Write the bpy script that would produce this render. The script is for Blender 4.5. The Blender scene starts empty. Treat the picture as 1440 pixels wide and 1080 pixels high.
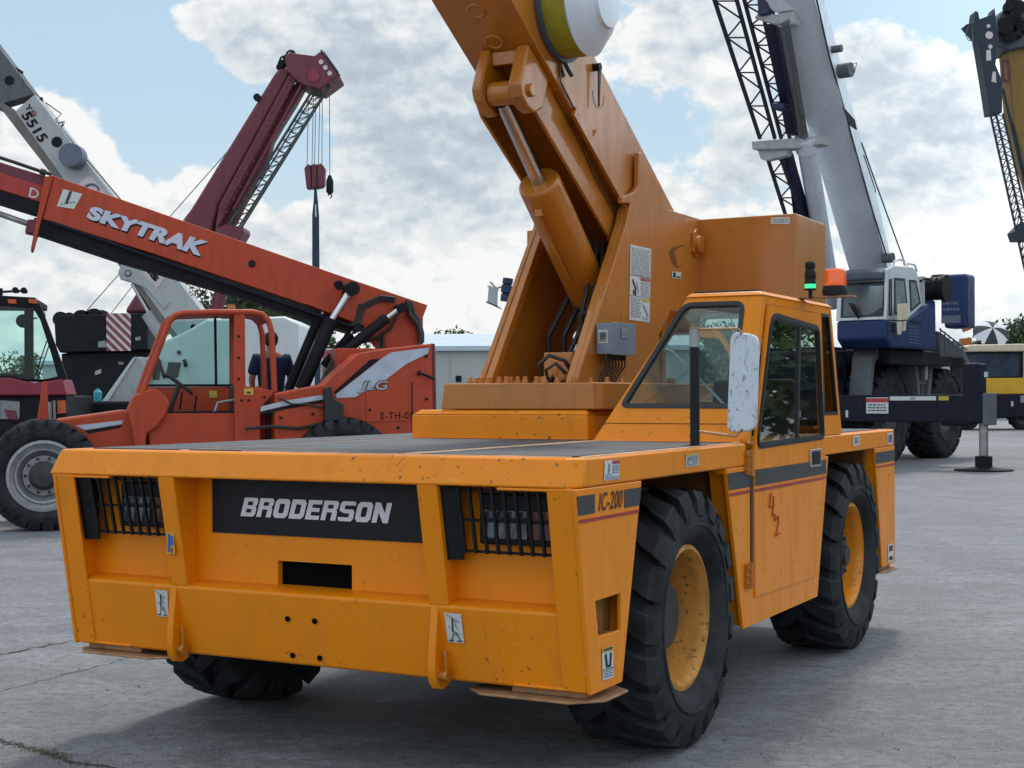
import bpy, bmesh, math, random
from mathutils import Vector as V, Matrix
R = math.radians
random.seed(7)
scene = bpy.context.scene
COL = scene.collection
# ------------------------------------------------------------------ camera facts (photo is 1440 x 1080)
FOC, V0, ROLL, CAMH = 2035.25, 557.25, 0.004, 1.473

class Frame:
    """A machine's own coordinate frame; px() reads where a photo point lies on one of the machine's real planes."""
    def __init__(s, x, y, deg, z=0):
        s.o = V((x, y, z)); s.deg = deg
        s.m = Matrix.Rotation(R(deg), 3, 'Z'); s.mi = s.m.transposed()
        s.c = s.mi @ (V((0, 0, CAMH)) - s.o)
    def ray(s, u, v):
        return s.mi @ V(((u-720)/FOC, 1.0, -(v - ROLL*(u-720) - V0)/FOC))
    def px(s, u, v, x=None, y=None, z=None, pl=None):
        d = s.ray(u, v)
        if pl:
            p, n = V(pl[0]), V(pl[1]); k = (p - s.c).dot(n)/d.dot(n)
        else:
            i, t = (0, x) if x is not None else (1, y) if y is not None else (2, z)
            k = (t - s.c[i])/d[i]
        return s.c + d*k
    def pts(s, uvs, **k):
        return [s.px(u, v, **k) for u, v in uvs]
    def at(s, u, v, Y):
        """the point seen at (u, v) at Y metres from the photographer's plane"""
        return s.c + s.ray(u, v)*Y
    def yz(s, u, v, x):
        p = s.px(u, v, x=x); return (p.y, p.z)

# ------------------------------------------------------------------ materials
MATS = {}
def nodes(name):
    m = bpy.data.materials.new(name); m.use_nodes = True
    nt = m.node_tree; b = nt.nodes['Principled BSDF']
    MATS[name] = m
    return m, nt, b
def N(nt, t, **k):
    n = nt.nodes.new(t)
    for a, v in k.items():
        if a in n.inputs: n.inputs[a].default_value = v
        else: setattr(n, a, v)
    return n
def ramp(nt, src, stops):
    r = nt.nodes.new('ShaderNodeValToRGB')
    e = r.color_ramp.elements
    while len(e) < len(stops): e.new(0.5)
    for el, (p, c) in zip(e, stops):
        el.position = p; el.color = (c, c, c, 1) if isinstance(c, (int, float)) else (*c, 1)
    nt.links.new(src, r.inputs[0]); return r
def mixc(nt, fac, a, b, mode='MIX'):
    m = nt.nodes.new('ShaderNodeMix'); m.data_type = 'RGBA'; m.blend_type = mode
    for sock, v in ((m.inputs[0], fac), (m.inputs[6], a), (m.inputs[7], b)):
        if hasattr(v, 'links') or hasattr(v, 'is_output'): nt.links.new(v, sock)
        elif isinstance(v, (int, float)): sock.default_value = v
        else: sock.default_value = (*v, 1)
    return m.outputs[2]
def noise(nt, scale, detail=4, rough=.55, vec=None, dist=0):
    n = N(nt, 'ShaderNodeTexNoise'); n.inputs['Scale'].default_value = scale
    n.inputs['Detail'].default_value = detail; n.inputs['Roughness'].default_value = rough
    n.inputs['Distortion'].default_value = dist
    if vec is not None: nt.links.new(vec, n.inputs['Vector'])
    return n.outputs['Fac']
def coords(nt, scale=(1, 1, 1), kind='Object', rot=(0, 0, 0)):
    t = nt.nodes.new('ShaderNodeTexCoord'); mp = nt.nodes.new('ShaderNodeMapping')
    mp.inputs['Scale'].default_value = scale; mp.inputs['Rotation'].default_value = rot
    nt.links.new(t.outputs[kind], mp.inputs['Vector']); return mp.outputs['Vector']
def plain(name, col, rough=.5, metal=0, coat=0, var=.12, vs=6, bump=0, bs=60, spec=.5, emit=None):
    m, nt, b = nodes(name)
    vec = coords(nt)
    n = noise(nt, vs, 5, .6, vec)
    r = ramp(nt, n, [(.3, tuple(c*(1-var) for c in col)), (.7, tuple(min(1, c*(1+var)) for c in col))])
    nt.links.new(r.outputs[0], b.inputs['Base Color'])
    b.inputs['Roughness'].default_value = rough; b.inputs['Metallic'].default_value = metal
    b.inputs['Coat Weight'].default_value = coat; b.inputs['Coat Roughness'].default_value = .12
    b.inputs['Specular IOR Level'].default_value = spec
    if bump:
        bp = nt.nodes.new('ShaderNodeBump'); bp.inputs['Strength'].default_value = bump; bp.inputs['Distance'].default_value = .01
        nt.links.new(noise(nt, bs, 6, .6, vec), bp.inputs['Height']); nt.links.new(bp.outputs[0], b.inputs['Normal'])
    if emit:
        b.inputs['Emission Color'].default_value = (*emit[0], 1); b.inputs['Emission Strength'].default_value = emit[1]
    return m
def paint(name, col, dirt=(.12, .09, .06), wear=(.10, .05, .03), rough=.35, coat=.35, dirty=.35, chips=.5, spec=.35, edge=0, cr=.22):
    """Weathered machine paint: patchy tone, streaky grime, small chips down to rust."""
    m, nt, b = nodes(name)
    vec = coords(nt)
    big = noise(nt, 1.7, 5, .6, vec)
    c1 = mixc(nt, big, tuple(c*.86 for c in col), tuple(min(1, c*1.10) for c in col))
    streak = noise(nt, 3.0, 6, .65, coords(nt, (3.5, 3.5, .7)))
    sm = ramp(nt, streak, [(.50, 0.0), (.80, dirty)])
    c2 = mixc(nt, sm.outputs[0], c1, dirt)
    fine = noise(nt, 38, 3, .5, vec)
    mask = ramp(nt, noise(nt, 2.3, 3, .5, vec), [(.46, 0.0), (.62, 1.0)] if not name.startswith('rim') else [(.30, .6), (.5, 1.0)])
    ch = ramp(nt, fine, [(.655, 0.0), (.68, chips)] if not name.startswith('rim') else [(.62, 0.0), (.68, .8*chips)])
    chm = N(nt, 'ShaderNodeMath', operation='MULTIPLY')
    nt.links.new(ch.outputs[0], chm.inputs[0]); nt.links.new(mask.outputs[0], chm.inputs[1])
    c3 = mixc(nt, chm.outputs[0], c2, wear)
    if edge:      # edges rubbed to rust, plus a pale sky highlight painted along the folds
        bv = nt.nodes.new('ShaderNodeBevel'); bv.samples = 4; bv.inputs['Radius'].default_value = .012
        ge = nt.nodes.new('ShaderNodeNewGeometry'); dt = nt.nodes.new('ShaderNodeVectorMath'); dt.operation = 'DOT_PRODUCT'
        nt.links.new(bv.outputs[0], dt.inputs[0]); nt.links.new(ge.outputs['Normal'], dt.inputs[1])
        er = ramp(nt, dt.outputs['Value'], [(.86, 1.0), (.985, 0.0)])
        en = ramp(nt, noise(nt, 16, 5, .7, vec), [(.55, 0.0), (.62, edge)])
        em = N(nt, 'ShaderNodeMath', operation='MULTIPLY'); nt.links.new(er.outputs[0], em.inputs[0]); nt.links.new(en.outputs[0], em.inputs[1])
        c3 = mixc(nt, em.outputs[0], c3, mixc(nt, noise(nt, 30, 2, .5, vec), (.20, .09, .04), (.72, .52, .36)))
        # long scuffs
        sc = ramp(nt, noise(nt, 9, 2, .5, coords(nt, (.8, .8, 9), rot=(.5, .3, 0)), .4), [(.70, 0.0), (.735, .55)])
        sk = N(nt, 'ShaderNodeMath', operation='MULTIPLY'); nt.links.new(sc.outputs[0], sk.inputs[0]); nt.links.new(mask.outputs[0], sk.inputs[1])
        c3 = mixc(nt, sk.outputs[0], c3, tuple(min(1, c*1.15+.05) for c in col))
    nt.links.new(c3, b.inputs['Base Color'])
    rr = ramp(nt, streak, [(.35, rough*.8), (.75, min(1, rough*1.7))])
    nt.links.new(rr.outputs[0], b.inputs['Roughness'])
    b.inputs['Coat Weight'].default_value = coat; b.inputs['Coat Roughness'].default_value = cr; b.inputs['Specular IOR Level'].default_value = spec
    bp = nt.nodes.new('ShaderNodeBump'); bp.inputs['Strength'].default_value = .25; bp.inputs['Distance'].default_value = .012
    nt.links.new(noise(nt, 2.6, 3, .5, vec), bp.inputs['Height']); nt.links.new(bp.outputs[0], b.inputs['Normal'])
    return m

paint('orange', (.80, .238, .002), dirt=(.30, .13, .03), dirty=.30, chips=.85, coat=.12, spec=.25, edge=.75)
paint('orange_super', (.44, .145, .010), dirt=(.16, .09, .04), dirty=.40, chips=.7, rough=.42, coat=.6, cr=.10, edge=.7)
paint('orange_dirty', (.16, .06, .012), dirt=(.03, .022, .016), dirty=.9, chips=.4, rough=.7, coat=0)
paint('rim_front', (.62, .27, .05), dirt=(.10, .07, .04), dirty=.75, chips=1, wear=(.04, .03, .02), rough=.5, coat=.1)
paint('rim_rear', (.78, .27, .01), dirt=(.15, .08, .04), dirty=.5, chips=.8, rough=.4, coat=.2)
plain('rubber', (.022, .024, .028), rough=.75, var=.65, vs=7, bump=.35, bs=50, spec=.22)
plain('black_paint', (.008, .009, .011), rough=.5, var=.3, spec=.25)
plain('black_rubber', (.012, .014, .017), rough=.5, var=.2)
plain('dark_steel', (.045, .047, .05), rough=.5, metal=.4, var=.3)
plain('chrome', (.55, .56, .58), rough=.22, metal=1, var=.1)
plain('steel', (.28, .28, .28), rough=.45, metal=.7, var=.3)
plain('worn_steel', (.36, .20, .10), rough=.55, metal=.2, var=.35, vs=14)
plain('red_stripe', (.33, .028, .022), rough=.4)
plain('grey_stripe', (.035, .038, .042), rough=.4)
plain('name_plate', (.006, .007, .011), rough=.45, spec=.25)
plain('worn_glint', (.62, .42, .28), rough=.5, var=.3, vs=12)
plain('void', (.003, .003, .003), rough=.9, spec=.05)
plain('white_letter', (.62, .63, .66), rough=.5, var=.05)
plain('decal_white', (.55, .57, .56), rough=.5, var=.1, vs=30)
plain('decal_grey', (.22, .24, .25), rough=.6, var=.3, vs=40)
plain('decal_black', (.02, .02, .02), rough=.6)
plain('decal_red', (.42, .03, .04), rough=.5)
plain('decal_blue', (.05, .10, .35), rough=.5)
plain('decal_yellow', (.50, .38, .06), rough=.5)
plain('letter_dark', (.05, .015, .01), rough=.5)
plain('chalk_red', (.35, .03, .025), rough=.8)
plain('box_grey', (.16, .20, .26), rough=.45, var=.08)
plain('drum_white', (.62, .66, .72), rough=.35, coat=.3, var=.05)
plain('drum_yellow', (.30, .27, .02), rough=.5, var=.2, vs=12)
plain('drum_grey', (.06, .075, .10), rough=.5)
plain('seat_black', (.02, .02, .022), rough=.8)
plain('hose', (.018, .016, .016), rough=.5)
plain('amber', (.75, .10, .004), rough=.2, coat=.6, emit=((.9, .12, .004), .22))
plain('amber_dull', (.10, .025, .008), rough=.25, coat=.5)
plain('green_lit', (.02, .5, .12), rough=.3, emit=((.03, .9, .25), 1.3))
plain('lamp_glass', (.15, .165, .18), rough=.12, metal=.7, var=.7, vs=22)
# anti-slip deck mat: dusty black grit
m, nt, b = nodes('deck_mat')
vec = coords(nt)
g = ramp(nt, noise(nt, 3.2, 6, .7, vec), [(.35, (.022, .026, .033)), (.70, (.065, .072, .085))])
g2 = mixc(nt, ramp(nt, noise(nt, 160, 2, .5, vec), [(.62, 0.0), (.72, .8)]).outputs[0], g.outputs[0], (.17, .16, .15))
nt.links.new(g2, b.inputs['Base Color']); b.inputs['Roughness'].default_value = .55
bp = nt.nodes.new('ShaderNodeBump'); bp.inputs['Strength'].default_value = .6; bp.inputs['Distance'].default_value = .004
nt.links.new(noise(nt, 220, 2, .5, vec), bp.inputs['Height']); nt.links.new(bp.outputs[0], b.inputs['Normal'])
# mirror back: white paint flaking off dark metal
m, nt, b = nodes('peeling_white')
vec = coords(nt)
fl = ramp(nt, noise(nt, 55, 8, .8, coords(nt, (1, 1, .4)), .9), [(.575, 0.0), (.59, 1.0)])
c = mixc(nt, fl.outputs[0], (.56, .62, .70), (.22, .21, .21))
rs = ramp(nt, noise(nt, 17, 3, .6, vec), [(.70, 0.0), (.72, .9)])
c = mixc(nt, rs.outputs[0], c, (.25, .10, .06))
nt.links.new(c, b.inputs['Base Color']); b.inputs['Roughness'].default_value = .5
bp = nt.nodes.new('ShaderNodeBump'); bp.inputs['Strength'].default_value = .5; bp.inputs['Distance'].default_value = .003; bp.invert = True
nt.links.new(fl.outputs[0], bp.inputs['Height']); nt.links.new(bp.outputs[0], b.inputs['Normal'])
# diamond tread plate
m, nt, b = nodes('tread_plate')
b.inputs['Base Color'].default_value = (.30, .13, .03, 1); b.inputs['Roughness'].default_value = .5
w = nt.nodes.new('ShaderNodeTexWave'); w.wave_type = 'BANDS'; w.bands_direction = 'DIAGONAL'; w.inputs['Scale'].default_value = 28; w.inputs['Distortion'].default_value = 3
nt.links.new(coords(nt), w.inputs['Vector'])
bp = nt.nodes.new('ShaderNodeBump'); bp.inputs['Strength'].default_value = 1; bp.inputs['Distance'].default_value = .006
nt.links.new(w.outputs['Fac'], bp.inputs['Height']); nt.links.new(bp.outputs[0], b.inputs['Normal'])
def glass(name, tint, refl=1.0, rough=.02):
    m, nt, b = nodes(name)
    nt.nodes.remove(b)
    out = nt.nodes['Material Output']
    tr = nt.nodes.new('ShaderNodeBsdfTransparent'); tr.inputs[0].default_value = (*tint, 1)
    gl = nt.nodes.new('ShaderNodeBsdfGlossy'); gl.inputs['Roughness'].default_value = rough; gl.inputs['Color'].default_value = (refl, refl, refl, 1)
    lw = nt.nodes.new('ShaderNodeFresnel'); lw.inputs['IOR'].default_value = 1.5
    ad = N(nt, 'ShaderNodeMath', operation='MULTIPLY_ADD'); ad.inputs[1].default_value = .38; ad.inputs[2].default_value = .01
    nt.links.new(lw.outputs[0], ad.inputs[0])
    mx = nt.nodes.new('ShaderNodeMixShader')
    nt.links.new(ad.outputs[0], mx.inputs[0]); nt.links.new(tr.outputs[0], mx.inputs[1]); nt.links.new(gl.outputs[0], mx.inputs[2])
    nt.links.new(mx.outputs[0], out.inputs[0]); return m
glass('glass_green', (.60, .78, .74))
glass('glass_blue', (.35, .50, .52))
glass('glass_clear', (.80, .88, .86))
glass('glass_teal', (.56, .84, .78))
glass('glass_dark', (.10, .14, .17))
plain('glass_side', (.22, .27, .28), rough=.12, coat=.6, var=.3, vs=3)

# ------------------------------------------------------------------ mesh building
class MB:
    def __init__(s): s.v = []; s.f = []; s.mi = []; s.cur = 0; s.keep = False
    def mat(s, i): s.cur = i; return s
    def add(s, vs, fs):
        b = len(s.v); s.v += [tuple(v) for v in vs]
        for f in fs: s.f.append([b+i for i in f]); s.mi.append(s.cur)
        return s
    def box(s, x0, x1, y0, y1, z0, z1):
        vs = [(x, y, z) for z in (z0, z1) for x, y in ((x0, y0), (x1, y0), (x1, y1), (x0, y1))]
        return s.add(vs, [(0, 3, 2, 1), (4, 5, 6, 7), (0, 1, 5, 4), (1, 2, 6, 5), (2, 3, 7, 6), (3, 0, 4, 7)])
    def loft(s, a, b):
        n = len(a)
        return s.add(list(a)+list(b), [tuple(range(n-1, -1, -1)), tuple(range(n, 2*n))] + [(i, (i+1) % n, n+(i+1) % n, n+i) for i in range(n)])
    def prism(s, pts, vec):
        vec = V(vec); return s.loft([V(p) for p in pts], [V(p)+vec for p in pts])
    def ring(s, out, inn, vec):
        """closed frame between two outlines with the same number of points, thickened by vec"""
        n = len(out); vec = V(vec); o = [V(p) for p in out]; i_ = [V(p) for p in inn]
        vs = o + i_ + [p+vec for p in o] + [p+vec for p in i_]
        fs = []
        for k in range(n):
            j = (k+1) % n
            fs += [(k, j, n+j, n+k), (2*n+k, 3*n+k, 3*n+j, 2*n+j), (k, 2*n+k, 2*n+j, j), (n+k, n+j, 3*n+j, 3*n+k)]
        return s.add(vs, fs)
    def sheet(s, pts): return s.add(pts, [tuple(range(len(pts)))])
    def rings(s, rs, caps=True, closed=False):
        n = len(rs[0]); vs = [p for r in rs for p in r]; fs = []
        m_ = len(rs)
        for k in range(m_ if closed else m_-1):
            a, b = k*n, ((k+1) % m_)*n
            for i in range(n): fs.append((a+i, a+(i+1) % n, b+(i+1) % n, b+i))
        if caps and not closed: fs += [tuple(range(n-1, -1, -1)), tuple(range((m_-1)*n, m_*n))]
        return s.add(vs, fs)
    def lathe(s, prof, o, axis, n=32, caps=False, closed=False, ang=0):
        """prof: (radius, distance along axis)"""
        o = V(o); a = V(axis).normalized()
        e1 = a.orthogonal().normalized() if abs(a.z) > .9 else V((0, 0, 1)).cross(a).normalized()
        e2 = a.cross(e1)
        rs = []
        for r, t in prof:
            rs.append([o + a*t + (e1*math.cos(ang+2*math.pi*i/n) + e2*math.sin(ang+2*math.pi*i/n))*r for i in range(n)])
        return s.rings(rs, caps, closed)
    def cyl(s, p0, p1, r, r1=None, n=16):
        p0, p1 = V(p0), V(p1); r1 = r if r1 is None else r1
        return s.lathe([(r, 0), (r1, (p1-p0).length)], p0, p1-p0, n, True)
    def tube(s, pts, r, n=8, closed=False):
        pts = [V(p) for p in pts]; rs = []; prev = None
        m_ = len(pts)
        for i, p in enumerate(pts):
            if closed: d = pts[(i+1) % m_]-pts[i-1]
            else: d = pts[min(i+1, m_-1)]-pts[max(i-1, 0)]
            d.normalize()
            if prev is None: e1 = d.orthogonal().normalized()
            else: e1 = (prev - d*prev.dot(d)).normalized()
            prev = e1; e2 = d.cross(e1)
            rs.append([p + (e1*math.cos(2*math.pi*k/n)+e2*math.sin(2*math.pi*k/n))*r for k in range(n)])
        return s.rings(rs, True, closed)
    def bar(s, p0, p1, w, h, up=(0, 0, 1)):
        """rectangular bar from p0 to p1, w across, h along up"""
        p0, p1, up = V(p0), V(p1), V(up); d = (p1-p0).normalized()
        sd = d.cross(up).normalized()*w/2; u2 = sd.cross(d).normalized()*h/2
        q = [sd+u2, sd-u2, -sd-u2, -sd+u2]
        return s.loft([p0+k for k in q], [p1+k for k in q])
    def build(s, name, mat, parent=None, bevel=0, smooth=35, seg=2, fix=True):
        me = bpy.data.meshes.new(name); me.from_pydata(s.v, [], s.f)
        mats = mat if isinstance(mat, (list, tuple)) else [mat]
        for mm in mats: me.materials.append(MATS[mm])
        if len(mats) > 1:
            me.polygons.foreach_set('material_index', s.mi)
        if fix:
            bm = bmesh.new(); bm.from_mesh(me); bmesh.ops.recalc_face_normals(bm, faces=bm.faces); bm.to_mesh(me); bm.free()
        if smooth:
            me.polygons.foreach_set('use_smooth', [True]*len(me.polygons)); me.set_sharp_from_angle(angle=R(smooth))
        me.update()
        ob = bpy.data.objects.new(name, me); COL.objects.link(ob)
        if parent is not None: ob.parent = parent
        if bevel:
            bv = ob.modifiers.new('bevel', 'BEVEL'); bv.width = bevel; bv.segments = seg; bv.limit_method = 'ANGLE'; bv.angle_limit = R(38); bv.harden_normals = True
        return ob

def rnd(pts, r, n=4):
    """round the corners of a flat outline"""
    pts = [V(p) for p in pts]; out = []; m_ = len(pts)
    rr = r if isinstance(r, (list, tuple)) else [r]*m_
    for i, p in enumerate(pts):
        a, b = pts[i-1], pts[(i+1) % m_]; q = rr[i]
        q = min(q, (a-p).length*.48, (b-p).length*.48)
        if q <= 0: out += [p.copy() for _ in range(n+1)]; continue
        s_, e_ = p+(a-p).normalized()*q, p+(b-p).normalized()*q
        for k in range(n+1):
            t = k/n; out.append(s_*(1-t)**2 + p*2*t*(1-t) + e_*t*t)
    return out
def inset(pts, d):
    """shrink a flat convex outline towards its inside by about d"""
    pts = [V(p) for p in pts]; m_ = len(pts); c = sum(pts, V())/m_
    nrm = V()
    for i in range(m_): nrm += (pts[i]-c).cross(pts[(i+1) % m_]-c)
    nrm.normalize(); out = []
    for i, p in enumerate(pts):
        a, b = pts[i-1], pts[(i+1) % m_]
        n1 = nrm.cross((p-a).normalized()); n2 = nrm.cross((b-p).normalized())
        k = n1+n2; out.append(p + k*d/max(.25, k.length_squared/2)/1.0*1.0 if k.length > 1e-6 else p)
    return out
def thing(name, label, cat, fr, group=None):
    o = bpy.data.objects.new(name, None); COL.objects.link(o)
    o.location = fr.o; o.rotation_euler = (0, 0, R(fr.deg)); o.empty_display_size = .3
    o['label'] = label; o['category'] = cat
    if group: o['group'] = group
    return o
def tag(o, label=None, cat=None, group=None, kind=None):
    for k, v in (('label', label), ('category', cat), ('group', group), ('kind', kind)):
        if v: o[k] = v
    return o

_tc = {}
def text_mesh(txt, bold=.02, cw=1.0):
    key = (txt, bold, cw)
    if key in _tc: return _tc[key]
    cu = bpy.data.curves.new('lettering', 'FONT'); cu.body = txt; cu.offset = bold; cu.space_character = cw; cu.resolution_u = 6
    ob = bpy.data.objects.new('lettering', cu); COL.objects.link(ob)
    dg = bpy.context.evaluated_depsgraph_get()
    me = bpy.data.meshes.new_from_object(ob.evaluated_get(dg))
    vs = [tuple(v.co) for v in me.vertices]; fs = [tuple(p.vertices) for p in me.polygons]
    bpy.data.objects.remove(ob); bpy.data.curves.remove(cu); bpy.data.meshes.remove(me)
    x0, x1 = min(v[0] for v in vs), max(v[0] for v in vs); y0, y1 = min(v[1] for v in vs), max(v[1] for v in vs)
    vs = [((v[0]-x0)/(x1-x0), (v[1]-y0)/(y1-y0)) for v in vs]
    _tc[key] = (vs, fs); return _tc[key]
def lettering(txt, quad, mat, parent, out, name='lettering', bold=.02, cw=1.0):
    """flat letters filling the parallelogram quad = bottom-left, bottom-right, top-right, top-left; out = small offset off the surface"""
    vs, fs = text_mesh(txt, bold, cw)
    a, b_, c, d = [V(p)+V(out) for p in quad]
    mb = MB()
    mb.add([a*(1-x)*(1-y)+b_*x*(1-y)+c*x*y+d*(1-x)*y for x, y in vs], fs)
    return mb.build(name, mat, parent, smooth=0, fix=False)
def block_word(txt, gap=.22):
    """heavy squared letters with cut corners, each made of non-overlapping pieces; returns verts in 0..1 and faces"""
    t, s_, c, h = .32, .25, .16, .5; X0 = 0; vs, fs = [], []
    def q(*p):
        b = len(vs); vs.extend((X0+x, y) for x, y in p); fs.append(tuple(range(b, b+len(p))))
    def ringq(o, i):
        n = len(o)
        for k in range(n): q(o[k], o[(k+1) % n], i[(k+1) % n], i[k])
    e = .06
    for ch in txt:
        W = 1.0
        if ch == 'O': ringq([(c, 0), (W-c, 0), (W, c), (W, 1-c), (W-c, 1), (c, 1), (0, 1-c), (0, c)], [(t+e, s_), (W-t-e, s_), (W-t, s_+e), (W-t, 1-s_-e), (W-t-e, 1-s_), (t+e, 1-s_), (t, 1-s_-e), (t, s_+e)])
        elif ch == 'D': ringq([(0, 0), (W-c, 0), (W, c), (W, 1-c), (W-c, 1), (0, 1)], [(t, s_), (W-t-e, s_), (W-t, s_+e), (W-t, 1-s_-e), (W-t-e, 1-s_), (t, 1-s_)])
        elif ch in 'BR':
            q((0, 0), (t, 0), (t, 1), (0, 1)); q((t, 1-.20), (W-t, 1-.20), (W-.12, 1), (t, 1)); q((W-t, .60), (W-.04, .60), (W, .66), (W, 1-.12), (W-.12, 1), (W-t, 1-.20)); q((t, .41), (W-t-.02, .41), (W-t, .60), (t, .60))
            if ch == 'B': q((W-t-.02, .41), (W-.08, .53), (W-.04, .60), (W-t, .60)); q((W-t-.02, .41), (W-t, .36), (W, .44), (W-.08, .53)); q((W-t, .20), (W-.14, 0), (W, .12), (W, .44), (W-t, .36)); q((t, 0), (W-.14, 0), (W-t, .20), (t, .20))
            else: q((W-t-.02, .41), (W-.08, .53), (W-.04, .60), (W-t, .60)); q((W-t-.02, .41), (W-t-.02, 0), (W, 0), (W, .42), (W-.08, .53))
        elif ch == 'E':
            W = .92; q((0, 0), (t, 0), (t, 1), (0, 1)); q((t, 0), (W, 0), (W, .21), (t, .21)); q((t, .40), (W-.08, .40), (W-.08, .60), (t, .60)); q((t, .79), (W, .79), (W, 1), (t, 1))
        elif ch == 'S':
            q((.12, 0), (W-.12, 0), (W, .12), (W-t, .20), (0, .20), (0, .10)); q((W, .12), (W, .48), (W-.12, .60), (W-t, .40), (W-t, .20)); q((W-.12, .60), (.12, .60), (.0, .52), (t, .40), (W-t, .40)) ; q((0, .52), (.12, .60), (t, .60), (t, .80), (.12, 1), (0, .88)); q((.12, 1), (t, .80), (W, .80), (W, .92), (W-.10, 1))
        elif ch == 'N':
            W = 1.04; q((0, 0), (t, 0), (t, 1), (0, 1)); q((W-t, 0), (W, 0), (W, 1), (W-t, 1)); q((t, 1), (t, .52), (W-t, 0), (W-t, .48))
        X0 += W+gap*.55
    X0 -= gap*.55
    return [(x/X0, y) for x, y in vs], fs
def block_lettering(txt, quad, mat, parent, out, name='lettering'):
    vs, fs = block_word(txt); a, b_, c, d = [V(p)+V(out) for p in quad]
    return MB().add([a*(1-x)*(1-y)+b_*x*(1-y)+c*x*y+d*(1-x)*y for x, y in vs], fs).build(name, mat, parent, smooth=0, fix=False)
def decal(quad, items, parent, out, mats=('decal_white', 'decal_black', 'decal_grey', 'decal_red', 'decal_blue', 'decal_yellow'), name='warning_decal', base=0):
    """sticker with small printed shapes; items = (mat, [(x, y) ...]) polygons in 0..1"""
    a, b_, c, d = [V(p) for p in quad]; o = V(out); mb = MB()
    P = lambda x, y, k: a*(1-x)*(1-y)+b_*x*(1-y)+c*x*y+d*(1-x)*y + o*k
    mb.mat(base); mb.sheet([P(0, 0, 1), P(1, 0, 1), P(1, 1, 1), P(0, 1, 1)])
    for mi, poly in items:
        mb.mat(mi); mb.sheet([P(x, y, 1.8) for x, y in poly])
    return mb.build(name, list(mats), parent, smooth=0, fix=False)
def rect(x0, y0, x1, y1): return [(x0, y0), (x1, y0), (x1, y1), (x0, y1)]
def stroke(x0, y0, x1, y1, w=.03):
    dx, dy = x1-x0, y1-y0; l = math.hypot(dx, dy) or 1; nx, ny = -dy/l*w/2, dx/l*w/2
    return [(x0+nx, y0+ny), (x1+nx, y1+ny), (x1-nx, y1-ny), (x0-nx, y0-ny)]
def textlines(x0, y0, x1, y1, n, mi=2, seed=1):
    rg = random.Random(seed); out = []
    for i in range(n):
        y = y1-(i+.5)*(y1-y0)/n; h = (y1-y0)/n*.42; x = x0
        while x < x1-.04:
            w = rg.uniform(.05, .2); out.append((mi, rect(x, y-h/2, min(x+w, x1), y+h/2))); x += w+.04
    return out

# ------------------------------------------------------------------ tyres
def tyre(mb, R0, w, ri, c, ax, nl=22, lug=.035, sweep=.24, lw=.085, crown=.02, seg=64):
    """off-road tyre about point c with axle direction ax (towards the outer side); chevron lugs over a rounded carcass"""
    c, ax = V(c), V(ax).normalized(); Rb = R0-lug; h = w/2
    prof = [(ri, -h*.72), (ri+.02, -h*.86), (ri+(Rb-ri)*.30, -h*.99), (ri+(Rb-ri)*.62, -h*1.0), (Rb-.045, -h*.95), (Rb-.008, -h*.83), (Rb+.0, -h*.4), (Rb+crown*.4, 0)]
    prof = prof + [(r, -t) for r, t in prof[-2::-1]]
    # moulded rings on the sidewalls
    prof = prof[:3] + [(ri+(Rb-ri)*.40, -h*1.0), (ri+(Rb-ri)*.42, -h*1.03), (ri+(Rb-ri)*.46, -h*1.03), (ri+(Rb-ri)*.48, -h*1.0)] + prof[3:-3] + \
        [(ri+(Rb-ri)*.48, h*1.0), (ri+(Rb-ri)*.46, h*1.03), (ri+(Rb-ri)*.42, h*1.03), (ri+(Rb-ri)*.40, h*1.0)] + prof[-3:]
    mb.lathe(prof, c, ax, seg)
    e1 = V((0, 0, 1)).cross(ax).normalized(); e2 = ax.cross(e1)
    def P(t, r, a): return c + ax*t + (e1*math.cos(a)+e2*math.sin(a))*r
    for s in (-1, 1):
        for k in range(nl):
            a0 = 2*math.pi*(k+(.5 if s > 0 else 0))/nl
            # centreline across half the tread, then over the shoulder and down the sidewall
            path = [(-.06*h*s, R0+crown*.3, 0, Rb-.01), (.30*h*s, R0, sweep*.45, Rb-.01), (.62*h*s, R0-.003, sweep*.85, Rb-.01), (.90*h*s, R0-.012, sweep*1.05, Rb-.03),
                    (1.0*h*s, R0-.05, sweep*1.10, Rb-.07), (1.03*h*s, R0-.115, sweep*1.12, Rb-.12)]
            wd = [lw*.8, lw*.9, lw, lw*1.15, lw*1.15, lw*.95]
            rs = []
            for (t, r, da, rb), ww in zip(path, wd):
                a = a0+da; hw = ww/2/R0
                if abs(t) > h*.98: tb, rb2 = h*.93*s, r
                elif abs(t) > h*.85: tb, rb2 = h*.86*s, rb
                else: tb, rb2 = t, rb
                rs.append([P(t, r, a-hw*.86), P(t, r, a+hw*.86), P(tb, rb2, a+hw), P(tb, rb2, a-hw)])
            mb.rings(rs)
    return mb
# ================================================================== MAIN CRANE (local: x to the machine's right side, y rearwards, z up)
MC = Frame(-.87979, 5.63792, -27.939, .063)
crane = thing('deck_crane', 'orange-yellow carry deck crane with black name plate, nearest machine, boom raised over its flat deck', 'crane', MC)
HW = 1.245
def cpx(u, v, **k): return MC.px(u, v, **k)
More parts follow.
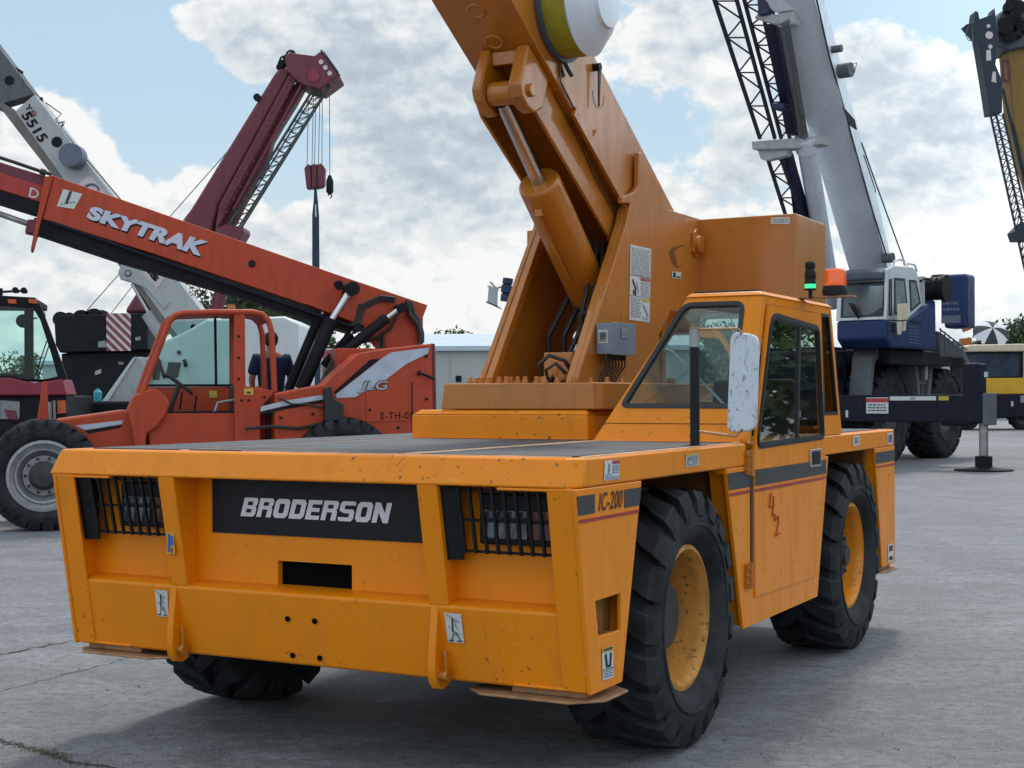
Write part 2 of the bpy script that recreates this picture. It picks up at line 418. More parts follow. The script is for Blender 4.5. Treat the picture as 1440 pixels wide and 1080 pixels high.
# --- deck
top = [(-1.238, .046), (1.19, .046), (HW, .10), (HW, 1.833), (1.2, 1.86), (1.2, 3.12), (HW, 3.144), (HW, 4.74), (1.2, 4.77), (-1.19, 4.77), (-1.238, 4.72)]
bot = [(-1.265, 0), (1.205, 0), (HW, .05), (HW, 1.833), (1.2, 1.86), (1.2, 3.12), (HW, 3.144), (HW, 4.74), (1.2, 4.77), (-1.21, 4.77), (-1.265, 4.72)]
mb = MB(); mb.loft([(x, y, 1.083) for x, y in bot], [(x, y, 1.19) for x, y in top])
mb.build('deck', 'orange', crane, bevel=.012)
mats_ = [(-1.13, -.66, .13, 4.6), (-.60, .42, .13, .27), (-.60, .42, .33, 1.93), (.53, 1.19, .13, 1.80), (.70, 1.17, 3.62, 4.6)]
for x0, x1, y0, y1 in mats_:
    mb = MB(); mb.box(x0, x1, y0, y1, 1.186, 1.1945); mb.build('deck_mat', 'deck_mat', crane)
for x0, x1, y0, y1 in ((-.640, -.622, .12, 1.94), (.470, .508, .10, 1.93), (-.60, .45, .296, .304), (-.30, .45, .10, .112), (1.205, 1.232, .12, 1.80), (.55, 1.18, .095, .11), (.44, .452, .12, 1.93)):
    mb = MB(); mb.box(x0, x1, y0, y1, 1.187, 1.1935); mb.build('deck_joint_glint', 'worn_glint', crane)  # worn gaps between mats, with glints and lip-top highlights painted pale
# weld-on step at the cab end of the lip
mb = MB(); mb.prism([(HW-.004, 1.70, 1.083), (HW-.004, 1.833, 1.083), (HW-.004, 1.80, 1.045), (HW-.004, 1.56, 1.06), (HW-.004, 1.56, 1.083)], (-.05, 0, 0)); mb.build('bracket', 'orange', crane)
# --- chassis between the wheels
mb = MB()
mb.box(-.72, .72, .32, 4.55, .36, 1.075); mb.box(-1.19, 1.19, 1.66, 1.72, .42, 1.08); mb.box(-1.19, 1.19, 3.02, 3.08, .42, 1.08)
mb.box(-1.19, 1.19, .36, .42, .42, 1.08); mb.box(-1.19, 1.19, 4.2, 4.24, .45, 1.08)
for y in (1.06, 3.66): mb.cyl((-.85, y, .47), (.85, y, .47), .11, n=16)
for z in (.50, .68, .86):
    mb.box(.72, .80, 1.25, 1.66, z, z+.05)
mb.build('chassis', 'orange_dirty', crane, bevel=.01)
# --- front: recessed panel with slot, posts, bumper
YR = .165
s0, s1, s2, s3 = (cpx(u, v, y=YR) for u, v in ((390, 785.5), (494, 793), (494, 828), (391, 820)))
xa, xb = s0.x, s1.x; za, zb = (s2.z+s3.z)/2, (s0.z+s1.z)/2
mb = MB()
mb.box(-1.16, xa, YR, YR+.03, .625, 1.085); mb.box(xb, 1.15, YR, YR+.03, .625, 1.085)
mb.box(xa, xb, YR, YR+.03, .625, za); mb.box(xa, xb, YR, YR+.03, zb, 1.085)
mb.build('front_panel', 'orange', crane)
mb = MB(); mb.box(xa-.02, xb+.02, YR+.031, YR+.12, za-.02, zb+.02); mb.build('tow_slot', 'void', crane)
for x0, x1 in ((-1.243, -1.15), (-.662, -.578), (.588, .676), (1.143, 1.220)):
    mb = MB(); mb.prism([(x0, .006, 1.086), (x0, .092, .628), (x0, YR+.01, .628), (x0, YR+.01, 1.086)], (x1-x0, 0, 0)); mb.build('front_post', 'orange', crane, bevel=.006)
mb = MB(); mb.prism([(-1.235, .088, .63), (-1.235, .142, .338), (-1.235, .19, .338), (-1.235, .19, .645), (-1.235, .17, .652)], (2.455, 0, 0)); 
bump_ = mb.build('bumper', 'orange', crane, bevel=.014)
mb = MB()
for u, v in ((404, 867.5), (442, 871), (411, 919), (449, 923)):
    p = cpx(u, v, pl=((0, .142, .338), (0, -.292, -.054))); mb.lathe([(.0115, 0), (.0115, .004)], p+V((0, -.003, 0)), (0, -1, -.18), 16, True)
mb.build('bolt_hole', 'void', bump_)
# tow lugs
def lug(x):
    mb = MB(); x0, x1 = x-.017, x+.017
    prof = [(.088, .632), (.07, .50), (.062, .40), (.066, .345), (.09, .315), (.13, .305), (.17, .32), (.18, .37), (.15, .60)]
    mb.prism([(x0, y, z) for y, z in prof], (x1-x0, 0, 0)); L_ = mb.build('tow_lug', 'orange', crane, bevel=.006)
    mb = MB(); mb.cyl((x1-.01, .10, .365), (x1+.035, .10, .365), .018, n=14); mb.cyl((x1+.028, .10, .365), (x1+.04, .10, .365), .024, n=14)
    mb.tube([(x1+.02, .10, .365), (x1+.03, .095, .41), (x1+.02, .10, .46)], .006)
    mb.build('lug_pin', 'orange_super', L_)
lug(cpx(610, 850, y=.09).x); lug(cpx(243, 822, y=.09).x)
# name plate and its word
zt_, zb_ = 1.072, cpx(284, 744, y=YR).z
mb = MB(); mb.box(-.50, .60, YR-.006, YR+.002, zb_, zt_); npl = mb.build('name_plate', 'name_plate', crane)
block_lettering('BRODERSON', MC.pts([(338, 722.5), (545, 734.5), (551.5, 706), (344.5, 696.5)], y=YR-.006), 'white_letter', npl, (0, -.003, 0))
# --- headlights behind bar guards
def head(x0, x1, lx0, lx1, flip):
    g = MB()
    zT, zB = 1.08, .832
    yt, yb = .030, .085
    n = 9
    for i in range(n):
        x = x0+.075+(x1-x0-.075)*i/(n-1)
        g.bar((x, yt, zT), (x, yb, zB), .011, .012, up=(0, 1, 0))
    for z in (zT-.012, .955, zB+.006):
        y = yt+(yb-yt)*(zT-z)/(zT-zB)+.008
        g.tube([(x0, y, z), (x1, y, z)], .006, 6)
    g.prism([(x0-.005, yt, zT), (x0-.005, yb, zB-.03), (x0-.005, YR-.01, zB-.03), (x0-.005, YR-.01, zT)], (.012, 0, 0))
    g.prism([(x0-.005, yt, zT), (x0-.005, yb, zB-.03), (x0+.06, yb+.015, zB-.03), (x0+.06, yt+.015, zT)], (0, .008, 0))
    g.build('light_guard', 'black_paint', crane)
    h = MB(); h.box(lx0-.012, lx1+.012, .12, YR-.002, .862, 1.052)  # lamp housing, extended upwards in black to stand for shade in the recess
    hp = h.build('headlight', 'black_paint', crane, bevel=.008)
    l = MB(); cx = lx0+(lx1-lx0)*.32; l.box(lx0+.012, lx0+(lx1-lx0)*.60, .112, .121, .885, .992); l.build('lens', 'lamp_glass', hp, bevel=.006)
    l = MB(); l.box(lx0+(lx1-lx0)*.66, lx1-.004, .112, .121, .885, .992); l.build('turn_lens', 'amber_dull', hp, bevel=.006)
hx = lambda u, v: cpx(u, v, y=.05).x
head(hx(622, 700), hx(776, 745), hx(664, 720), hx(774, 720), False); head(hx(112, 680), hx(226, 690), hx(156, 690), hx(222, 690), True)
# --- stickers on the front
bpl = ((0, .140, .34), (0, -.292, -.054))
def icon_decal(quad, out, par):
    it = [(2, stroke(.1, .95, .85, .70, .04)), (1, stroke(.46, .85, .40, .35, .09)), (2, stroke(.55, .78, .70, .45, .04)), (2, stroke(.15, .55, .80, .28, .035)),
          (1, stroke(.45, .35, .30, .10, .05)), (1, stroke(.55, .35, .80, .12, .05)), (1, rect(.1, .04, .40, .09)), (1, rect(.6, .04, .92, .09)),
          (2, stroke(.40, .30, .70, .24, .05)), (2, stroke(.35, .55, .65, .60, .03))]
    decal(quad, it, par, out)
icon_decal(MC.pts([(629, 902), (652, 904), (647.5, 863), (624, 860.5)], pl=bpl), (0, -.003, 0), bump_)
icon_decal(MC.pts([(221, 862), (236, 863.5), (235, 827), (217, 825)], pl=bpl), (0, -.003, 0), bump_)
q = MC.pts([(234, 775), (246, 775), (244, 745), (235, 745)], y=.052)
decal(q, [(4, rect(.15, .1, .45, .95)), (4, rect(.4, .4, .9, .85)), (3, rect(.5, .05, .8, .3))], crane, (0, -.003, 0), base=5)
# --- side fenders (outrigger boxes)
def fender(sx, prof, hole=None):
    X = HW*sx; t = -.018*sx
    mb = MB(); o = [(X, y, z) for y, z in prof]
    if hole: mb.ring(o, [(X, y, z) for y, z in hole], (t, 0, 0))
    else: mb.prism(o, (t, 0, 0))
    # edges folded inwards
    cy = sum(p[0] for p in prof)/4
    q = [(X+t, y+(.004 if y < cy else -.004), z+(.004 if z < .5 else 0)) for y, z in prof]
    for i in range(4):
        w_ = V(((-.10 if prof[0][0] < 1 and i == 3 else -.30)*sx, 0, 0))
        a, b = V(q[i]), V(q[(i+1) % 4]); cc = V((X, cy, .7))
        nrm = (b-a).cross(w_).normalized(); nrm *= -.012 if nrm.dot(cc-a) < 0 else .012
        mb.prism([a, b, b+w_, a+w_], nrm)
    f = mb.build('fender', 'orange', crane, bevel=.005)
    if hole:
        ys = [h[0] for h in hole]; zs = [h[1] for h in hole]
        m2 = MB(); m2.box(*sorted((X-.02*sx, X-.06*sx)), min(ys)-.03, max(ys)+.0, min(zs)-.015, min(zs)-.003)
        m2.box(*sorted((X-.06*sx, X-.065*sx)), max(.16, min(ys)-.10), max(ys)+.03, min(zs)-.01, max(zs)+.03)
        m2.build('step', 'tread_plate', f)
    return f
ff = [(.001, 1.083), (.595, 1.083), (.40, .34), (.127, .34)]
fh = [MC.yz(u, v, HW) for u, v in ((836, 847), (872, 836), (872, 887), (840, 896))]
frf = fender(1, ff, fh); fender(-1, ff)
rf = [(4.235, 1.083), (4.745, 1.083), (4.745, .34), (4.412, .34)]
frr = fender(1, rf); fender(-1, rf)
# outrigger pads
for sx in (1, -1):
    mb = MB(); pts_ = [(.72, .17), (.80, .10), (1.17, .10), (1.27, .20), (1.27, .40), (1.20, .45), (.72, .45)]
    mb.prism([(x*sx, y, .304) for x, y in pts_], (0, 0, .011)); mb.box(*sorted((.9*sx, 1.2*sx)), .17, .40, .315, .340); mb.build('outrigger_pad', 'worn_steel', crane, bevel=.004)
    mb = MB(); pts_ = [(.75, 4.40), (1.24, 4.40), (1.275, 4.45), (1.275, 4.72), (1.22, 4.80), (.75, 4.80)]
    mb.prism([(x*sx, y, .304) for x, y in pts_], (0, 0, .011)); mb.box(*sorted((.9*sx, 1.22*sx)), 4.43, 4.72, .315, .340); mb.build('outrigger_pad', 'worn_steel', crane, bevel=.004)
# --- cab skirt and stripes
mb = MB(); sk = [(1.561, 1.083), (3.21, 1.078), (2.99, .338), (1.783, .338)]
mb.prism([(HW, y, z) for y, z in sk], (-.02, 0, 0)); mb.prism([(HW-.02, 1.60, 1.08), (HW-.02, 1.80, .35), (HW-.10, 1.80, .35), (HW-.10, 1.60, 1.08)], (0, .015, 0))
mb.build('side_skirt', 'orange', crane, bevel=.004)
def edge_y(prof, z, i, j):
    (ya, za_), (yb_, zb2) = prof[i], prof[j]; return ya+(yb_-ya)*(z-za_)/(zb2-za_)
def stripe(prof, z0, z1, mat, x=HW+.0025, a=(3, 0), b=(1, 2), y0=None, y1=None):
    L0 = lambda z: edge_y(prof, z, *a)+.004 if y0 is None else y0
    R0_ = lambda z: edge_y(prof, z, *b)-.003 if y1 is None else y1
    mb = MB(); mb.prism([(x, L0(z0), z0), (x, R0_(z0), z0), (x, R0_(z1), z1), (x, L0(z1), z1)], (-.006, 0, 0)); return mb.build('stripe', mat, crane)
zs0, zs1 = .990, 1.058
stripe(ff, .962, .974, 'red_stripe'); stripe(rf, .962, .974, 'red_stripe'); stripe(sk, .958, .972, 'red_stripe', x=HW+.0025, y1=3.16)
stripe(ff, zs0, zs1, 'grey_stripe', y1=.158); stripe(ff, zs0, zs1, 'grey_stripe', y0=.425); stripe(rf, zs0, zs1, 'grey_stripe')
stripe(sk, zs0-.004, zs1+.004, 'grey_stripe', y1=3.16)
lettering('IC-200', [(HW, .19, .993), (HW, .395, .993), (HW, .415, 1.060), (HW, .205, 1.060)], 'letter_dark', crane, (.003, 0, 0), bold=.012, cw=1.1)
# fender stickers
decal(MC.pts([(845, 958), (860, 953), (860, 908), (844, 913)], x=HW), [(5, rect(0, .86, 1, 1)), (1, rect(.1, .88, .9, .97)), (1, stroke(.28, .80, .38, .42, .16)), (1, stroke(.75, .80, .68, .42, .16)), (1, rect(.3, .36, .75, .44)), (1, rect(0, .30, 1, .325)), *textlines(.1, .05, .9, .28, 3, 4, 3)], frf, (.003, 0, 0))
decal(MC.pts([(848, 677), (869, 674.5), (869.5, 647), (849, 649)], x=HW), [(3, rect(.5, .80, 1, .97)), (2, stroke(.3, .85, .3, .4, .10)), (2, rect(.1, .25, .45, .32)), *textlines(.52, .30, .95, .74, 4, 4, 5), *textlines(.05, .02, .95, .2, 2, 4, 6)], crane, (.003, 0, 0))
decal(MC.pts([(963, 659), (981, 656.5), (981.5, 639), (963.5, 641)], x=HW), [(2, rect(.1, .1, .9, .8)), (0, rect(.2, .2, .5, .7)), (5, rect(0, .86, 1, 1))], crane, (.003, 0, 0))
decal(MC.pts([(1198.5, 631), (1208, 630), (1208, 616), (1199, 617)], x=HW), [(2, rect(.2, .2, .8, .85))], crane, (.003, 0, 0))
decal(MC.pts([(1247, 629), (1254, 628), (1254, 612), (1247, 613)], x=HW), [(4, rect(.2, .15, .85, .8))], crane, (.003, 0, 0))
decal(MC.pts([(1247, 795), (1255, 793), (1255, 768), (1247.5, 770)], x=HW), [(1, rect(.2, .6, .8, .9)), (1, rect(.2, .1, .8, .3))], frr, (.003, 0, 0))

# --- wheels
def wheel(par, cx, cy, cz, sx, front, steer=0):
    ax = V((math.cos(R(steer))*sx, math.sin(R(steer))*sx, 0))
    c = V((cx, cy, cz))
    w = MB(); tyre(w, .547, .42, .302, (0, 0, 0), ax, nl=19, lug=.040, lw=.115, sweep=.27)
    W_ = bpy.data.objects.new('wheel', None); COL.objects.link(W_); W_.parent = par; W_.location = c
    w.build('tyre', 'rubber', W_, smooth=30)
    r = MB(); d = .05 if front else .02
    prof = [(.306, .135), (.306, .160), (.286, .166), (.281, .150), (.272, .138), (.272, .10), (.266, .06), (.262, .02), (.256, -.06), (.250, -.10 if front else -.02), (.19, -.11 if front else -.01), (.10, -.11 if front else .0), (0, -.11 if front else .0)]
    prof = prof + []
    r.lathe(prof, (0, 0, 0), ax, 48)
    r.lathe([(.306, .135), (.295, .10), (.295, -.14), (.305, -.17), (.1, -.17)], (0, 0, 0), ax, 48)
    r.build('rim', 'rim_front' if front else 'rim_rear', W_, smooth=40, fix=False)
    h = MB(); hd = -.10 if front else .005
    if front:
        h.lathe([(.235, hd-.01), (.235, hd+.012), (.152, hd+.02), (.148, hd+.16), (.135, hd+.18), (.06, hd+.185), (0, hd+.185)], (0, 0, 0), ax, 28)
    else:
        h.lathe([(.165, hd), (.165, hd+.015), (.15, hd+.02), (.145, hd+.09), (.12, hd+.11), (.06, hd+.115), (.055, hd+.14), (0, hd+.14)], (0, 0, 0), ax, 28)
    e1 = V((0, 0, 1)).cross(ax); e2 = ax.cross(e1)
    for k in range(10):
        a = 2*math.pi*k/10; q = (e1*math.cos(a)+e2*math.sin(a))
        h.cyl(q*.185+ax*(hd-.005), q*.185+ax*(hd+.035), .013, n=6)
        if not front and k % 2 == 0: h.cyl(q*.10+ax*(hd+.10), q*.10+ax*(hd+.122), .012, n=6)
    h.build('hub', 'dark_steel', W_, smooth=35)
    return W_
yf_, yr_ = cpx(964, 872, x=1.215).y, cpx(1196, 786, x=1.215).y
wheel(crane, 1.05, yf_, .478, 1, True, 1); wheel(crane, -1.05, yf_, .478, -1, True, 1)
wheel(crane, 1.05, yr_, .478, 1, False); wheel(crane, -1.05, yr_, .478, -1, False)

# --- cab
WS = ((0, 1.853, 1.231), (0, -.9397, .342))           # windscreen plane
wsn = V((0, -.9397, .342)).normalized()
def wy(z): return 1.853+(z-1.231)*.364
ZR = 1.889
BY = lambda z: 3.49-(z-1.222)*.31
xl0 = cpx(834, 619, pl=WS).x; pTL = cpx(968, 420, pl=WS); xl1 = pTL.x
def lx(z): return xl0+(xl1-xl0)*(z-1.19)/(pTL.z-1.19)
outer = [(lx(1.192), wy(1.192), 1.192), (HW-.002, wy(1.192), 1.192), (HW-.002, wy(ZR), ZR), (lx(ZR), wy(ZR), ZR)]
win = MC.pts([(870, 575), (1052, 577), (1064.5, 425.5), (962, 428)], pl=WS)
win[1].x = min(win[1].x, 1.16); win[2].x = min(win[2].x, 1.16)
wr = rnd(win, [.05, .04, .05, .05], 5)
# match outline points for the frame ring
o4 = [V(p) for p in outer]; ro = []
for i, p in enumerate(o4): ro += [p]*6
# spread duplicates slightly so no degenerate faces: use rounded tiny corners
ro = rnd(o4, .012, 5)
cabfront = MB(); cabfront.ring(ro, wr, -wsn*.035); cabp = cabfront.build('cab_front', 'orange', crane, smooth=30)
gk = MB(); gk.ring([p+wsn*.006 for p in wr], [p+wsn*.006 for p in inset(wr, .022)], -wsn*.03); wsf = gk.build('windscreen', 'black_rubber', crane, smooth=30)
gl = MB(); gl.sheet([p-wsn*.006 for p in inset(wr, .018)]); gl.build('glass', 'glass_green', wsf, smooth=0)
# panel seam below the windscreen
mb = MB(); a_, b_ = cpx(846, 596, pl=WS), cpx(1045, 599, pl=WS); mb.bar(a_+wsn*.001, b_+wsn*.001, .004, .003); mb.build('panel_seam', 'orange_dirty', cabp)
# right side: frame around the door opening and the rear quarter window
X = HW-.004
def sy(u, v): p = cpx(u, v, x=X); return (X, p.y, p.z)
side = MB()
fA0, fA1 = (X, wy(1.192)+.0, 1.192), (X, wy(ZR), ZR)
fR0, fR1 = (X, BY(1.192), 1.192), (X, BY(ZR), ZR)
dfy = lambda z: wy(z)+.065                     # front edge of the door
dry = lambda z: 3.13-(z-1.17)*.12              # rear edge of the door
qy = lambda z: 3.475-(z-1.222)*.31-.035
side.prism([fA0, (X, dfy(1.192), 1.192), (X, dfy(1.85), 1.85), fA1], (-.03, 0, 0))
side.prism([(X, dfy(1.85), 1.85), (X, dry(1.85)+.0, 1.85), (X, BY(1.85), 1.85), fR1, fA1], (-.03, 0, 0))
side.prism([(X, dry(1.192), 1.192), (X, dry(1.85), 1.85), (X, dry(1.85)+.03, 1.85), (X, dry(1.192)+.03, 1.192)], (-.03, 0, 0))
side.prism([(X, dry(1.192)+.03, 1.192), fR0, (X, BY(1.30), 1.30), (X, dry(1.30)+.03, 1.30)], (-.03, 0, 0))
side.prism([(X, qy(1.30)-.0, 1.30), (X, BY(1.30), 1.30), (X, BY(1.85), 1.85), (X, qy(1.85), 1.85)], (-.03, 0, 0))
side.build('cab_side', 'orange', crane)
q = MB(); qo = [(X-.006, dry(1.30)+.03, 1.30), (X-.006, qy(1.30), 1.30), (X-.006, qy(1.85), 1.85), (X-.006, dry(1.85)+.03, 1.85)]
q.ring([V(p)+V((.009, 0, 0)) for p in qo], [p+V((.009, 0, 0)) for p in inset(qo, .016)], (-.02, 0, 0)); qf = q.build('quarter_window', 'black_rubber', crane)
q = MB(); q.sheet([V(p) for p in inset(qo, .012)]); q.build('glass', 'glass_blue', qf, smooth=0)
# door (window frame above, panel below)
DX = HW+.012
dwin = [cpx(u, v, x=DX) for u, v in ((1063, 635), (1160, 621), (1153, 462), (1086, 441))]
wo = rnd(dwin, [.09, .05, .05, .09], 5)
doorm = MB()
dp = [(DX-.004, dfy(1.10)+.0, .468), (DX-.004, 2.925, .452), (DX-.004, 3.14, 1.09), (DX-.004, dry(1.2), 1.192), (DX-.004, dry(1.845), 1.845), (DX-.004, dfy(1.845), 1.845), (DX-.004, dfy(1.192), 1.192), (DX-.004, dfy(1.10), 1.09)]
low = [(DX-.004, 1.935, .468), (DX-.004, 2.92, .455), (DX-.004, 3.12, 1.09), (DX-.004, dry(1.17)-.02, 1.13), (DX-.004, 1.925, 1.13)]
doorm.prism(low, (-.012, 0, 0))
up_o = [(DX-.004, 1.925, 1.13), (DX-.004, dry(1.13)-.02, 1.13), (DX-.004, dry(1.845), 1.845), (DX-.004, dfy(1.845)+.01, 1.845)]
doorm.ring(rnd(up_o, .015, 5), [p+V((-.004, 0, 0)) for p in wo], (-.012, 0, 0))
door = doorm.build('door', 'orange', crane, smooth=30)
for z0, z1, mt_ in ((.958, .972, 'red_stripe'), (zs0-.004, zs1+.004, 'grey_stripe')):
    mb = MB(); mb.prism([(DX-.001, 1.938, z0), (DX-.001, 2.92+(z0-.455)*.315-.006, z0), (DX-.001, 2.92+(z1-.455)*.315-.006, z1), (DX-.001, 1.938, z1)], (-.002, 0, 0)); mb.build('door_stripe', mt_, door)
g = MB(); g.ring(wo, inset(wo, .030), (-.02, 0, 0)); g.ring([p+V((.004, 0, 0)) for p in inset(wo, .010)], [p+V((.004, 0, 0)) for p in inset(wo, .024)], (-.012, 0, 0))
inn = inset(wo, .03); zt2 = max(p.z for p in inn); zb2 = min(p.z for p in inn)
pm0, pm1 = cpx(1120.5, 620, x=DX-.008), cpx(1124, 458, x=DX-.008)
g.bar((pm0.x, pm0.y, zb2), (pm1.x, pm1.y, zt2-.02), .024, .016, up=(1, 0, 0))
g.build('window_frame', 'black_rubber', door, smooth=30)
g = MB(); g.sheet([p+V((-.010, 0, 0)) for p in inset(wo, .028)]); g.build('glass', 'glass_green', door, smooth=0)
hd = MB(); a_, b_ = cpx(1138, 661, x=DX), cpx(1152, 634, x=DX)
hd.box(DX-.006, DX+.010, a_.y, b_.y, a_.z, b_.z); hnd = hd.build('handle', 'chrome', door, bevel=.004)
hd = MB(); hd.box(DX+.008, DX+.013, a_.y+.025, b_.y-.025, a_.z+.014, b_.z-.014); hd.build('recess', 'black_paint', hnd)
for u, v in ((1054, 653), (1053, 812)):
    p = cpx(u, v, x=HW+.01); hg = MB(); hg.box(HW-.002, HW+.016, p.y-.045, p.y+.045, p.z-.055, p.z+.055)
    hg.cyl((HW+.018, p.y, p.z-.06), (HW+.018, p.y, p.z+.06), .013, n=10)
    for dz in (-.035, 0, .035): hg.cyl((HW+.014, p.y-.03, p.z+dz), (HW+.022, p.y-.03, p.z+dz), .008, n=6)
    hg.build('hinge', 'orange_super', door)
mb = MB(); mb.box(HW-.001, HW+.004, 1.885, 1.915, .60, 1.055); mb.build('door_gap', 'black_rubber', crane)
def scrawl(lines, z0, y0, s, r=.0035):
    mb = MB()
    for ln in lines: mb.tube([(DX+.001, y0+x*s, z0+y*s) for x, y in ln], r, 5)
    return mb
a_ = cpx(1079, 735, x=DX); mb = scrawl([[(.25, 1.5), (0, .95), (.75, .95)], [(.62, 1.35), (.45, .5)], [(.75, .6), (.78, .3)], [(.95, .32), (1.2, .48), (1.28, .2), (.85, -.35), (1.5, -.25)]], a_.z-.045, a_.y+.02, .115)
mb.build('chalk_mark', 'chalk_red', door)
# cab roof, rear, left side, floor and lower body
ZT = ZR+.020
mb = MB(); mb.loft([(lx(ZR)-.012, wy(ZR)-.012, ZR), (HW+.006, wy(ZR)-.012, ZR), (HW+.006, BY(ZR)+.012, ZR), (lx(ZR)-.012, BY(ZR)+.012, ZR)], [(lx(ZR)+.01, wy(ZR)+.012, ZT), (HW-.02, wy(ZR)+.012, ZT), (HW-.02, BY(ZR)-.01, ZT), (lx(ZR)+.01, BY(ZR)-.01, ZT)])
roof = mb.build('cab_roof', 'orange', crane, bevel=.006)
mb = MB(); mb.box(lx(ZR)+.02, HW-.04, wy(ZR)+.04, wy(ZR)+.09, ZT-.002, ZT+.010); mb.build('roof_seal', 'black_rubber', roof)
# left slanted wall with its window
lw_ = MB(); LO = [(lx(1.192), wy(1.192)+.03, 1.192), (lx(1.192), BY(1.192), 1.192), (lx(ZR), BY(ZR), ZR), (lx(ZR), wy(ZR)+.03, ZR)]
LI = inset(rnd(LO, .02, 3), .05); lw_.ring(rnd(LO, .02, 3), LI, (.02, 0, 0)); lws = lw_.build('cab_left_wall', 'orange_super', crane)
mb = MB(); mb.sheet([p+V((.01, 0, 0)) for p in LI]); mb.build('glass', 'glass_clear', lws, smooth=0)
bk = MB(); BO = [(lx(1.192)+.02, BY(1.192)-.004, 1.192), (HW-.036, BY(1.192)-.004, 1.192), (HW-.036, BY(ZR)-.004, ZR-.002), (lx(ZR)+.02, BY(ZR)-.004, ZR-.002)]
BI = inset(rnd(BO, .02, 3), .045); bk.ring(rnd(BO, .02, 3), BI, (0, -.02, 0)); bks = bk.build('cab_back', 'orange_super', crane)
mb = MB(); mb.sheet([p+V((0, -.01, 0)) for p in BI]); mb.build('glass', 'glass_clear', bks, smooth=0)
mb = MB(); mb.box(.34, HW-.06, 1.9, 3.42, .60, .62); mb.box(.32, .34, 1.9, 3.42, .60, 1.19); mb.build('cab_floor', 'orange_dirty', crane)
# seat, wheel, dash inside
mb = MB(); mb.box(.62, 1.08, 2.55, 3.0, .95, 1.09); mb.prism([(.62, 2.98, 1.05), (.62, 3.10, 1.05), (.62, 3.20, 1.50), (.62, 3.10, 1.50)], (.46, 0, 0)); mb.box(.70, 1.0, 2.6, 2.9, .62, .95); mb.build('seat', 'seat_black', crane, bevel=.03)
mb = MB(); mb.tube([V((.83, 2.24, 1.28)) + V((math.cos(t)*.17, math.sin(t)*.15, math.sin(t)*.09)) for t in [2*math.pi*i/24 for i in range(24)]], .011, 6, True)
mb.cyl((.83, 2.24, 1.28), (.83, 2.05, 1.02), .02); mb.bar((.67, 2.24, 1.28), (.99, 2.24, 1.28), .02, .012); mb.build('steering_wheel', 'seat_black', crane)
mb = MB(); mb.box(.50, 1.15, 1.93, 2.06, .9, 1.20); mb.box(.48, .62, 2.3, 2.7, .9, 1.22); mb.tube([(.55, 2.45, 1.2), (.56, 2.4, 1.36)], .008); mb.tube([(.58, 2.55, 1.2), (.60, 2.5, 1.34)], .008); mb.build('dashboard', 'black_paint', crane, bevel=.01)
mb = MB()
a_, b_ = cpx(938, 487, pl=((0, 2.1, 1.2), wsn)), cpx(1020, 573, pl=((0, 1.93, 1.2), wsn)); mb.bar(a_, b_, .012, .006, up=wsn)
mb.build('wiper', 'steel', wsf)
# --- mirror on its post
pb = cpx(977, 629, z=1.192); pb.x = 1.19 if pb.x > 1.19 else pb.x
mb = MB(); yP = pb.y
zt3 = cpx(980, 490, y=yP).z; zt4 = cpx(981, 462, y=yP).z
mp = V((pb.x, yP, 0))
mb.box(mp.x-.04, mp.x+.04, yP-.04, yP+.04, 1.188, 1.196); mb.cyl((mp.x, yP, 1.19), (mp.x, yP, zt3), .021, n=16)
mpo = mb.build('mirror_post', 'black_paint', crane)
mb = MB(); mb.cyl((mp.x, yP, zt3), (mp.x, yP, zt4-.008), .0225, n=16); mb.build('sleeve', 'steel', mpo)
mb = MB(); mb.cyl((mp.x, yP, zt4-.008), (mp.x, yP, zt4), .024, n=16)
mq = MC.pts([(1021, 612), (1062, 609), (1067, 474), (1027, 468)], y=yP)
mctr = sum(mq, V())/4
mb.tube([(mp.x, yP, zt4-.01), (mctr.x-.02, yP, zt4-.012), (mctr.x, yP, mq[3].z-.01)], .006); mb.build('mirror_arm', 'worn_steel', mpo); mb = MB()
mb.tube([(mp.x, yP, mq[0].z+.01), (mctr.x-.03, yP, mq[0].z-.012), (mctr.x, yP, mq[0].z+.02)], .006)
mb.build('mirror_arm', 'worn_steel', mpo)
mo = rnd(mq, .045, 5)
mb = MB(); mb.prism(mo, (0, .03, 0)); mir = mb.build('mirror', 'peeling_white', mpo, bevel=.008)
mb = MB(); mb.prism([p+V((0, .031, 0)) for p in inset(mo, .012)], (0, .003, 0)); mb.build('mirror_glass', 'chrome', mir)
# --- beacon and signal stack on the roof
BYP = 2.78
pbk = cpx(1175, 421, y=BYP)
mb = MB(); mb.box(HW-.30, pbk.x+.10, BYP-.05, BYP+.05, pbk.z-.004, pbk.z+.004); mb.box(HW-.30, HW-.24, BYP-.05, BYP+.05, ZT-.002, pbk.z+.002); mb.build('beacon_bracket', 'worn_steel', crane)
mb = MB(); mb.lathe([(.062, .004), (.066, .03), (.06, .055), (.0, .055)], pbk, (0, 0, 1), 28); bc = mb.build('beacon', 'black_paint', crane)
mb = MB(); mb.lathe([(.056, .055), (.058, .07), (.053, .135), (.045, .143), (0, .145)], pbk, (0, 0, 1), 28); mb.build('dome', 'amber', bc)
ps = cpx(1140, 420, y=2.72)
mb = MB(); mb.cyl((ps.x, 2.72, ZT-.004), (ps.x, 2.72, ps.z+.01), .008); mb.cyl((ps.x, 2.72, ps.z+.03), (ps.x, 2.72, ps.z+.04), .03); mb.lathe([(.026, .062), (.029, .066), (.026, .09), (.029, .095), (.029, .12), (.022, .14), (.026, .148), (.026, .17), (.018, .18), (0, .18)], (ps.x, 2.72, ps.z), (0, 0, 1), 20)
mb.cyl((ps.x, 2.72, ps.z), (ps.x, 2.72, ps.z+.03), .010); sg = mb.build('signal_stack', 'black_paint', crane)
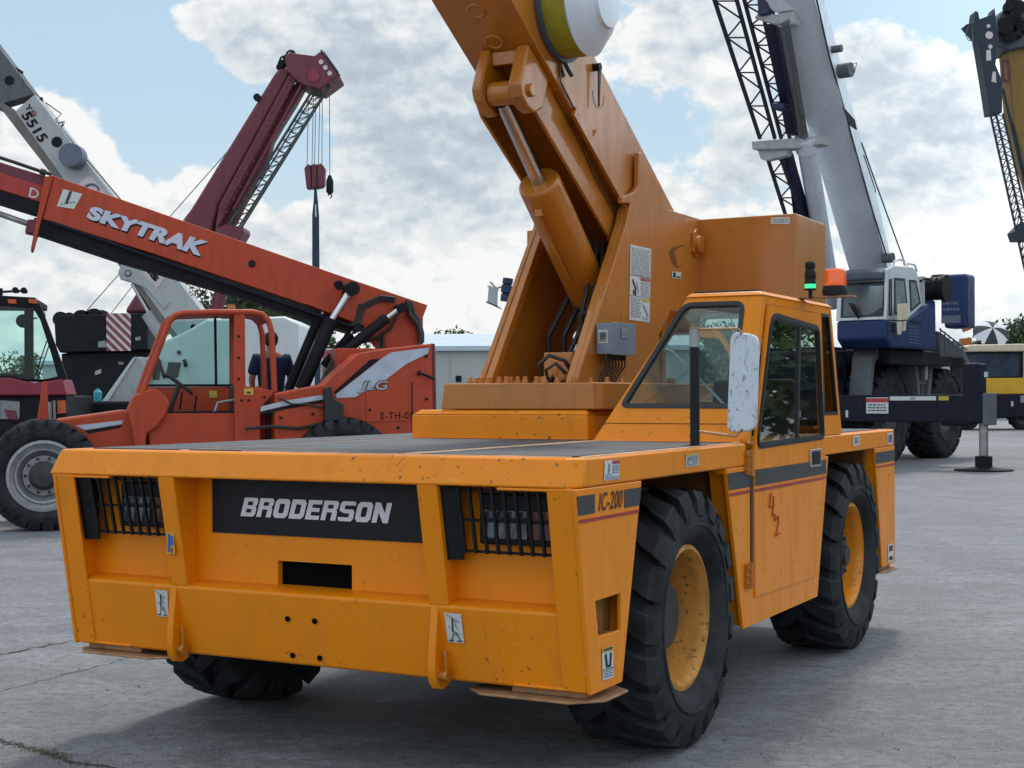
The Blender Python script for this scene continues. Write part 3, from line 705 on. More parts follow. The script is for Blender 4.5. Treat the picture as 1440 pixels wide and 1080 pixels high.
mb = MB(); mb.lathe([(.027, .04), (.028, .05), (.027, .062), (0, .062)], (ps.x, 2.72, ps.z), (0, 0, 1), 20, True); mb.build('green_lamp', 'green_lit', sg)

# ================================================================== superstructure
mb = MB(); mb.box(-.64, .385, 1.95, 4.0, 1.188, 1.315); mb.loft([(-.64, 1.95, 1.315), (.385, 1.95, 1.315), (.385, 4.0, 1.315), (-.64, 4.0, 1.315)], [(-.60, 1.975, 1.34), (.37, 1.975, 1.34), (.37, 4.0, 1.34), (-.60, 4.0, 1.34)])
mb.build('turntable_base', 'orange', crane, bevel=.008)
mb = MB(); mb.loft([(-.47, 1.97, 1.342), (.41, 1.97, 1.342), (.47, 2.08, 1.342), (.47, 3.95, 1.342), (-.50, 3.95, 1.342), (-.50, 2.02, 1.342)], [(-.45, 1.97, 1.478), (.40, 1.97, 1.478), (.46, 2.08, 1.478), (.46, 3.95, 1.478), (-.48, 3.95, 1.478), (-.48, 2.02, 1.478)])
mb.build('turntable', 'orange_super', crane, bevel=.008)
mb = MB()
for k in range(40):
    a = 2*math.pi*k/40; x, y = -.15+.50*math.cos(a), 2.95+.80*math.sin(a)
    if x > .44 or x < -.46: continue
    mb.lathe([(.019, 0), (.019, .014), (.013, .015), (.013, .032), (.004, .034), (0, .034)], (x, y, 1.478), (0, 0, 1), 8)
for k in range(9):
    x = -.37+k*.055; mb.lathe([(.018, 0), (.018, .014), (.013, .015), (.013, .034), (0, .036)], (x, 2.10+.02*(k % 2), 1.478), (0, 0, 1), 8)
mb.build('ring_bolts', 'orange_super', crane)
# mast plates
PX = .15
mo_ = [(812, 536), (882.5, 313), (885, 298), (888, 287.5), (876, 286.7), (876.7, 278), (893, 271.7), (899, 263), (900, 216), (904.5, 216), (943, 296.7), (983, 309)]
mpz = [MC.yz(u, v, PX) for u, v in mo_]
mpz = mpz[:-1] + [(mpz[-1][0], mpz[-2][1]), (4.30, mpz[-2][1]), (4.30, 1.93), (MC.yz(945, 440, PX)[0], 1.93), (MC.yz(928, 470, PX)[0], 1.78), (MC.yz(928, 470, PX)[0], 1.48), (2.331, 1.48)]
mpz[0] = (2.335, 1.50)
for xs, xe in ((PX, PX-.075), (-.45, -.375)):
    mb = MB()
    # a thick front flange and a thinner web carrying the ear
    ys0, zs0_ = 2.331, 1.48; ye, ze = mpz[1]
    inner = mpz[:]
    mb.prism([(xs, y, z) for y, z in mpz], ((xe-xs)*.42, 0, 0))
    fl = [(ys0, zs0_), (ys0+.03, zs0_), (ye+.03, ze), mpz[3], mpz[2], (ye, ze)]
    mb.prism([((xs+(xe-xs)*.42), y+.001, z) for y, z in ((2.332, 1.481), (2.40, 1.481), (ye+.06, ze-.02), (mpz[3][0], mpz[3][1]-.01), (mpz[2][0], mpz[2][1]), (ye, ze))], ((xe-xs)*.58, 0, 0))
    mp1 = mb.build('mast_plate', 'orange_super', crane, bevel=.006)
    if xs == PX: mast_r = mp1
# pad eye, loading hole, weld seam on the right plate
def on(u, v, d=0): p = cpx(u, v, x=PX); return V((PX+d, p.y, p.z))
mb = MB(); c0 = on(977, 346); mb.prism([c0+V((0, dy, dz)) for dy, dz in ((-.05, .07), (0, .10), (.05, .07), (.05, -.05), (0, -.08), (-.05, -.05))], (.02, 0, 0)); mb.lathe([(.055, .02), (.055, .05), (.03, .055), (0, .055)], c0, (1, 0, 0), 20)
mb.build('pad_eye', 'orange_super', mast_r, bevel=.004)
mb = MB(); mb.prism(MC.pts([(941, 356), (947, 349), (963, 346), (961, 373), (953, 379), (946, 372)], x=PX+.0015), (-.01, 0, 0)); mb.build('lightening_hole', 'orange_dirty', mast_r)
mb = MB(); mb.prism(MC.pts([(949, 356), (956, 350), (963, 348), (961, 372), (954, 377)], x=PX+.003), (-.001, 0, 0)); mb.build('inner_plate', 'orange_super', mast_r)
mb = MB(); mb.prism(MC.pts([(832, 201.5), (841, 183), (844, 184), (836, 203)], x=.118), (-.012, 0, 0)); mb.build('hose_clip', 'orange_super', crane)
# long instruction sticker
Q = MC.pts([(884.5, 451), (913, 455), (916, 351.5), (886.7, 345)], x=PX)
it = [*textlines(.06, .60, .95, .97, 15, 2, 11), (3, rect(.50, .545, .97, .585)), (0, rect(.56, .557, .9, .574)), *textlines(.52, .34, .95, .53, 7, 2, 12), (1, stroke(.12, .54, .30, .40, .05)), (1, stroke(.15, .38, .3, .36, .06)), (2, stroke(.3, .52, .42, .38, .03)), (5, rect(.6, .27, .97, .31)), *textlines(.06, .04, .55, .31, 9, 2, 13), (2, stroke(.66, .22, .92, .08, .04)), *textlines(.62, .02, .95, .07, 2, 2, 14), (1, rect(.0, .595, 1, .6)), (1, rect(.0, .325, 1, .33))]
decal(Q, it, mast_r, (.003, 0, 0))
decal(MC.pts([(945, 393), (958, 394.5), (958, 385), (945.5, 383.5)], x=PX), [(1, rect(.1, .15, .35, .9)), (1, rect(.45, .15, .9, .35))], mast_r, (.003, 0, 0))
# electrical box
bx0 = on(835, 497); bx1 = on(861, 453)
p1 = cpx(861, 500, x=PX+.10); p2 = cpx(892, 455, x=PX+.10)
yb0 = cpx(861, 480, x=PX+.10).y; yb1 = cpx(892, 480, x=PX+.10).y; zb0 = cpx(861, 499, x=PX+.10).z; zb1 = cpx(861, 455, x=PX+.10).z
mb = MB(); mb.box(PX+.006, PX+.10, yb0, yb1, zb0, zb1); mb.box(PX+.098, PX+.108, yb0-.004, yb1+.004, zb0-.004, zb1+.004)
jb = mb.build('electrical_box', 'box_grey', crane, bevel=.004)
decal([(PX+.02, yb0, zb0+.06), (PX+.075, yb0, zb0+.06), (PX+.075, yb0, zb0+.13), (PX+.02, yb0, zb0+.13)], [(2, rect(.1, .1, .9, .9)), (0, rect(.2, .2, .8, .8)), *textlines(.25, .25, .75, .75, 3, 1, 3)], jb, (0, -.002, 0))
decal([(PX+.108, yb0+.10, zb0+.09), (PX+.108, yb0+.20, zb0+.09), (PX+.108, yb0+.20, zb0+.145), (PX+.108, yb0+.10, zb0+.145)], [(2, rect(0, 0, 1, 1)), *textlines(.1, .15, .9, .8, 3, 0, 4)], jb, (.002, 0, 0), mats=('box_grey', 'decal_black', 'decal_grey', 'decal_red', 'decal_blue', 'decal_yellow'))
mb = MB()
for i in range(7):
    y = yb0+.03+i*(yb1-yb0-.05)/6; mb.cyl((PX+.05, y, zb0-.03), (PX+.05, y, zb0), .010, n=8); mb.tube([(PX+.05, y, zb0-.03), (PX+.05, y+.01, zb0-.06), (PX+.03, y-.02, zb0-.10), (PX+.02, y-.03-.01*i, zb0-.17)], .005, 5)
mb.build('cable_glands', 'hose', jb)
# counterweight
CY = 4.15
zct = cpx(1121, 303, y=CY).z; cxr = cpx(1121, 303, y=CY).x; cwr = cpx(1162, 313, x=cxr).y
ZC0 = 1.93
mb = MB(); mb.loft([(-cxr-.30, CY, ZC0), (cxr, CY, ZC0), (cxr, cwr, ZC0), (-cxr-.30, cwr, ZC0)], [(-cxr-.30, CY, zct), (cxr, CY, zct), (cxr, cwr, zct), (-cxr-.30, cwr, zct)])
mb.box(-.60, .05, CY+.05, cwr-.35, ZC0-.12, ZC0+.002)
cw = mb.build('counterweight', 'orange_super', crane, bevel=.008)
mb = MB(); p = cpx(1125, 412, x=cxr); mb.box(cxr+.001, cxr+.02, p.y-.05, cwr-.04, ZC0-.02, ZC0+.005); mb.build('ledge', 'orange_dirty', cw)
decal(MC.pts([(1085, 318), (1112, 318), (1112, 308.5), (1085.5, 309)], y=CY), [*textlines(.08, .15, .95, .85, 2, 2, 9)], cw, (0, -.003, 0))
# --- boom (raised over the front)
BA = R(31.3); bd = V((0, -math.cos(BA), math.sin(BA))); bn = V((0, math.sin(BA), math.cos(BA)))   # along the boom, and its top side
XR, XL = .105, -.315
tp = cpx(897, 195, x=XR)
def bpt(x, s, h): return V((x, bo.y, bo.z)) + bd*s + bn*h
bo = V((0, tp.y, tp.z))
def hof(u, v, x): p = cpx(u, v, x=x); q = V((0, p.y-bo.y, p.z-bo.z)); return q.dot(bd), q.dot(bn)
hmid, hlow = -.445, -.665
S0, S1, SR = -1.35, 3.4, 1.16
mb = MB(); mb.loft([bpt(x, S0, h) for x, h in ((XR, 0), (XR, hmid), (XL, hmid), (XL, 0))], [bpt(x, S1, h) for x, h in ((XR, 0), (XR, hmid), (XL, hmid), (XL, 0))])
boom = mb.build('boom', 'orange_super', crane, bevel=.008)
for x0, x1 in ((XR-.050, XR-.070), (XL+.04, XL+.06)):      # deep side rails of the lower boom, the lift cylinder nests between them
    mb = MB(); mb.prism([bpt(x0, s_, h) for s_, h in ((S0+.3, hmid-.002), (SR, hmid-.002), (SR-.03, hlow+.05), (SR-.16, hlow), (-.12, hlow), (-.30, hlow-.08), (-.62, hlow-.08), (S0+.3, hlow))], (x1-x0, 0, 0)); mb.build('boom_rail', 'orange_super', boom, bevel=.004)
mb = MB(); ins = [(XR-.05, -.05), (XR-.05, hmid+.05), (XL+.05, hmid+.05), (XL+.05, -.05)]
mb.loft([bpt(x, S1, h) for x, h in ins], [bpt(x, S1+.6, h) for x, h in ins]); mb.build('boom_extension', 'orange_super', boom, bevel=.006)
# tray with hydraulic lines along the step
mb = MB(); mb.prism([bpt(XR+.001, .75, hmid+.02), bpt(XR+.02, .75, hmid+.02), bpt(XR+.02, .75, hmid-.035), bpt(XR+.001, .75, hmid-.035)], bd*(-1.55)); mb.prism([bpt(XR, .70, hmid+.055), bpt(XR, .74, hmid+.02), bpt(XR, .05, hmid+.02), bpt(XR, .10, hmid+.055)], (.006, 0, 0)); mb.build('line_tray', 'orange_super', boom)
mb = MB()
for k in range(3): mb.tube([bpt(XR-.035, .9-.2*k, hmid-.012), bpt(XR-.040, .3, hmid-.03-.018*k), bpt(XR-.042, -.6, hmid-.03-.018*k)], .0045, 6)
mb.tube([bpt(XR+.006, 1.25, -.02), bpt(XR+.008, .95, hmid+.02), bpt(XR+.01, .5, hmid-.01)], .006, 6)
mb.build('hydraulic_line', 'orange_dirty', boom)
# round bosses under the boom
for u, v in ((672, 14), (697, 58)):
    mb = MB()
    p = cpx(u, v, pl=(bpt(0, 0, hmid), bn)); mb.lathe([(.050, 0), (.050, .004), (.042, .010), (.036, .004), (.0, .004)], p, -bn, 28)
    mb.build('pad_boss', 'orange_super', boom)
# weathered emblem ring and boom-angle pendulum
p = cpx(843, 132, x=XR); mb = MB()
mb.tube([V((XR+.001, p.y, p.z))+V((0, math.cos(t)*.075, math.sin(t)*.085)) for t in [math.pi*(1+i/14) for i in range(15)]], .0018, 4)
mb.build('emblem_ring', 'decal_grey', boom)
a_, b_ = cpx(844, 95, x=XR+.03), cpx(843, 151, x=XR+.03)
mb = MB(); mb.cyl((XR, a_.y, a_.z), (XR+.04, a_.y, a_.z), .022, n=16); mb.loft([V((XR+.03, a_.y+d, a_.z)) for d in (-.018, .018)]+[V((XR+.036, a_.y+d, a_.z)) for d in (.018, -.018)], [V((XR+.03, b_.y+d, b_.z)) for d in (-.006, .006)]+[V((XR+.036, b_.y+d, b_.z)) for d in (.006, -.006)])
mb.build('angle_pointer', 'black_paint', boom)
# cylinder clevis ears
CX = -.105
SE, HE = hof(703, 132, CX)
def ear(xa_, xb_):
    u0 = [(SE+.13, hmid-.001), (SE-.14, hmid-.001), (SE-.16, HE+.02), (SE-.10, HE-.065), (SE-.03, HE-.085), (SE+.05, HE-.08), (SE+.10, HE-.04)]
    mb = MB(); mb.prism([bpt(xa_, s, h) for s, h in u0], (xb_-xa_, 0, 0)); return mb.build('cylinder_ear', 'orange_super', boom, bevel=.014, seg=3)
ear(CX-.105, CX-.045); ear(CX+.105, CX+.180)
rodtop = bpt(CX, SE, HE)
mb = MB(); mb.box(CX-.045, CX+.105, bpt(0, SE+.09, hmid).y-.02, bpt(0, SE+.09, hmid).y+.02, bpt(0, SE+.09, hmid).z-.07, bpt(0, SE+.09, hmid).z); mb.build('cross_plate', 'orange_super', boom, bevel=.006)
mb = MB(); mb.cyl(rodtop+V((-.042, 0, 0)), rodtop+V((.102, 0, 0)), .062, n=24); mb.cyl(rodtop+V((.102, 0, 0)), rodtop+V((.20, 0, 0)), .034, n=16); mb.build('cylinder_pin', 'orange_super', boom, bevel=.008)
cb = cpx(841, 440, x=CX)
cdir = (cb-rodtop).normalized()
p_ = cpx(761, 250, x=CX); LT = (p_-rodtop).dot(cdir)
base_end = rodtop+cdir*((cb-rodtop).length+.55)
mb = MB(); mb.lathe([(.040, -.004), (.106, -.004), (.116, .006), (.118, .02), (.118, .06), (.118, (base_end-rodtop).length-LT), (0, (base_end-rodtop).length-LT)], rodtop+cdir*LT, cdir, 32)
cyl_ = mb.build('lift_cylinder', 'orange_super', crane, smooth=40)
mb = MB(); mb.cyl(rodtop+cdir*.06, rodtop+cdir*(LT+.04), .040, n=24); mb.build('rod', 'chrome', cyl_)
sdx = V((1, 0, 0)).cross(cdir).normalized(); sdx = -sdx if sdx.y > 0 else sdx
mb = MB(); q0 = rodtop+cdir*(LT+.12)+sdx*.116; mb.tube([q0, q0+sdx*.03, q0+sdx*.03+cdir*.03, q0+cdir*.5+sdx*.012], .009, 6); mb.box(q0.x-.02, q0.x+.02, q0.y-.02, q0.y+.02, q0.z-.02, q0.z+.02)
mb.build('fitting', 'orange_super', cyl_)
# hoses and valve block between the plates
mb = MB()
rg = random.Random(5)
for k in range(5):
    x = -.02+.03*k*.8-.03; y0 = 2.72+.04*k
    mb.tube([(x-.05, y0-.25, 1.48), (x-.02, y0-.12, 1.56), (x+.01, y0+.02, 1.75), (x+.02, y0+.12, 2.0), (x-.02, y0+.25, 2.3)], .014, 8)
mb.tube([(-.10, 2.42, 1.50), (-.10, 2.38, 1.58), (-.05, 2.40, 1.63), (.02, 2.45, 1.60), (.05, 2.5, 1.52)], .012, 8)
mb.tube([(-.06, 2.40, 1.50), (-.05, 2.36, 1.55), (.0, 2.38, 1.585), (.04, 2.42, 1.53)], .010, 8)
mb.tube([(-.02, 2.75, 1.62), (.0, 2.70, 1.86), (.05, 2.8, 1.9)], .02, 8)
mb.build('hydraulic_hoses', 'hose', crane)
mb = MB(); mb.box(-.16, .02, 2.55, 2.75, 1.478, 1.65); mb.cyl((-.03, 2.5, 1.54), (-.03, 2.56, 1.54), .05, n=20); mb.build('valve_block', 'orange_super', crane, bevel=.008)
mb = MB(); mb.box(-.375, .075, 3.7, 3.76, 1.48, 2.3); mb.build('mast_back', 'orange_super', crane)
mb = MB()
for k in range(3): mb.tube([(-.30+.09*k, 2.9, 1.48), (-.28+.10*k, 2.85, 1.75), (-.20+.08*k, 3.1, 2.1), (-.15+.05*k, 3.4, 2.3)], .018, 8)
mb.build('hydraulic_pipes', 'hose', crane)

# hoist drum on the boom's right side
dc = cpx(833, 4, x=.29); ax = V((1, 0, 0)); D = V((0, dc.y, dc.z))
mb = MB(); mb.lathe([(0, .105), (.285, .105), (.29, .11), (.29, .135), (.23, .14), (.0, .14)], D, ax, 48); dr = mb.build('hoist_drum', 'drum_grey', crane, smooth=35)
mb = MB(); mb.lathe([(.20, .13), (.268, .135), (.268, .262), (.20, .264)], D, ax, 48); mb.build('drum_shell', 'drum_yellow', dr, smooth=35)
mb = MB(); mb.lathe([(.20, .262), (.272, .263), (.276, .272), (.262, .285), (.235, .31), (.20, .345), (.15, .37), (.146, .375), (.14, .392), (.08, .398), (0, .40)], D, ax, 48); wd_ = mb.build('drum_cover', 'drum_white', dr, smooth=30)
mb = MB()
for k in range(12):
    a = 2*math.pi*k/12; mb.cyl(D+V((.28, math.cos(a)*.255, math.sin(a)*.255)), D+V((.286, math.cos(a)*.255, math.sin(a)*.255)), .008, n=6)
mb.build('cover_bolts', 'dark_steel', dr)
mb = MB(); mb.tube([D+V((.12, .02, -.27)), D+V((.14, .05, -.33)), D+V((.13, .10, -.34))], .012, 6); mb.tube([D+V((.11, .0, -.28)), D+V((.12, .03, -.36))], .008, 6); mb.build('loose_wire', 'hose', dr)
# ================================================================== BACKGROUND MACHINES
paint('jlg_orange', (.43, .050, .014), dirt=(.14, .05, .03), dirty=.5, chips=.5, rough=.5, coat=.1)
paint('faded_red', (.40, .05, .045), dirt=(.15, .05, .04), dirty=.4, rough=.6, coat=0)
paint('maroon', (.15, .030, .046), dirt=(.10, .06, .07), dirty=.4, rough=.55, coat=.1)
paint('cab_maroon', (.24, .012, .035), dirt=(.06, .02, .02), dirty=.3, rough=.4, coat=.3)
paint('crane_grey', (.38, .40, .41), dirt=(.15, .14, .13), dirty=.35, chips=.2, rough=.5, coat=.1)
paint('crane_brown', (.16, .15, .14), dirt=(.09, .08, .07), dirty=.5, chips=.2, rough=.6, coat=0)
paint('boom_grey', (.70, .745, .81), dirt=(.20, .21, .22), dirty=.3, chips=.15, rough=.45, coat=.15)
paint('cab_white', (.58, .61, .63), dirt=(.3, .3, .3), dirty=.25, chips=.1, rough=.4, coat=.3)
paint('crane_blue', (.012, .028, .105), dirt=(.03, .04, .06), dirty=.35, chips=.15, rough=.45, coat=.12, spec=.25)
paint('chassis_grey', (.11, .125, .135), dirt=(.05, .05, .05), dirty=.5, rough=.6, coat=0, spec=.2)
paint('chassis_dark', (.012, .015, .028), dirt=(.02, .02, .02), dirty=.3, rough=.6, coat=0, spec=.15)
paint('yellow', (.70, .38, .03), dirt=(.2, .13, .05), dirty=.4, rough=.5, coat=.1)
paint('yellow_shaded', (.26, .15, .035), dirt=(.10, .08, .05), dirty=.5, rough=.6, coat=0)  # the crane's yellow with the boom's shade put into the colour
paint('cream', (.62, .52, .38), dirt=(.3, .25, .2), dirty=.3, rough=.5, coat=.1)
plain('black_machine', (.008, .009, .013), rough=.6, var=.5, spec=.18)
plain('jib_dark', (.010, .022, .040), rough=.6, var=.3)
plain('jib_hazed', (.05, .065, .065), rough=.6, var=.3)  # lattice colour lightened to carry distance haze
plain('jib_blue', (.010, .016, .055), rough=.5, var=.3)
plain('rod_dark', (.16, .17, .18), rough=.35, metal=.6)
plain('rope', (.10, .11, .12), rough=.6)
plain('drum_blue', (.10, .12, .17), rough=.5)
plain('stripe_red', (.20, .05, .055), rough=.5)
plain('stripe_white', (.58, .50, .52), rough=.5)
plain('stripe_pale', (.42, .46, .54), rough=.5)
plain('letter_pale', (.52, .54, .66), rough=.5, var=.05)
plain('sling_blue', (.012, .03, .06), rough=.7)
plain('amber_bg', (.55, .09, .02), rough=.4)
plain('cyan', (.05, .35, .42), rough=.4)
plain('wall_pale', (.40, .42, .40), rough=.7, var=.06, vs=1)
plain('roof_pale', (.45, .52, .58), rough=.4, var=.06, vs=1)
plain('umbrella_white', (.60, .62, .68), rough=.7, var=.04)
plain('umbrella_black', (.02, .025, .03), rough=.7)
plain('rust_orange', (.38, .12, .03), rough=.6, var=.3)
plain('glass_bluegrey', (.045, .06, .085), rough=.12, coat=.5, var=.35, vs=1.5)
plain('shirt_blue', (.006, .018, .055), rough=.9, var=.25, bump=.4, bs=20)
plain('trousers', (.02, .025, .04), rough=.9)
plain('skin', (.30, .16, .10), rough=.55, var=.06)
plain('hair', (.012, .009, .008), rough=.8)
plain('seat_vinyl', (.02, .022, .025), rough=.6)

def plate(F, uvs, y, thick, mb=None):
    mb = mb or MB(); mb.prism(F.pts(uvs, y=y), (0, thick, 0)); return mb
def part(F, par, name, mat, uvs, y, thick, bevel=.01, **k):
    return plate(F, uvs, y, thick).build(name, mat, par, bevel=bevel, **k)
def barat(F, mb, a, b_, w): mb.bar(F.at(*a), F.at(*b_), w, w)

# ---------------------------------------------------------------- telehandler
TH = Frame(-5.17, 16.0, 18)
th = thing('telehandler', 'orange-red telescopic handler with open cab and long low boom, behind the yellow crane', 'telehandler', TH)
YB, YC, YH = 1.15, .32, .22
part(TH, th, 'boom', 'jlg_orange', [(77, 242), (484.5, 387.5), (602, 428), (595.5, 445), (595.5, 484), (540, 489), (512, 458), (430, 426), (220, 354), (61, 303)], YB, .42)
bo_th = [o for o in th.children][-1]
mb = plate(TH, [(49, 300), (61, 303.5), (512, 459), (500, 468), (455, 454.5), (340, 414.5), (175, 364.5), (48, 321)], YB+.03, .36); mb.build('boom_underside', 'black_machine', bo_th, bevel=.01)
mb = MB(); mb.bar(TH.px(70, 330-24, y=YB-.02), TH.px(500, 459, y=YB-.02), .03, .035, up=(0, 1, 0)); mb.build('slide_rail', 'chassis_dark', bo_th)
part(TH, th, 'inner_boom', 'faded_red', [(-120, 199), (70, 259), (70, 283), (-120, 222)], YB+.05, .32)
mb = plate(TH, [(-120, 184), (76, 246), (70, 262), (-120, 202)], YB+.06, .30); mb.build('boom_top', 'maroon', bo_th)
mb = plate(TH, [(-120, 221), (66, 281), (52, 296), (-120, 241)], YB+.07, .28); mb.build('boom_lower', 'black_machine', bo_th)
mb = plate(TH, [(64, 243), (77, 241), (48, 345), (44, 345)], YB-.02, .46); mb.build('boom_collar', 'jlg_orange', bo_th, bevel=.01)
mb = plate(TH, [(40, 303), (54, 303), (56, 325), (36, 320)], YB, .3); mb.build('guide_block', 'maroon', bo_th, bevel=.01)
mb = MB(); mb.tube(TH.pts([(-120, 252), (45, 311)], y=YB+.15), .035, 12); mb.build('retract_rod', 'steel', bo_th)
mb = MB(); mb.tube(TH.pts([(-120, 184), (-40, 202), (20, 222), (60, 236), (74, 240)], y=YB+.1), .022, 8); mb.cyl(TH.px(58, 235, y=YB), TH.px(66, 238, y=YB), .04); mb.build('hose', 'hose', bo_th)
lettering('D', TH.pts([(41, 271), (53.5, 275), (57.5, 263), (44, 257.5)], y=YB+.05), 'decal_white', bo_th, (0, -.006, 0), bold=.01)
lettering('SKYTRAK', TH.pts([(122.5, 304.5), (284, 360), (297, 339.5), (131, 286.5)], y=YB), 'black_machine', bo_th, (0, -.004, 0), bold=.075, cw=1.04, name='lettering')
lettering('SKYTRAK', TH.pts([(121.5, 302), (283, 357.5), (296.5, 337.5), (130, 284.5)], y=YB), 'letter_pale', bo_th, (0, -.009, 0), bold=.06, cw=1.05)
decal(TH.pts([(81, 285), (105, 289), (117, 268), (90, 261)], y=YB), [(1, stroke(.40, .98, .45, .25, .14)), *[(1, rect(.2+.14*i, .12+.10*i*.6, .27+.14*i, .2+.1*i*.6)) for i in range(5)]], bo_th, (0, -.008, 0))
mb = MB(); mb.lathe([(.045, 0), (.045, .01), (0, .01)], TH.px(355, 368, y=YB), (0, -1, 0), 16); mb.build('port_hole', 'black_machine', bo_th)
mb = MB(); mb.prism(TH.pts([(430, 425.5), (466, 401), (487, 401), (510, 424), (512, 457)], y=YB), (0, -.03, 0)); mb.build('boom_gusset', 'jlg_orange', bo_th, bevel=.01)
mb = MB()
for k in range(4): mb.tube(TH.pts([(506+k*2.4, 426), (503+k*2.4, 440), (499+k*2.4, 452), (492+k*2, 456)], y=YB-.04-.01*k), .014, 6)
for k in range(3): mb.tube(TH.pts([(508, 428+3*k), (535, 415+3*k), (556, 417+3*k)], y=YB-.04), .014, 6)
mb.tube(TH.pts([(573, 421), (577, 442), (588, 455), (592, 470), (591, 482)], y=YB-.08), .035, 8); mb.tube(TH.pts([(578, 423), (582, 440), (590, 452), (594, 468), (594, 481)], y=YB-.05), .03, 8)
mb.tube(TH.pts([(560, 440), (548, 462), (530, 474), (510, 480)], y=YB-.06), .02, 8); mb.tube(TH.pts([(534, 470), (534, 490)], y=YB-.03), .018, 6); mb.tube(TH.pts([(539, 466), (539, 490)], y=YB-.03), .018, 6)
mb.build('hose_bundle', 'hose', bo_th)
def jack(par, a, b_, c, r0, r1, y, matb='black_machine'):
    A, B, C = (TH.px(*p, y=y) for p in (a, b_, c))
    mb = MB(); mb.cyl(A, B, r0, n=16); mb.cyl(B-(A-B).normalized()*-.02, B-(A-B).normalized()*.05, r0*1.12, n=16); j = mb.build('cylinder', matb, par, smooth=40)
    mb = MB(); mb.cyl(B, C, r1, n=12); mb.build('rod', 'chrome', j); mb = MB(); mb.cyl(C+V((0, -.14, 0)), C+V((0, .14, 0)), r1*1.9, n=14); mb.build('pin', 'black_machine', j); return j
jack(th, (424, 545), (464, 452), (494, 405), .085, .046, .95); jack(th, (406, 545), (444, 456), (474, 400), .060, .03, 1.25)
jack(th, (482, 494), (540, 449), (563, 432), .065, .03, .98); jack(th, (455, 512), (490, 472), (500, 460), .05, .03, 1.2)
mb = MB(); mb.box(*sorted((TH.px(470, 500, y=.9).x, TH.px(595, 500, y=.9).x)), .75, 1.7, .6, TH.px(560, 490, y=1.1).z); mb.build('boom_mount', 'jlg_orange', th, bevel=.02)
mb = MB()
for k in range(4): mb.tube(TH.pts([(452+k*4, 535-k*4), (462+k*3, 515), (470+4*k, 500-4*k), (488, 494)], y=1.0), .02, 6)
mb.build('hose_bundle', 'hose', th)
# body
yz_bot = .55
part(TH, th, 'rear_body', 'jlg_orange', [(386, 551), (455, 538.5), (473, 522), (504, 495), (545, 488.5), (608, 482), (611, 650), (386, 650)], YH, .45, bevel=.02)
rb = [o for o in th.children if o.name.startswith('rear_body')][0]
part(TH, rb, 'body_stripe', 'stripe_pale', [(604, 488), (551, 494), (538, 502), (472, 553), (473.5, 558), (500, 556.5), (542, 533), (571, 511), (602, 496)], YH-.008, .004, bevel=0)
part(TH, rb, 'body_stripe', 'black_machine', [(535, 503), (521, 504), (480, 540), (470, 549), (472, 552)], YH-.007, .003, bevel=0)
part(TH, rb, 'body_stripe', 'stripe_pale', [(367, 569), (400, 561), (454, 553), (454, 559.5), (400, 568), (366, 576)], YH-.009, .004, bevel=0)
part(TH, rb, 'body_stripe', 'black_machine', [(366, 577), (400, 569), (454, 560.5), (454, 564), (400, 573), (366, 581)], YH-.008, .003, bevel=0)
lettering('JLG', TH.pts([(502, 552), (543, 551), (547, 533), (508.5, 533.5)], y=YH), 'chassis_grey', rb, (0, -.016, 0), bold=.035, cw=.9)
lettering('JLG', TH.pts([(503.8, 550.6), (541.6, 549.8), (545.4, 534.6), (510, 535)], y=YH), 'stripe_pale', rb, (0, -.022, 0), bold=.0, cw=.98)
lettering('E-TH-01', TH.pts([(535, 588.5), (579, 588), (579, 578), (535, 578.5)], y=YH), 'black_machine', rb, (0, -.012, 0), bold=.02, cw=1.15)
mb = MB(); mb.tube(TH.pts([(588, 523), (600, 527), (611, 532)], y=YH-.05), .015, 6); mb.cyl(TH.px(588, 523, y=YH-.05), TH.px(590, 523.6, y=YH-.05), .035); mb.build('latch_handle', 'black_machine', rb)
mb = MB(); mb.bar(TH.px(579.5, 537, y=YH-.004), TH.px(579.5, 640, y=YH-.004), .012, .01, up=(0, 1, 0)); mb.build('panel_seam', 'black_machine', rb)
mb = plate(TH, [(608, 482), (612, 483), (615, 650), (611, 650)], YH+.02, .5); mb.build('rear_edge', 'maroon', rb)
mb = MB()
for u_, v_ in ((336, 470), (336, 500), (336, 530), (340, 560), (350, 560), (380, 544), (372, 556), (395, 585), (440, 580), (520, 575), (600, 500), (600, 560), (600, 595), (560, 600)):
    mb.cyl(TH.px(u_, v_, y=YH-.02)+V((0, .0, 0)), TH.px(u_, v_, y=YH-.02)+V((0, .03, 0)), .018, n=6)
mb.build('bolts', 'black_machine', rb)
part(TH, rb, 'access_door', 'jlg_orange', [(515, 592), (515, 548), (545, 545), (572, 528), (576, 590)], YH-.012, .008, bevel=.003)
mb = MB(); mb.tube(TH.pts([(345, 600), (380, 597), (420, 600), (450, 594)], y=YH-.03), .02, 6); mb.tube(TH.pts([(392, 556), (410, 566), (430, 566), (455, 572)], y=YH-.03), .012, 6); mb.build('hose', 'hose', rb)
part(TH, th, 'mudguard', 'black_rubber', [(457, 544), (466, 541), (470, 560), (483, 566), (484, 590), (457, 590)], YH-.14, .12)
mb = MB(); mb.box(-.1, 4.0, .5, 1.5, .45, .80); mb.build('frame', 'jlg_orange', th, bevel=.03)
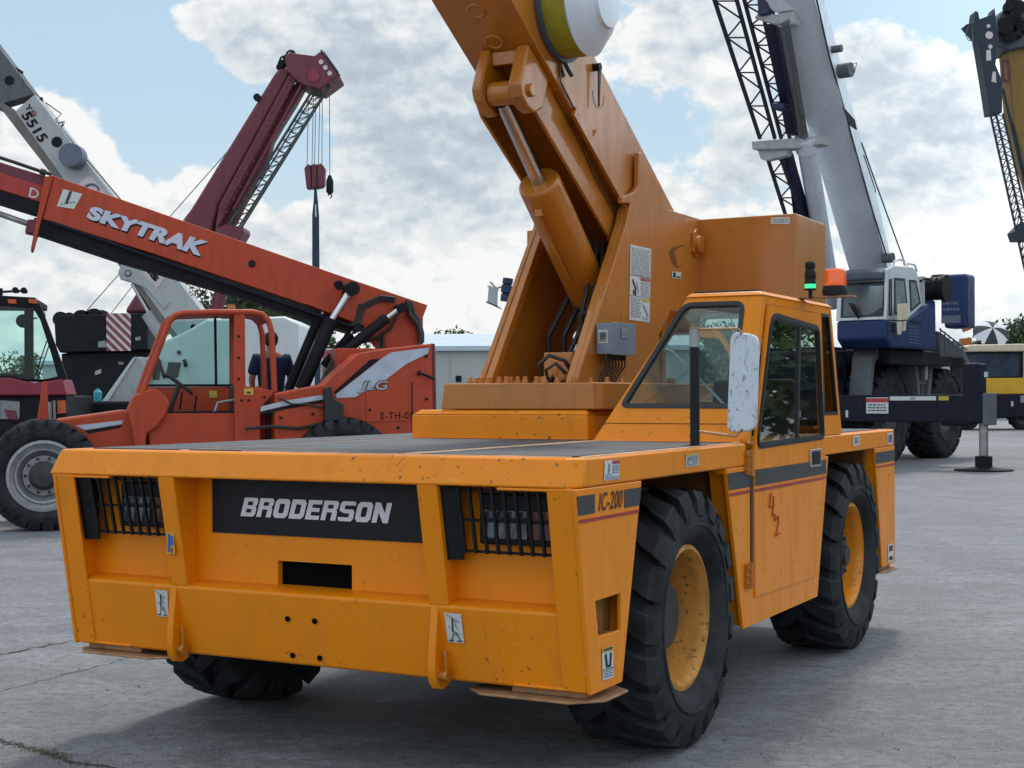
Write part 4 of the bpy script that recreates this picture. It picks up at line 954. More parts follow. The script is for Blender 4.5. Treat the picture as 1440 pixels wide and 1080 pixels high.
# front chassis
part(TH, th, 'front_chassis', 'jlg_orange', [(79, 585), (174, 572.5), (190, 573), (205, 650), (110, 650)], YC+.1, .9, bevel=.03)
fc = [o for o in th.children if o.name.startswith('front_chassis')][0]
part(TH, fc, 'body_stripe', 'stripe_pale', [(106, 593.5), (173, 586.5), (171, 592), (119, 600)], YC+.093, .004, bevel=0)
part(TH, fc, 'body_stripe', 'black_machine', [(119, 601), (171, 593), (169, 597), (124, 605)], YC+.094, .003, bevel=0)
part(TH, fc, 'lamp_post', 'jlg_orange', [(60, 531), (67, 531), (68, 586), (52, 586)], YC+.1, .06)
# cab: tubular frames joined by roof and floor
yn, yf = .32, 1.08
def frame_tube(pts, y, r, name='cab_frame'):
    P = TH.pts(pts, y=yn); P = [V((p.x, y, p.z)) for p in P]
    mb = MB(); mb.tube(P, r, 10); return mb.build(name, 'jlg_orange', th, smooth=60)
outl = [(196, 560), (214, 512), (232, 465), (238, 449), (246, 440), (258, 436.5), (300, 435.5), (355, 436), (369, 439), (378, 448), (382, 462), (384, 500), (386, 548)]
frame_tube(outl, yn, .036); frame_tube(outl, yf, .036)
Pn = TH.pts(outl, y=yn)
mb = MB()
rt = [(p.x, p.z) for p in Pn[4:10]]
mb.prism([(x, yn, z+.01) for x, z in rt]+[(x, yn, z-.03) for x, z in reversed(rt)], (0, yf-yn, 0)); mb.build('cab_roof', 'jlg_orange', th, bevel=.01)
rc = TH.px(326, 425, y=.7)
mb = MB(); mb.lathe([(.07, 0), (.07, .03), (.05, .035), (.045, .09), (0, .095)], (rc.x, .7, TH.px(326, 436, y=.7).z+.0), (0, 0, 1), 16); mb.build('beacon', 'rust_orange', th)
part(TH, th, 'door_pillar', 'jlg_orange', [(330, 438), (345, 438), (345.5, 540), (388, 547), (366, 572), (366, 650), (330, 650)], yn-.02, .07, bevel=.01)
for y_ in (yf,):
    P = [TH.px(u, v, y=yn) for u, v in ((334, 437), (347, 437), (349, 545), (334, 545))]
    mb = MB(); mb.prism([V((p.x, y_-.03, p.z)) for p in P], (0, .06, 0)); mb.build('rear_pillar', 'jlg_orange', th, bevel=.01)
P = [TH.px(u, v, y=yn) for u, v in ((205, 540), (385, 540), (385, 640), (205, 640))]
mb = MB(); mb.prism([V((p.x, yf-.03, p.z)) for p in P], (0, .05, 0)); mb.build('far_side_panel', 'jlg_orange', th)
P = [TH.px(u, v, y=yn) for u, v in ((240, 445), (334, 440), (334, 538), (206, 538))]
mb = MB(); mb.sheet([V((p.x, yf, p.z)) for p in P]); mb.build('far_window', 'glass_teal', th, smooth=0)
a_, b_ = TH.px(313, 440, y=yn), TH.px(314, 538, y=yn)
mb = MB(); mb.bar((a_.x, yf-.03, a_.z), (b_.x, yf-.03, b_.z), .03, .03); mb.bar((TH.px(206, 538, y=yn).x, yf-.03, b_.z), (b_.x+.2, yf-.03, b_.z), .03, .03); mb.build('window_bar', 'black_machine', th)
P = TH.pts([(204, 577), (330, 578), (330, 650), (215, 650)], y=yn+.05)
mb = MB(); mb.prism(P, (0, .05, 0)); mb.build('step_panel', 'jlg_orange', th, bevel=.01)
P0, P1 = TH.px(205, 575, y=yn), TH.px(388, 575, y=yn)
mb = MB(); mb.box(P0.x, P1.x, yn+.06, yf-.04, P0.z-.04, P0.z); mb.build('cab_floor', 'black_machine', th)
part(TH, th, 'front_cowl', 'jlg_orange', rnd(TH.pts([(203, 545), (216, 541), (232, 551), (239, 563), (234, 580), (222, 596), (206, 607), (200, 640), (188, 640), (178, 570), (190, 548)], y=yn-.04), .05) and [(203, 545), (216, 541), (232, 551), (239, 563), (234, 580), (222, 596), (206, 607), (204, 640), (192, 640), (180, 570), (188, 552)], yn-.04, .3, bevel=.03)
c0 = TH.px(252, 536, y=.7)
mb = MB(); mb.tube([c0+V((math.cos(t)*.15, math.sin(t)*.18, -math.cos(t)*.12)) for t in [2*math.pi*i/20 for i in range(20)]], .014, 6, True); mb.tube([c0, c0+V((-.12, 0, -.35))], .03, 8); mb.build('steering_wheel', 'seat_vinyl', th)
mb = MB(); s0_ = TH.px(290, 592, y=.55); s1_ = TH.px(329, 560, y=.55); mb.box(s0_.x, s1_.x+.1, .5, .9, s0_.z, s0_.z+.12); mb.box(s1_.x-.02, s1_.x+.1, .5, .9, s0_.z, s1_.z+.18); mb.build('seat', 'seat_vinyl', th, bevel=.03)
mb = MB(); mb.tube(TH.pts([(330, 559), (306, 563), (298, 588), (302, 592), (330, 592)], y=.45), .018, 8); mb.build('arm_rail', 'steel', th)
mb = MB(); mb.tube(TH.pts([(256, 548), (253, 572)], y=.6), .012, 6); mb.tube(TH.pts([(276, 553), (273, 576)], y=.6), .012, 6); mb.build('levers', 'black_machine', th)
decal(TH.pts([(343, 552), (356, 552), (356, 543), (343, 543.5)], y=yn-.02), [(1, rect(.3, .2, .7, .5))], th, (0, -.006, 0), mats=('decal_yellow', 'decal_black', 'decal_grey', 'decal_red', 'decal_blue', 'decal_yellow'))
decal(TH.pts([(294, 556), (305, 556), (305, 546), (294, 546)], y=yf-.04), [(1, rect(.2, .2, .8, .7))], th, (0, -.006, 0), mats=('decal_yellow', 'decal_yellow', 'decal_grey', 'decal_red', 'decal_blue', 'decal_yellow'))
def big_wheel(F, par, u, vhub, y0, R0, w, ri, rim_mat, nl=24, deep=.12, near=-1, lug=.045, seg=56, x=None, z=None, axis='y'):
    """wheel of a background machine; axis along local y (near=-1 faces the viewer) or x"""
    ax = V((0, near, 0)) if axis == 'y' else V((near, 0, 0))
    c = F.px(u, vhub, y=y0) if axis == 'y' else F.px(u, vhub, x=y0)
    c.z = R0-.01
    c = c - ax*(w/2)
    W_ = bpy.data.objects.new('wheel', None); COL.objects.link(W_); W_.parent = par; W_.location = c
    t = MB(); tyre(t, R0, w, ri, (0, 0, 0), ax, nl=nl, lug=lug, lw=R0*.19, sweep=.20, seg=seg); t.build('tyre', 'rubber', W_, smooth=30)
    r = MB(); h = w/2
    r.lathe([(ri+.01, h*.72), (ri+.012, h*.84), (ri-.02, h*.86), (ri-.03, h*.74), (ri-.07, h*.62), (ri-.08, h*.72), (ri-.10, h*.70), (ri-.115, h*.40), (ri-.135, h-deep-.05), (ri*.60, h-deep-.07), (ri*.58, h-deep-.03), (ri*.44, h-deep-.03), (0, h-deep-.03)], (0, 0, 0), ax, 40)
    rm = r.build('rim', rim_mat, W_, smooth=40, fix=False)
    hb = MB(); hb.lathe([(ri*.42, h-deep-.03), (ri*.42, h-deep+.05), (ri*.30, h-deep+.09), (0, h-deep+.10)], (0, 0, 0), ax, 24)
    e1 = V((0, 0, 1)).cross(ax).normalized(); e2 = ax.cross(e1)
    for k in range(10):
        a = 2*math.pi*k/10; q = (e1*math.cos(a)+e2*math.sin(a))*ri*.51; hb.cyl(q+ax*(h-deep-.04), q+ax*(h-deep), .018, n=6)
    hb.build('hub', 'dark_steel', W_)
    return W_
plain('rim_silver', (.30, .31, .33), rough=.4, metal=.3, var=.2, vs=12)
big_wheel(TH, th, 61, 668, 0, .62, .42, .385, 'rim_silver')
big_wheel(TH, th, 487, 650, 0, .62, .42, .385, 'rim_silver')
big_wheel(TH, th, 61, 668, 1.75, .62, .42, .385, 'rim_silver', near=1); big_wheel(TH, th, 487, 650, 1.75, .62, .42, .385, 'rim_silver', near=1)

# ---------------------------------------------------------------- maroon cab crane, far left
MK = Frame(-7.0, 21.0, 12)
mk = thing('crane_carrier', 'maroon and black crane cab with green-tinted windscreen and twin horns at the left edge', 'crane', MK)
gy = .0
co_ = [(-120, 411), (6, 410), (50, 413), (66, 440), (84, 500), (95, 551), (-120, 551)]
wi_ = [(-110, 422), (6, 424), (47, 428), (57, 445), (72, 492), (81, 524), (50, 531), (20, 523), (-110, 523)]
mb = MB(); o_ = MK.pts([(-120, 411), (-40, 410), (6, 410), (50, 413), (58, 426), (72, 463), (95, 529), (20, 529), (-120, 529)], y=gy); i_ = MK.pts(wi_, y=gy)
mb.ring(o_, i_, (0, .12, 0)); mb.build('cab_frame', 'black_machine', mk, bevel=.01)
mb = MB(); mb.sheet([p+V((0, .05, 0)) for p in i_]); mb.build('windscreen', 'glass_teal', mk, smooth=0)
part(MK, mk, 'cab_lower', 'cab_maroon', [(-120, 525), (15, 525), (48, 533), (88, 527), (95, 551), (-120, 551)], gy-.02, 1.6, bevel=.03)
mb = MB(); a0, a1 = MK.px(0, 410, y=gy), MK.px(50, 413, y=gy); mb.box(-2.2, a1.x, gy+.121, 1.7, a1.z-.10, a1.z+.0); mb.build('cab_roof', 'black_machine', mk, bevel=.02)
pr = MK.px(-70, 480, y=1.7)
mb = MB(); mb.box(-2.2, -2.1, .13, 1.7, 1.7, a1.z-.1); p3 = MK.px(86, 520, y=1.6); mb.box(-.25, -.12, 1.55, 1.65, 1.7, a1.z-.1); mb.box(-1.0, -.93, 1.55, 1.65, 1.7, a1.z-.1); mb.box(-2.1, -.1, 1.5, 1.6, 1.7, 1.85); mb.build('rear_frame', 'black_machine', mk)
mb = MB(); mb.box(-1.75, -1.25, .7, 1.2, 1.75, 1.95); mb.box(-1.75, -1.25, 1.1, 1.2, 1.75, 2.2); mb.build('seat', 'seat_vinyl', mk, bevel=.05)
mb = MB()
for u0 in (11, 40): mb.prism(MK.pts([(u0, 415), (u0+12, 415.8), (u0+13, 422), (u0+1, 421)], y=gy-.03), (0, .04, 0))
mb.build('marker_lamps', 'amber_bg', mk, bevel=.008)
mb = MB()
mb.tube(MK.pts([(-30, 406), (20, 404), (38, 403)], y=gy+.3), .018, 6)
for u0, v0_ in ((22, 402.5), (34, 403)): p = MK.px(u0, v0_, y=gy+.2); mb.lathe([(.03, .25), (.03, .1), (.045, .03), (.048, 0), (0, 0)], p, (0, 1, 0), 14)
mb.box(*sorted((MK.px(-8, 410, y=.3).x, MK.px(4, 410, y=.3).x)), .25, .35, a1.z, a1.z+.15); mb.build('horns', 'black_machine', mk)
mb = MB(); mb.tube(MK.pts([(57, 436), (62, 431), (64, 438), (62, 446)], y=gy-.1), .008, 6); mb.build('lamp_hook', 'black_machine', mk); mb = MB(); mb.bar(MK.px(70, 478, y=gy-.03), MK.px(53, 528, y=gy-.03), .02, .015); mb.build('wiper', 'black_machine', mk); mb = MB(); mb.bar(MK.px(66, 474, y=gy-.03), MK.px(50, 522, y=gy-.03), .02, .015); mb.build('wiper', 'black_machine', mk)
mb = MB(); c0 = MK.px(33, 446, y=gy+.3); mb.lathe([(0, 0), (.10, 0), (.10, .03), (0, .04)], c0, (0, -1, 0), 20); mb.tube([c0, c0+V((.2, 0, .05))], .012, 6); mb.build('fan', 'black_machine', mk)
part(MK, mk, 'chassis', 'black_machine', [(-120, 551), (94, 551), (94, 592), (120, 600), (120, 625), (-120, 625)], gy+.05, 5.0, bevel=.03)
part(MK, mk, 'headlamp_panel', 'decal_grey', [(0, 557), (28, 559), (27, 584), (0, 584)], gy+.03, .03)
part(MK, mk, 'lamp_cluster', 'maroon', [(5, 570), (22, 572), (26, 586), (12, 584)], gy+.01, .03)
part(MK, mk, 'turn_lamp', 'amber_bg', [(80, 558), (92, 558), (93, 576), (80, 577)], gy+.03, .03)
mb = MB(); mb.tube(MK.pts([(70, 560), (71, 586)], y=gy-.02), .03, 8); mb.tube(MK.pts([(76, 558), (77, 586)], y=gy-.02), .02, 8); mb.build('pipes', 'steel', mk)
for x_ in (-1.9, -.1):
    pass
big_wheel(MK, mk, 30, 600, .5, .60, .40, .36, 'rim_silver', x=None); big_wheel(MK, mk, -60, 600, .5, .60, .40, .36, 'rim_silver')

# ---------------------------------------------------------------- grey city crane with printed boom
WC = Frame(-7.2, 27.0, 0)
wc = thing('city_crane', 'grey crane with dark numbers and a round drum on its boom, behind the telehandler', 'crane', WC)
part(WC, wc, 'boom', 'crane_grey', [(50, 127), (281.5, 430), (296, 449), (250, 470), (22, 151)], 0, .55, bevel=.02)
wb = [o for o in wc.children][-1]
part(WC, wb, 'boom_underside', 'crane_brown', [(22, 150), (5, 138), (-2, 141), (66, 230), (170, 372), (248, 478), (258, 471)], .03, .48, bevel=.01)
part(WC, wb, 'inner_boom', 'chassis_grey', [(-60, -20), (0, 60), (50, 127), (4, 140), (-5, 146), (-80, 40)], .06, .42, bevel=.01)
part(WC, wb, 'boom_ear', 'crane_grey', [(166, 379), (173, 362), (195, 372), (240, 420), (232, 432), (206, 402), (182, 391), (170, 389)], -.03, .6, bevel=.02)
mb = MB()
def disc(F, u, v, y, r, t, mb, n=28): mb.lathe([(0, 0), (r, 0), (r, t), (0, t)], F.px(u, v, y=y), (0, -1, 0), n); return mb
disc(WC, 81.5, 194.5, 0, .10, .01, MB()).build('round_hole', 'black_machine', wb)
disc(WC, 15, 107.5, .06, .09, .01, MB()).build('round_hole', 'black_machine', wb)
disc(WC, 181, 380, -.03, .06, .02, MB()).build('pin', 'dark_steel', wb); disc(WC, 181, 380, -.05, .04, .02, MB()).build('pin_cap', 'crane_grey', wb)
disc(WC, 108, 217, .0, .225, .35, MB()).build('rope_drum', 'drum_blue', wb, bevel=.02)
disc(WC, 272, 456, 0, .05, .01, MB()).build('round_hole', 'black_machine', wb); disc(WC, 252, 492, -.62, .04, .01, MB()).build('round_hole', 'black_machine', wb)
lettering('5515', WC.pts([(31, 157), (57, 196), (70, 189), (43, 150)], y=0), 'black_machine', wb, (0, -.01, 0), bold=.03, cw=1.05)
lettering('Y', WC.pts([(36, 146), (40, 152), (48, 148), (43, 140)], y=0), 'black_machine', wb, (0, -.01, 0), bold=.03)
lettering('B', WC.pts([(41, 153), (46, 161), (55, 157), (49, 149)], y=0), 'stripe_red', wb, (0, -.01, 0), bold=.03)
mb = MB(); P = rnd(WC.pts([(111, 252), (128, 242), (240, 372), (222, 402), (192, 370)], y=0), .08); mb.prism([p+V((0, -.008, 0)) for p in P], (0, .006, 0)); lb = mb.build('label_panel', 'stripe_white', wb)
mb = MB(); mb.tube([WC.px(130, 262, y=-.012)+V((math.cos(t)*.13, 0, math.sin(t)*.10)) for t in [2*math.pi*i/20 for i in range(20)]], .022, 5, True); mb.build('ring_mark', 'drum_blue', lb)
lettering('is', WC.pts([(205.5, 376), (219, 393), (228, 386), (215, 369)], y=0), 'black_machine', lb, (0, -.02, 0), bold=.04)
mb = MB(); mb.tube(WC.pts([(66, 139), (88, 155), (80, 163), (84, 168), (90, 166), (88, 175), (131, 229), (175, 281), (200, 318)], y=.1), .012, 5); mb.tube(WC.pts([(84, 168), (92, 166), (91, 171), (84, 173)], y=.1), .014, 5, True); mb.build('hand_rail', 'dark_steel', wb); mb = MB(); mb.tube(WC.pts([(266, 409), (272, 405), (272, 411), (266, 413)], y=.1), .012, 5, True); mb.build('hand_rail', 'dark_steel', wb)
mb = MB(); mb.prism(WC.pts([(0, 95), (14, 84), (30, 92), (28, 101), (18, 96)], y=.2), (0, .2, 0)); mb.prism(WC.pts([(56, 132), (60, 131), (60, 137), (57, 137)], y=.2), (0, .1, 0)); mb.build('boom_fitting', 'black_machine', wb)
A, B, C = WC.px(214, 442, y=.25), WC.px(208, 428, y=.25), WC.px(187, 394, y=.25)
mb = MB(); mb.cyl(WC.px(232, 468, y=.25), A-(B-A).normalized()*-.1, .17, n=18); j_ = mb.build('lift_cylinder', 'crane_grey', wc); mb = MB(); mb.cyl(A, C, .045, n=12); mb.build('rod', 'chrome', j_)
# superstructure and cab
part(WC, wc, 'superstructure', 'cab_white', [(205, 500), (226, 478), (262, 462), (290, 446), (400, 442), (420, 452), (420, 600), (192, 600)], -.6, 2.2, bevel=.05)
ss = [o for o in wc.children if o.name.startswith('superstr')][0]
part(WC, wc, 'bonnet', 'crane_grey', [(190, 498), (200, 497), (212, 520), (212, 600), (130, 600), (146, 556)], -.75, 1.9, bevel=.05)
bn_ = [o for o in wc.children if o.name.startswith('bonnet')][0]
part(WC, bn_, 'bonnet_edge', 'cab_white', [(187, 499), (192, 497), (152, 560), (143, 560)], -.78, .1)
part(WC, ss, 'cab_window', 'glass_dark', rnd(WC.pts([(208, 503), (227, 503), (224, 530), (207, 530)], y=-.62), .0) and [(208, 503), (227, 503), (224, 530), (207, 530)], -.612, .01, bevel=0)
part(WC, ss, 'cab_window', 'glass_dark', [(237, 505), (255, 506), (250, 527), (233, 527)], -.612, .01, bevel=0)
mb = MB(); mb.bar(WC.px(222, 500, y=-.7), WC.px(232, 528, y=-.7), .05, .05); mb.bar(WC.px(259, 502, y=-.7), WC.px(262, 512, y=-.7), .06, .06); mb.build('mirror', 'black_machine', ss)
part(WC, wc, 'carrier', 'black_machine', [(95, 560), (420, 560), (420, 610), (95, 610)], -.9, 2.6, bevel=.05)
mb = MB(); 
for u_ in (150, 240, 360): big_wheel(WC, wc, u_, 620, -.9, .65, .4, .36, 'chassis_grey')
jg = WC.px(136.5, 560, y=-.75)
jug = MB(); zt0 = WC.px(136, 560.5, y=-.7).z; jug.lathe([(0, 0), (.070, 0), (.075, .02), (.075, .17), (.05, .20), (.03, .21), (.03, .24), (0, .24)], (0, 0, 0), (0, 0, 1), 18)
jo = jug.build('water_jug', 'cyan', None); jo.location = (WC.o.x+jg.x, 27-.7, WC.px(136, 560, y=-.7).z); tag(jo, 'small cyan water jug standing in front of the grey crane bonnet', 'jug')

# ---------------------------------------------------------------- maroon boom crane with chevron counterweight
MR = Frame(-12.0, 46.0, 0)
mr = thing('truck_crane', 'black crane with long maroon boom and a red and white striped counterweight', 'crane', MR)
part(MR, mr, 'counterweight', 'black_machine', [(76, 443), (86, 438), (184, 436), (208, 436), (208, 488), (84, 491), (78, 480)], 0, 2.2, bevel=.05)
cwm = [o for o in mr.children][-1]
a0, a1 = MR.px(150, 436, y=-.02), MR.px(184.5, 489, y=-.02)
mb = MB(); mb.mat(0); mb.sheet([(a0.x, -.02, a1.z), (a1.x, -.02, a1.z), (a1.x, -.02, a0.z), (a0.x, -.02, a0.z)])
w_, h_ = a1.x-a0.x, a0.z-a1.z
mb.mat(1)
def clip_stripe(c0, c1):
    """diagonal band c0 < x + z' < c1 inside the panel (falling to the right)"""
    poly = [(0, 0), (w_, 0), (w_, h_), (0, h_)]
    def cut(poly, f):
        out = []
        for i in range(len(poly)):
            p, q = poly[i], poly[(i+1) % len(poly)]; fp, fq = f(p), f(q)
            if fp >= 0: out.append(p)
            if fp*fq < 0: t = fp/(fp-fq); out.append((p[0]+(q[0]-p[0])*t, p[1]+(q[1]-p[1])*t))
        return out
    poly = cut(poly, lambda p: p[0]+p[1]-c0)
    return cut(poly, lambda p: c1-p[0]-p[1]) if poly else []
k = -.1
while k < w_+h_:
    pl_ = clip_stripe(k, k+.115)
    if len(pl_) > 2: mb.sheet([(a0.x+x, -.03, a1.z+z) for x, z in pl_])
    k += .27
mb.build('chevron_panel', ['stripe_red', 'stripe_white'], cwm, smooth=0, fix=False)
mb = MB()
for u_, r_ in ((88, .25), (100, .22), (117, .30), (135, .34), (146, .2)): p = MR.px(u_, 440, y=.3); mb.lathe([(0, 0), (r_, 0), (r_, .06), (r_*.75, .08), (r_*.75, .8), (r_, .82), (r_, .9), (0, .9)], (p.x, .1, p.z-.1), (0, 1, 0), 18)
mb.build('winch_drums', 'black_machine', cwm)
part(MR, cwm, 'decal_plate', 'decal_grey', [(138, 476), (148, 474), (150, 484), (138, 484)], -.02, .02); part(MR, cwm, 'decal_plate', 'decal_grey', [(190, 470), (198, 469), (198, 474), (191, 475)], -.02, .02)
part(MR, mr, 'engine_housing', 'black_machine', [(86, 492), (200, 489), (215, 500), (215, 600), (92, 600)], .3, 2.6, bevel=.05)
eh = [o for o in mr.children if o.name.startswith('engine')][0]
mb = MB()
for k in range(5): mb.prism(MR.pts([(98, 508+k*6), (117, 508+k*6), (117, 510+k*6), (98, 510+k*6)], y=.28), (0, .03, 0))
mb.prism(MR.pts([(97, 534), (118, 534), (118, 535.5), (97, 535.5)], y=.28), (0, .03, 0)); mb.build('louvres', 'chassis_dark', eh)
part(MR, eh, 'lamp', 'steel', [(134, 517), (143, 514), (142, 521), (133, 523)], .27, .03); part(MR, eh, 'lamp', 'decal_grey', [(166, 504), (174, 505), (173, 509), (167, 508)], .27, .03)
part(MR, mr, 'carrier', 'black_machine', [(60, 560), (330, 560), (330, 606), (60, 606)], -.2, 3, bevel=.05)
for u_ in (110, 170, 260, 310): big_wheel(MR, mr, u_, 600, -.2, .65, .4, .36, 'chassis_grey', nl=16)
# boom, angled up to the right
part(MR, mr, 'boom', 'maroon', [(175, 436), (178, 428), (269, 290), (385, 104), (393, 93), (411, 92), (411, 100), (309, 285), (300, 320), (225, 436)], .7, 1.3, bevel=.15, seg=3)
mbm = [o for o in mr.children if o.name.startswith('boom')][0]
part(MR, mbm, 'walkway', 'maroon', [(309, 285), (411, 97), (418, 78), (428, 80), (412, 118), (318, 296), (303, 324)], .5, .3, bevel=.03)
part(MR, mbm, 'boom_web', 'maroon', [(320, 290), (408, 130), (414, 118), (436, 92), (442, 96), (418, 140), (396, 175), (384, 196), (374, 232), (360, 250), (330, 310), (300, 330)], .9, .6, bevel=.04)  # web plate in the same maroon as the boom
mb = MB()
for k in range(22):
    t0 = k/22; a = (309+t0*107, 290-t0*200); b2 = (320+t0*104, 296-t0*196); mb.bar(MR.px(a[0]+2, a[1], y=.46), MR.px(b2[0]+2, b2[1]-4*(k % 2), y=.46), .03, .03)
mb.bar(MR.px(316, 292, y=.45), MR.px(430, 84, y=.45), .06, .05); mb.bar(MR.px(329, 292, y=.45), MR.px(439, 92, y=.45), .06, .05); mb.build('ladder', 'maroon', mbm)
part(MR, mbm, 'boom_head', 'maroon', [(402, 78), (408, 71), (431, 74), (444, 76), (453, 69), (479, 103), (452, 123), (433, 119), (420, 112), (405, 96)], .3, 1.6, bevel=.05)
hdm = [o for o in mbm.children if o.name.startswith('boom_head')][0]
for u_, v_ in ((453.5, 85), (459.5, 93), (465.5, 101)): disc(MR, u_, v_, .3, .075, .02, MB()).build('lightening_hole', 'stripe_white', hdm)
disc(MR, 443, 105, .3, .19, .05, MB()).build('sheave', 'cab_maroon', hdm)
mb = MB()
rg = random.Random(3)
for k in range(16):
    u_, v_ = rg.uniform(388, 416), 0; v_ = 96-(u_-388)*.72+rg.uniform(-5, 5); p = MR.px(u_, v_, y=.8); mb.lathe([(.04, 0), (.11, .02), (.10, .25), (.03, .28)], p, (rg.uniform(-.4, .4), 1, rg.uniform(-.4, .4)), 10, True)
for u_, v_, r_ in ((411, 75, .14), (401, 82, .12)): p = MR.px(u_, v_, y=.6); mb.tube([p+V((math.cos(t)*r_, 0, math.sin(t)*r_)) for t in [2*math.pi*i/14 for i in range(14)]], .035, 5, True)
disc(MR, 364, 135, .8, .12, .15, mb); mb.build('head_fittings', 'black_machine', hdm)
mb = MB(); mb.bar(MR.px(453, 68, y=.3), MR.px(480, 105, y=.3), .05, .05); mb.bar(MR.px(457, 70, y=.3), MR.px(478, 100, y=.3), .03, .03); mb.build('rope_guard', 'jib_dark', hdm)
def lattice(F, mb, a0, a1, b0, b1, y, r, rb, n, wav=0):
    """two chords a0-a1 and b0-b1 (photo points on plane y) with zig-zag bracing"""
    A0, A1, B0, B1 = F.px(*a0, y=y), F.px(*a1, y=y), F.px(*b0, y=y), F.px(*b1, y=y)
    mb.tube([A0, A1], r, 6); mb.tube([B0, B1], r, 6)
    for k in range(n):
        t, t2 = k/n, (k+.5)/n
        mb.tube([A0.lerp(A1, t), B0.lerp(B1, t2)], rb, 5); mb.tube([B0.lerp(B1, t2), A0.lerp(A1, min(1, (k+1)/n))], rb, 5)
mb = MB(); lattice(MR, mb, (466, 118), (337, 322), (443, 122), (319, 320), .6, .05, .016, 15); lattice(MR, mb, (463, 120), (333, 322), (447, 124), (324, 322), 1.5, .03, .014, 15)
mb.build('lattice_jib', 'jib_hazed', mr)
part(MR, mr, 'jib_foot', 'maroon', [(303, 318), (318, 312), (343, 316), (344, 322), (336, 336), (306, 328)], .5, 1.2, bevel=.03)
mb = MB(); mb.cyl(MR.px(304, 440, y=1.2), MR.px(313, 395, y=1.2), .20, n=16); mb.cyl(MR.px(313, 395, y=1.2), MR.px(330, 330, y=1.2), .12, n=12); mb.build('lift_cylinder', 'maroon', mr)
mb = MB()
mb.tube(MR.pts([(391, 132), (118, 437)], y=1.6), .016, 5); mb.tube(MR.pts([(350, 190), (157, 436)], y=1.9), .014, 5); mb.tube(MR.pts([(262, 392), (300, 437)], y=1.9), .014, 5)
for u_ in (433, 440, 443.5, 449, 454): mb.tube(MR.pts([(u_+ (3 if u_ < 450 else 1), 112), (u_, 232)], y=.9), .013, 5)
mb.tube(MR.pts([(465, 108), (465, 245)], y=.8), .013, 5); mb.build('hoist_ropes', 'rope', mr)
mb = MB(); mb.prism(MR.pts([(429, 234), (434, 228), (438, 230), (442, 228), (449, 229), (453, 227), (458, 234), (457, 258), (453, 261), (432, 263)], y=.75), (0, .4, 0)); hb_ = mb.build('hook_block', 'maroon', mr, bevel=.03)
mb = MB(); 
for u_ in (438, 446): mb.prism(MR.pts([(u_, 231), (u_+1.6, 231), (u_+1.6, 262), (u_, 262)], y=.73), (0, .44, 0))
mb.build('side_plate', 'black_machine', hb_)
mb = MB(); mb.lathe([(.06, 0), (.12, .08), (.12, .42), (.06, .58), (.03, .62)], MR.px(465, 271, y=.8), (0, 0, 1), 14, True); mb.tube([MR.px(465, 271, y=.8)+V((math.sin(t)*.06, 0, -.06-math.cos(t)*.06)) for t in [i*.5 for i in range(10)]], .02, 6); mb.build('hook_ball', 'black_machine', mr)
# sling hanging on the hook
SL = MR
sl_ = MB(); sl_.prism(SL.pts([(443, 262), (446, 262), (448, 281), (449.5, 300), (450.5, 560), (439, 560), (440, 300), (442, 281)], y=.9), (0, .06, 0))
so2 = sl_.build('lifting_sling', 'sling_blue', None); so2.location = MR.o; tag(so2, 'dark blue lifting sling hanging straight down from the maroon crane hook block', 'sling')
mb = MB(); mb.prism(SL.pts([(444, 285), (446, 285), (446.3, 303), (443.8, 303)], y=.895), (0, -.004, 0)); mb.build('sling_gap', 'stripe_pale', so2)

# ---------------------------------------------------------------- white and blue rough-terrain crane
RT = Frame(8.15, 31.0, -37.6); OX, OY = .44, .60
rtc = thing('rough_terrain_crane', 'white and navy blue rough-terrain crane with huge pale boom and lowered outrigger leg', 'crane', RT)
def rx(u, v, x): return RT.px(u, v, x=x)
def ry(u, v, y): return RT.px(u, v, y=y)
for yw, u_, v_ in ((0, 1255, 570), (3.2, 1326, 575)):
    for xs, nr in ((0, 1), (-3.0, -1)):
        ax = V((nr, 0, 0)); R0 = 1.04; wd = .75
        W_ = bpy.data.objects.new('wheel', None); COL.objects.link(W_); W_.parent = rtc; W_.location = (xs-nr*wd/2, yw, R0)
        t = MB(); tyre(t, R0, wd, .42, (0, 0, 0), ax, nl=22, lug=.07, lw=.20, sweep=.18, seg=56); t.build('tyre', 'rubber', W_)
        r = MB(); r.lathe([(.43, .30), (.40, .31), (.38, .20), (.34, .12), (.2, .10), (.2, .25), (.12, .28), (0, .28)], (0, 0, 0), ax, 32); r.build('rim', 'chassis_grey', W_, fix=False)
        h = MB()
        for k in range(12): a = 2*math.pi*k/12; h.cyl((nr*.11, math.cos(a)*.28, math.sin(a)*.28), (nr*.15, math.cos(a)*.28, math.sin(a)*.28), .02, n=6)
        h.build('hub_bolts', 'steel', W_)
mb = MB(); mb.box(-2.4, -.8, -1.9, 5.5, .95, 1.75); mb.box(-2.9, -.3, 1.25, 1.95, 1.0, 2.1); mb.box(-2.9, -.5, -2.0, -1.3, 1.3, 2.1); mb.build('chassis', 'chassis_dark', rtc, bevel=.04)
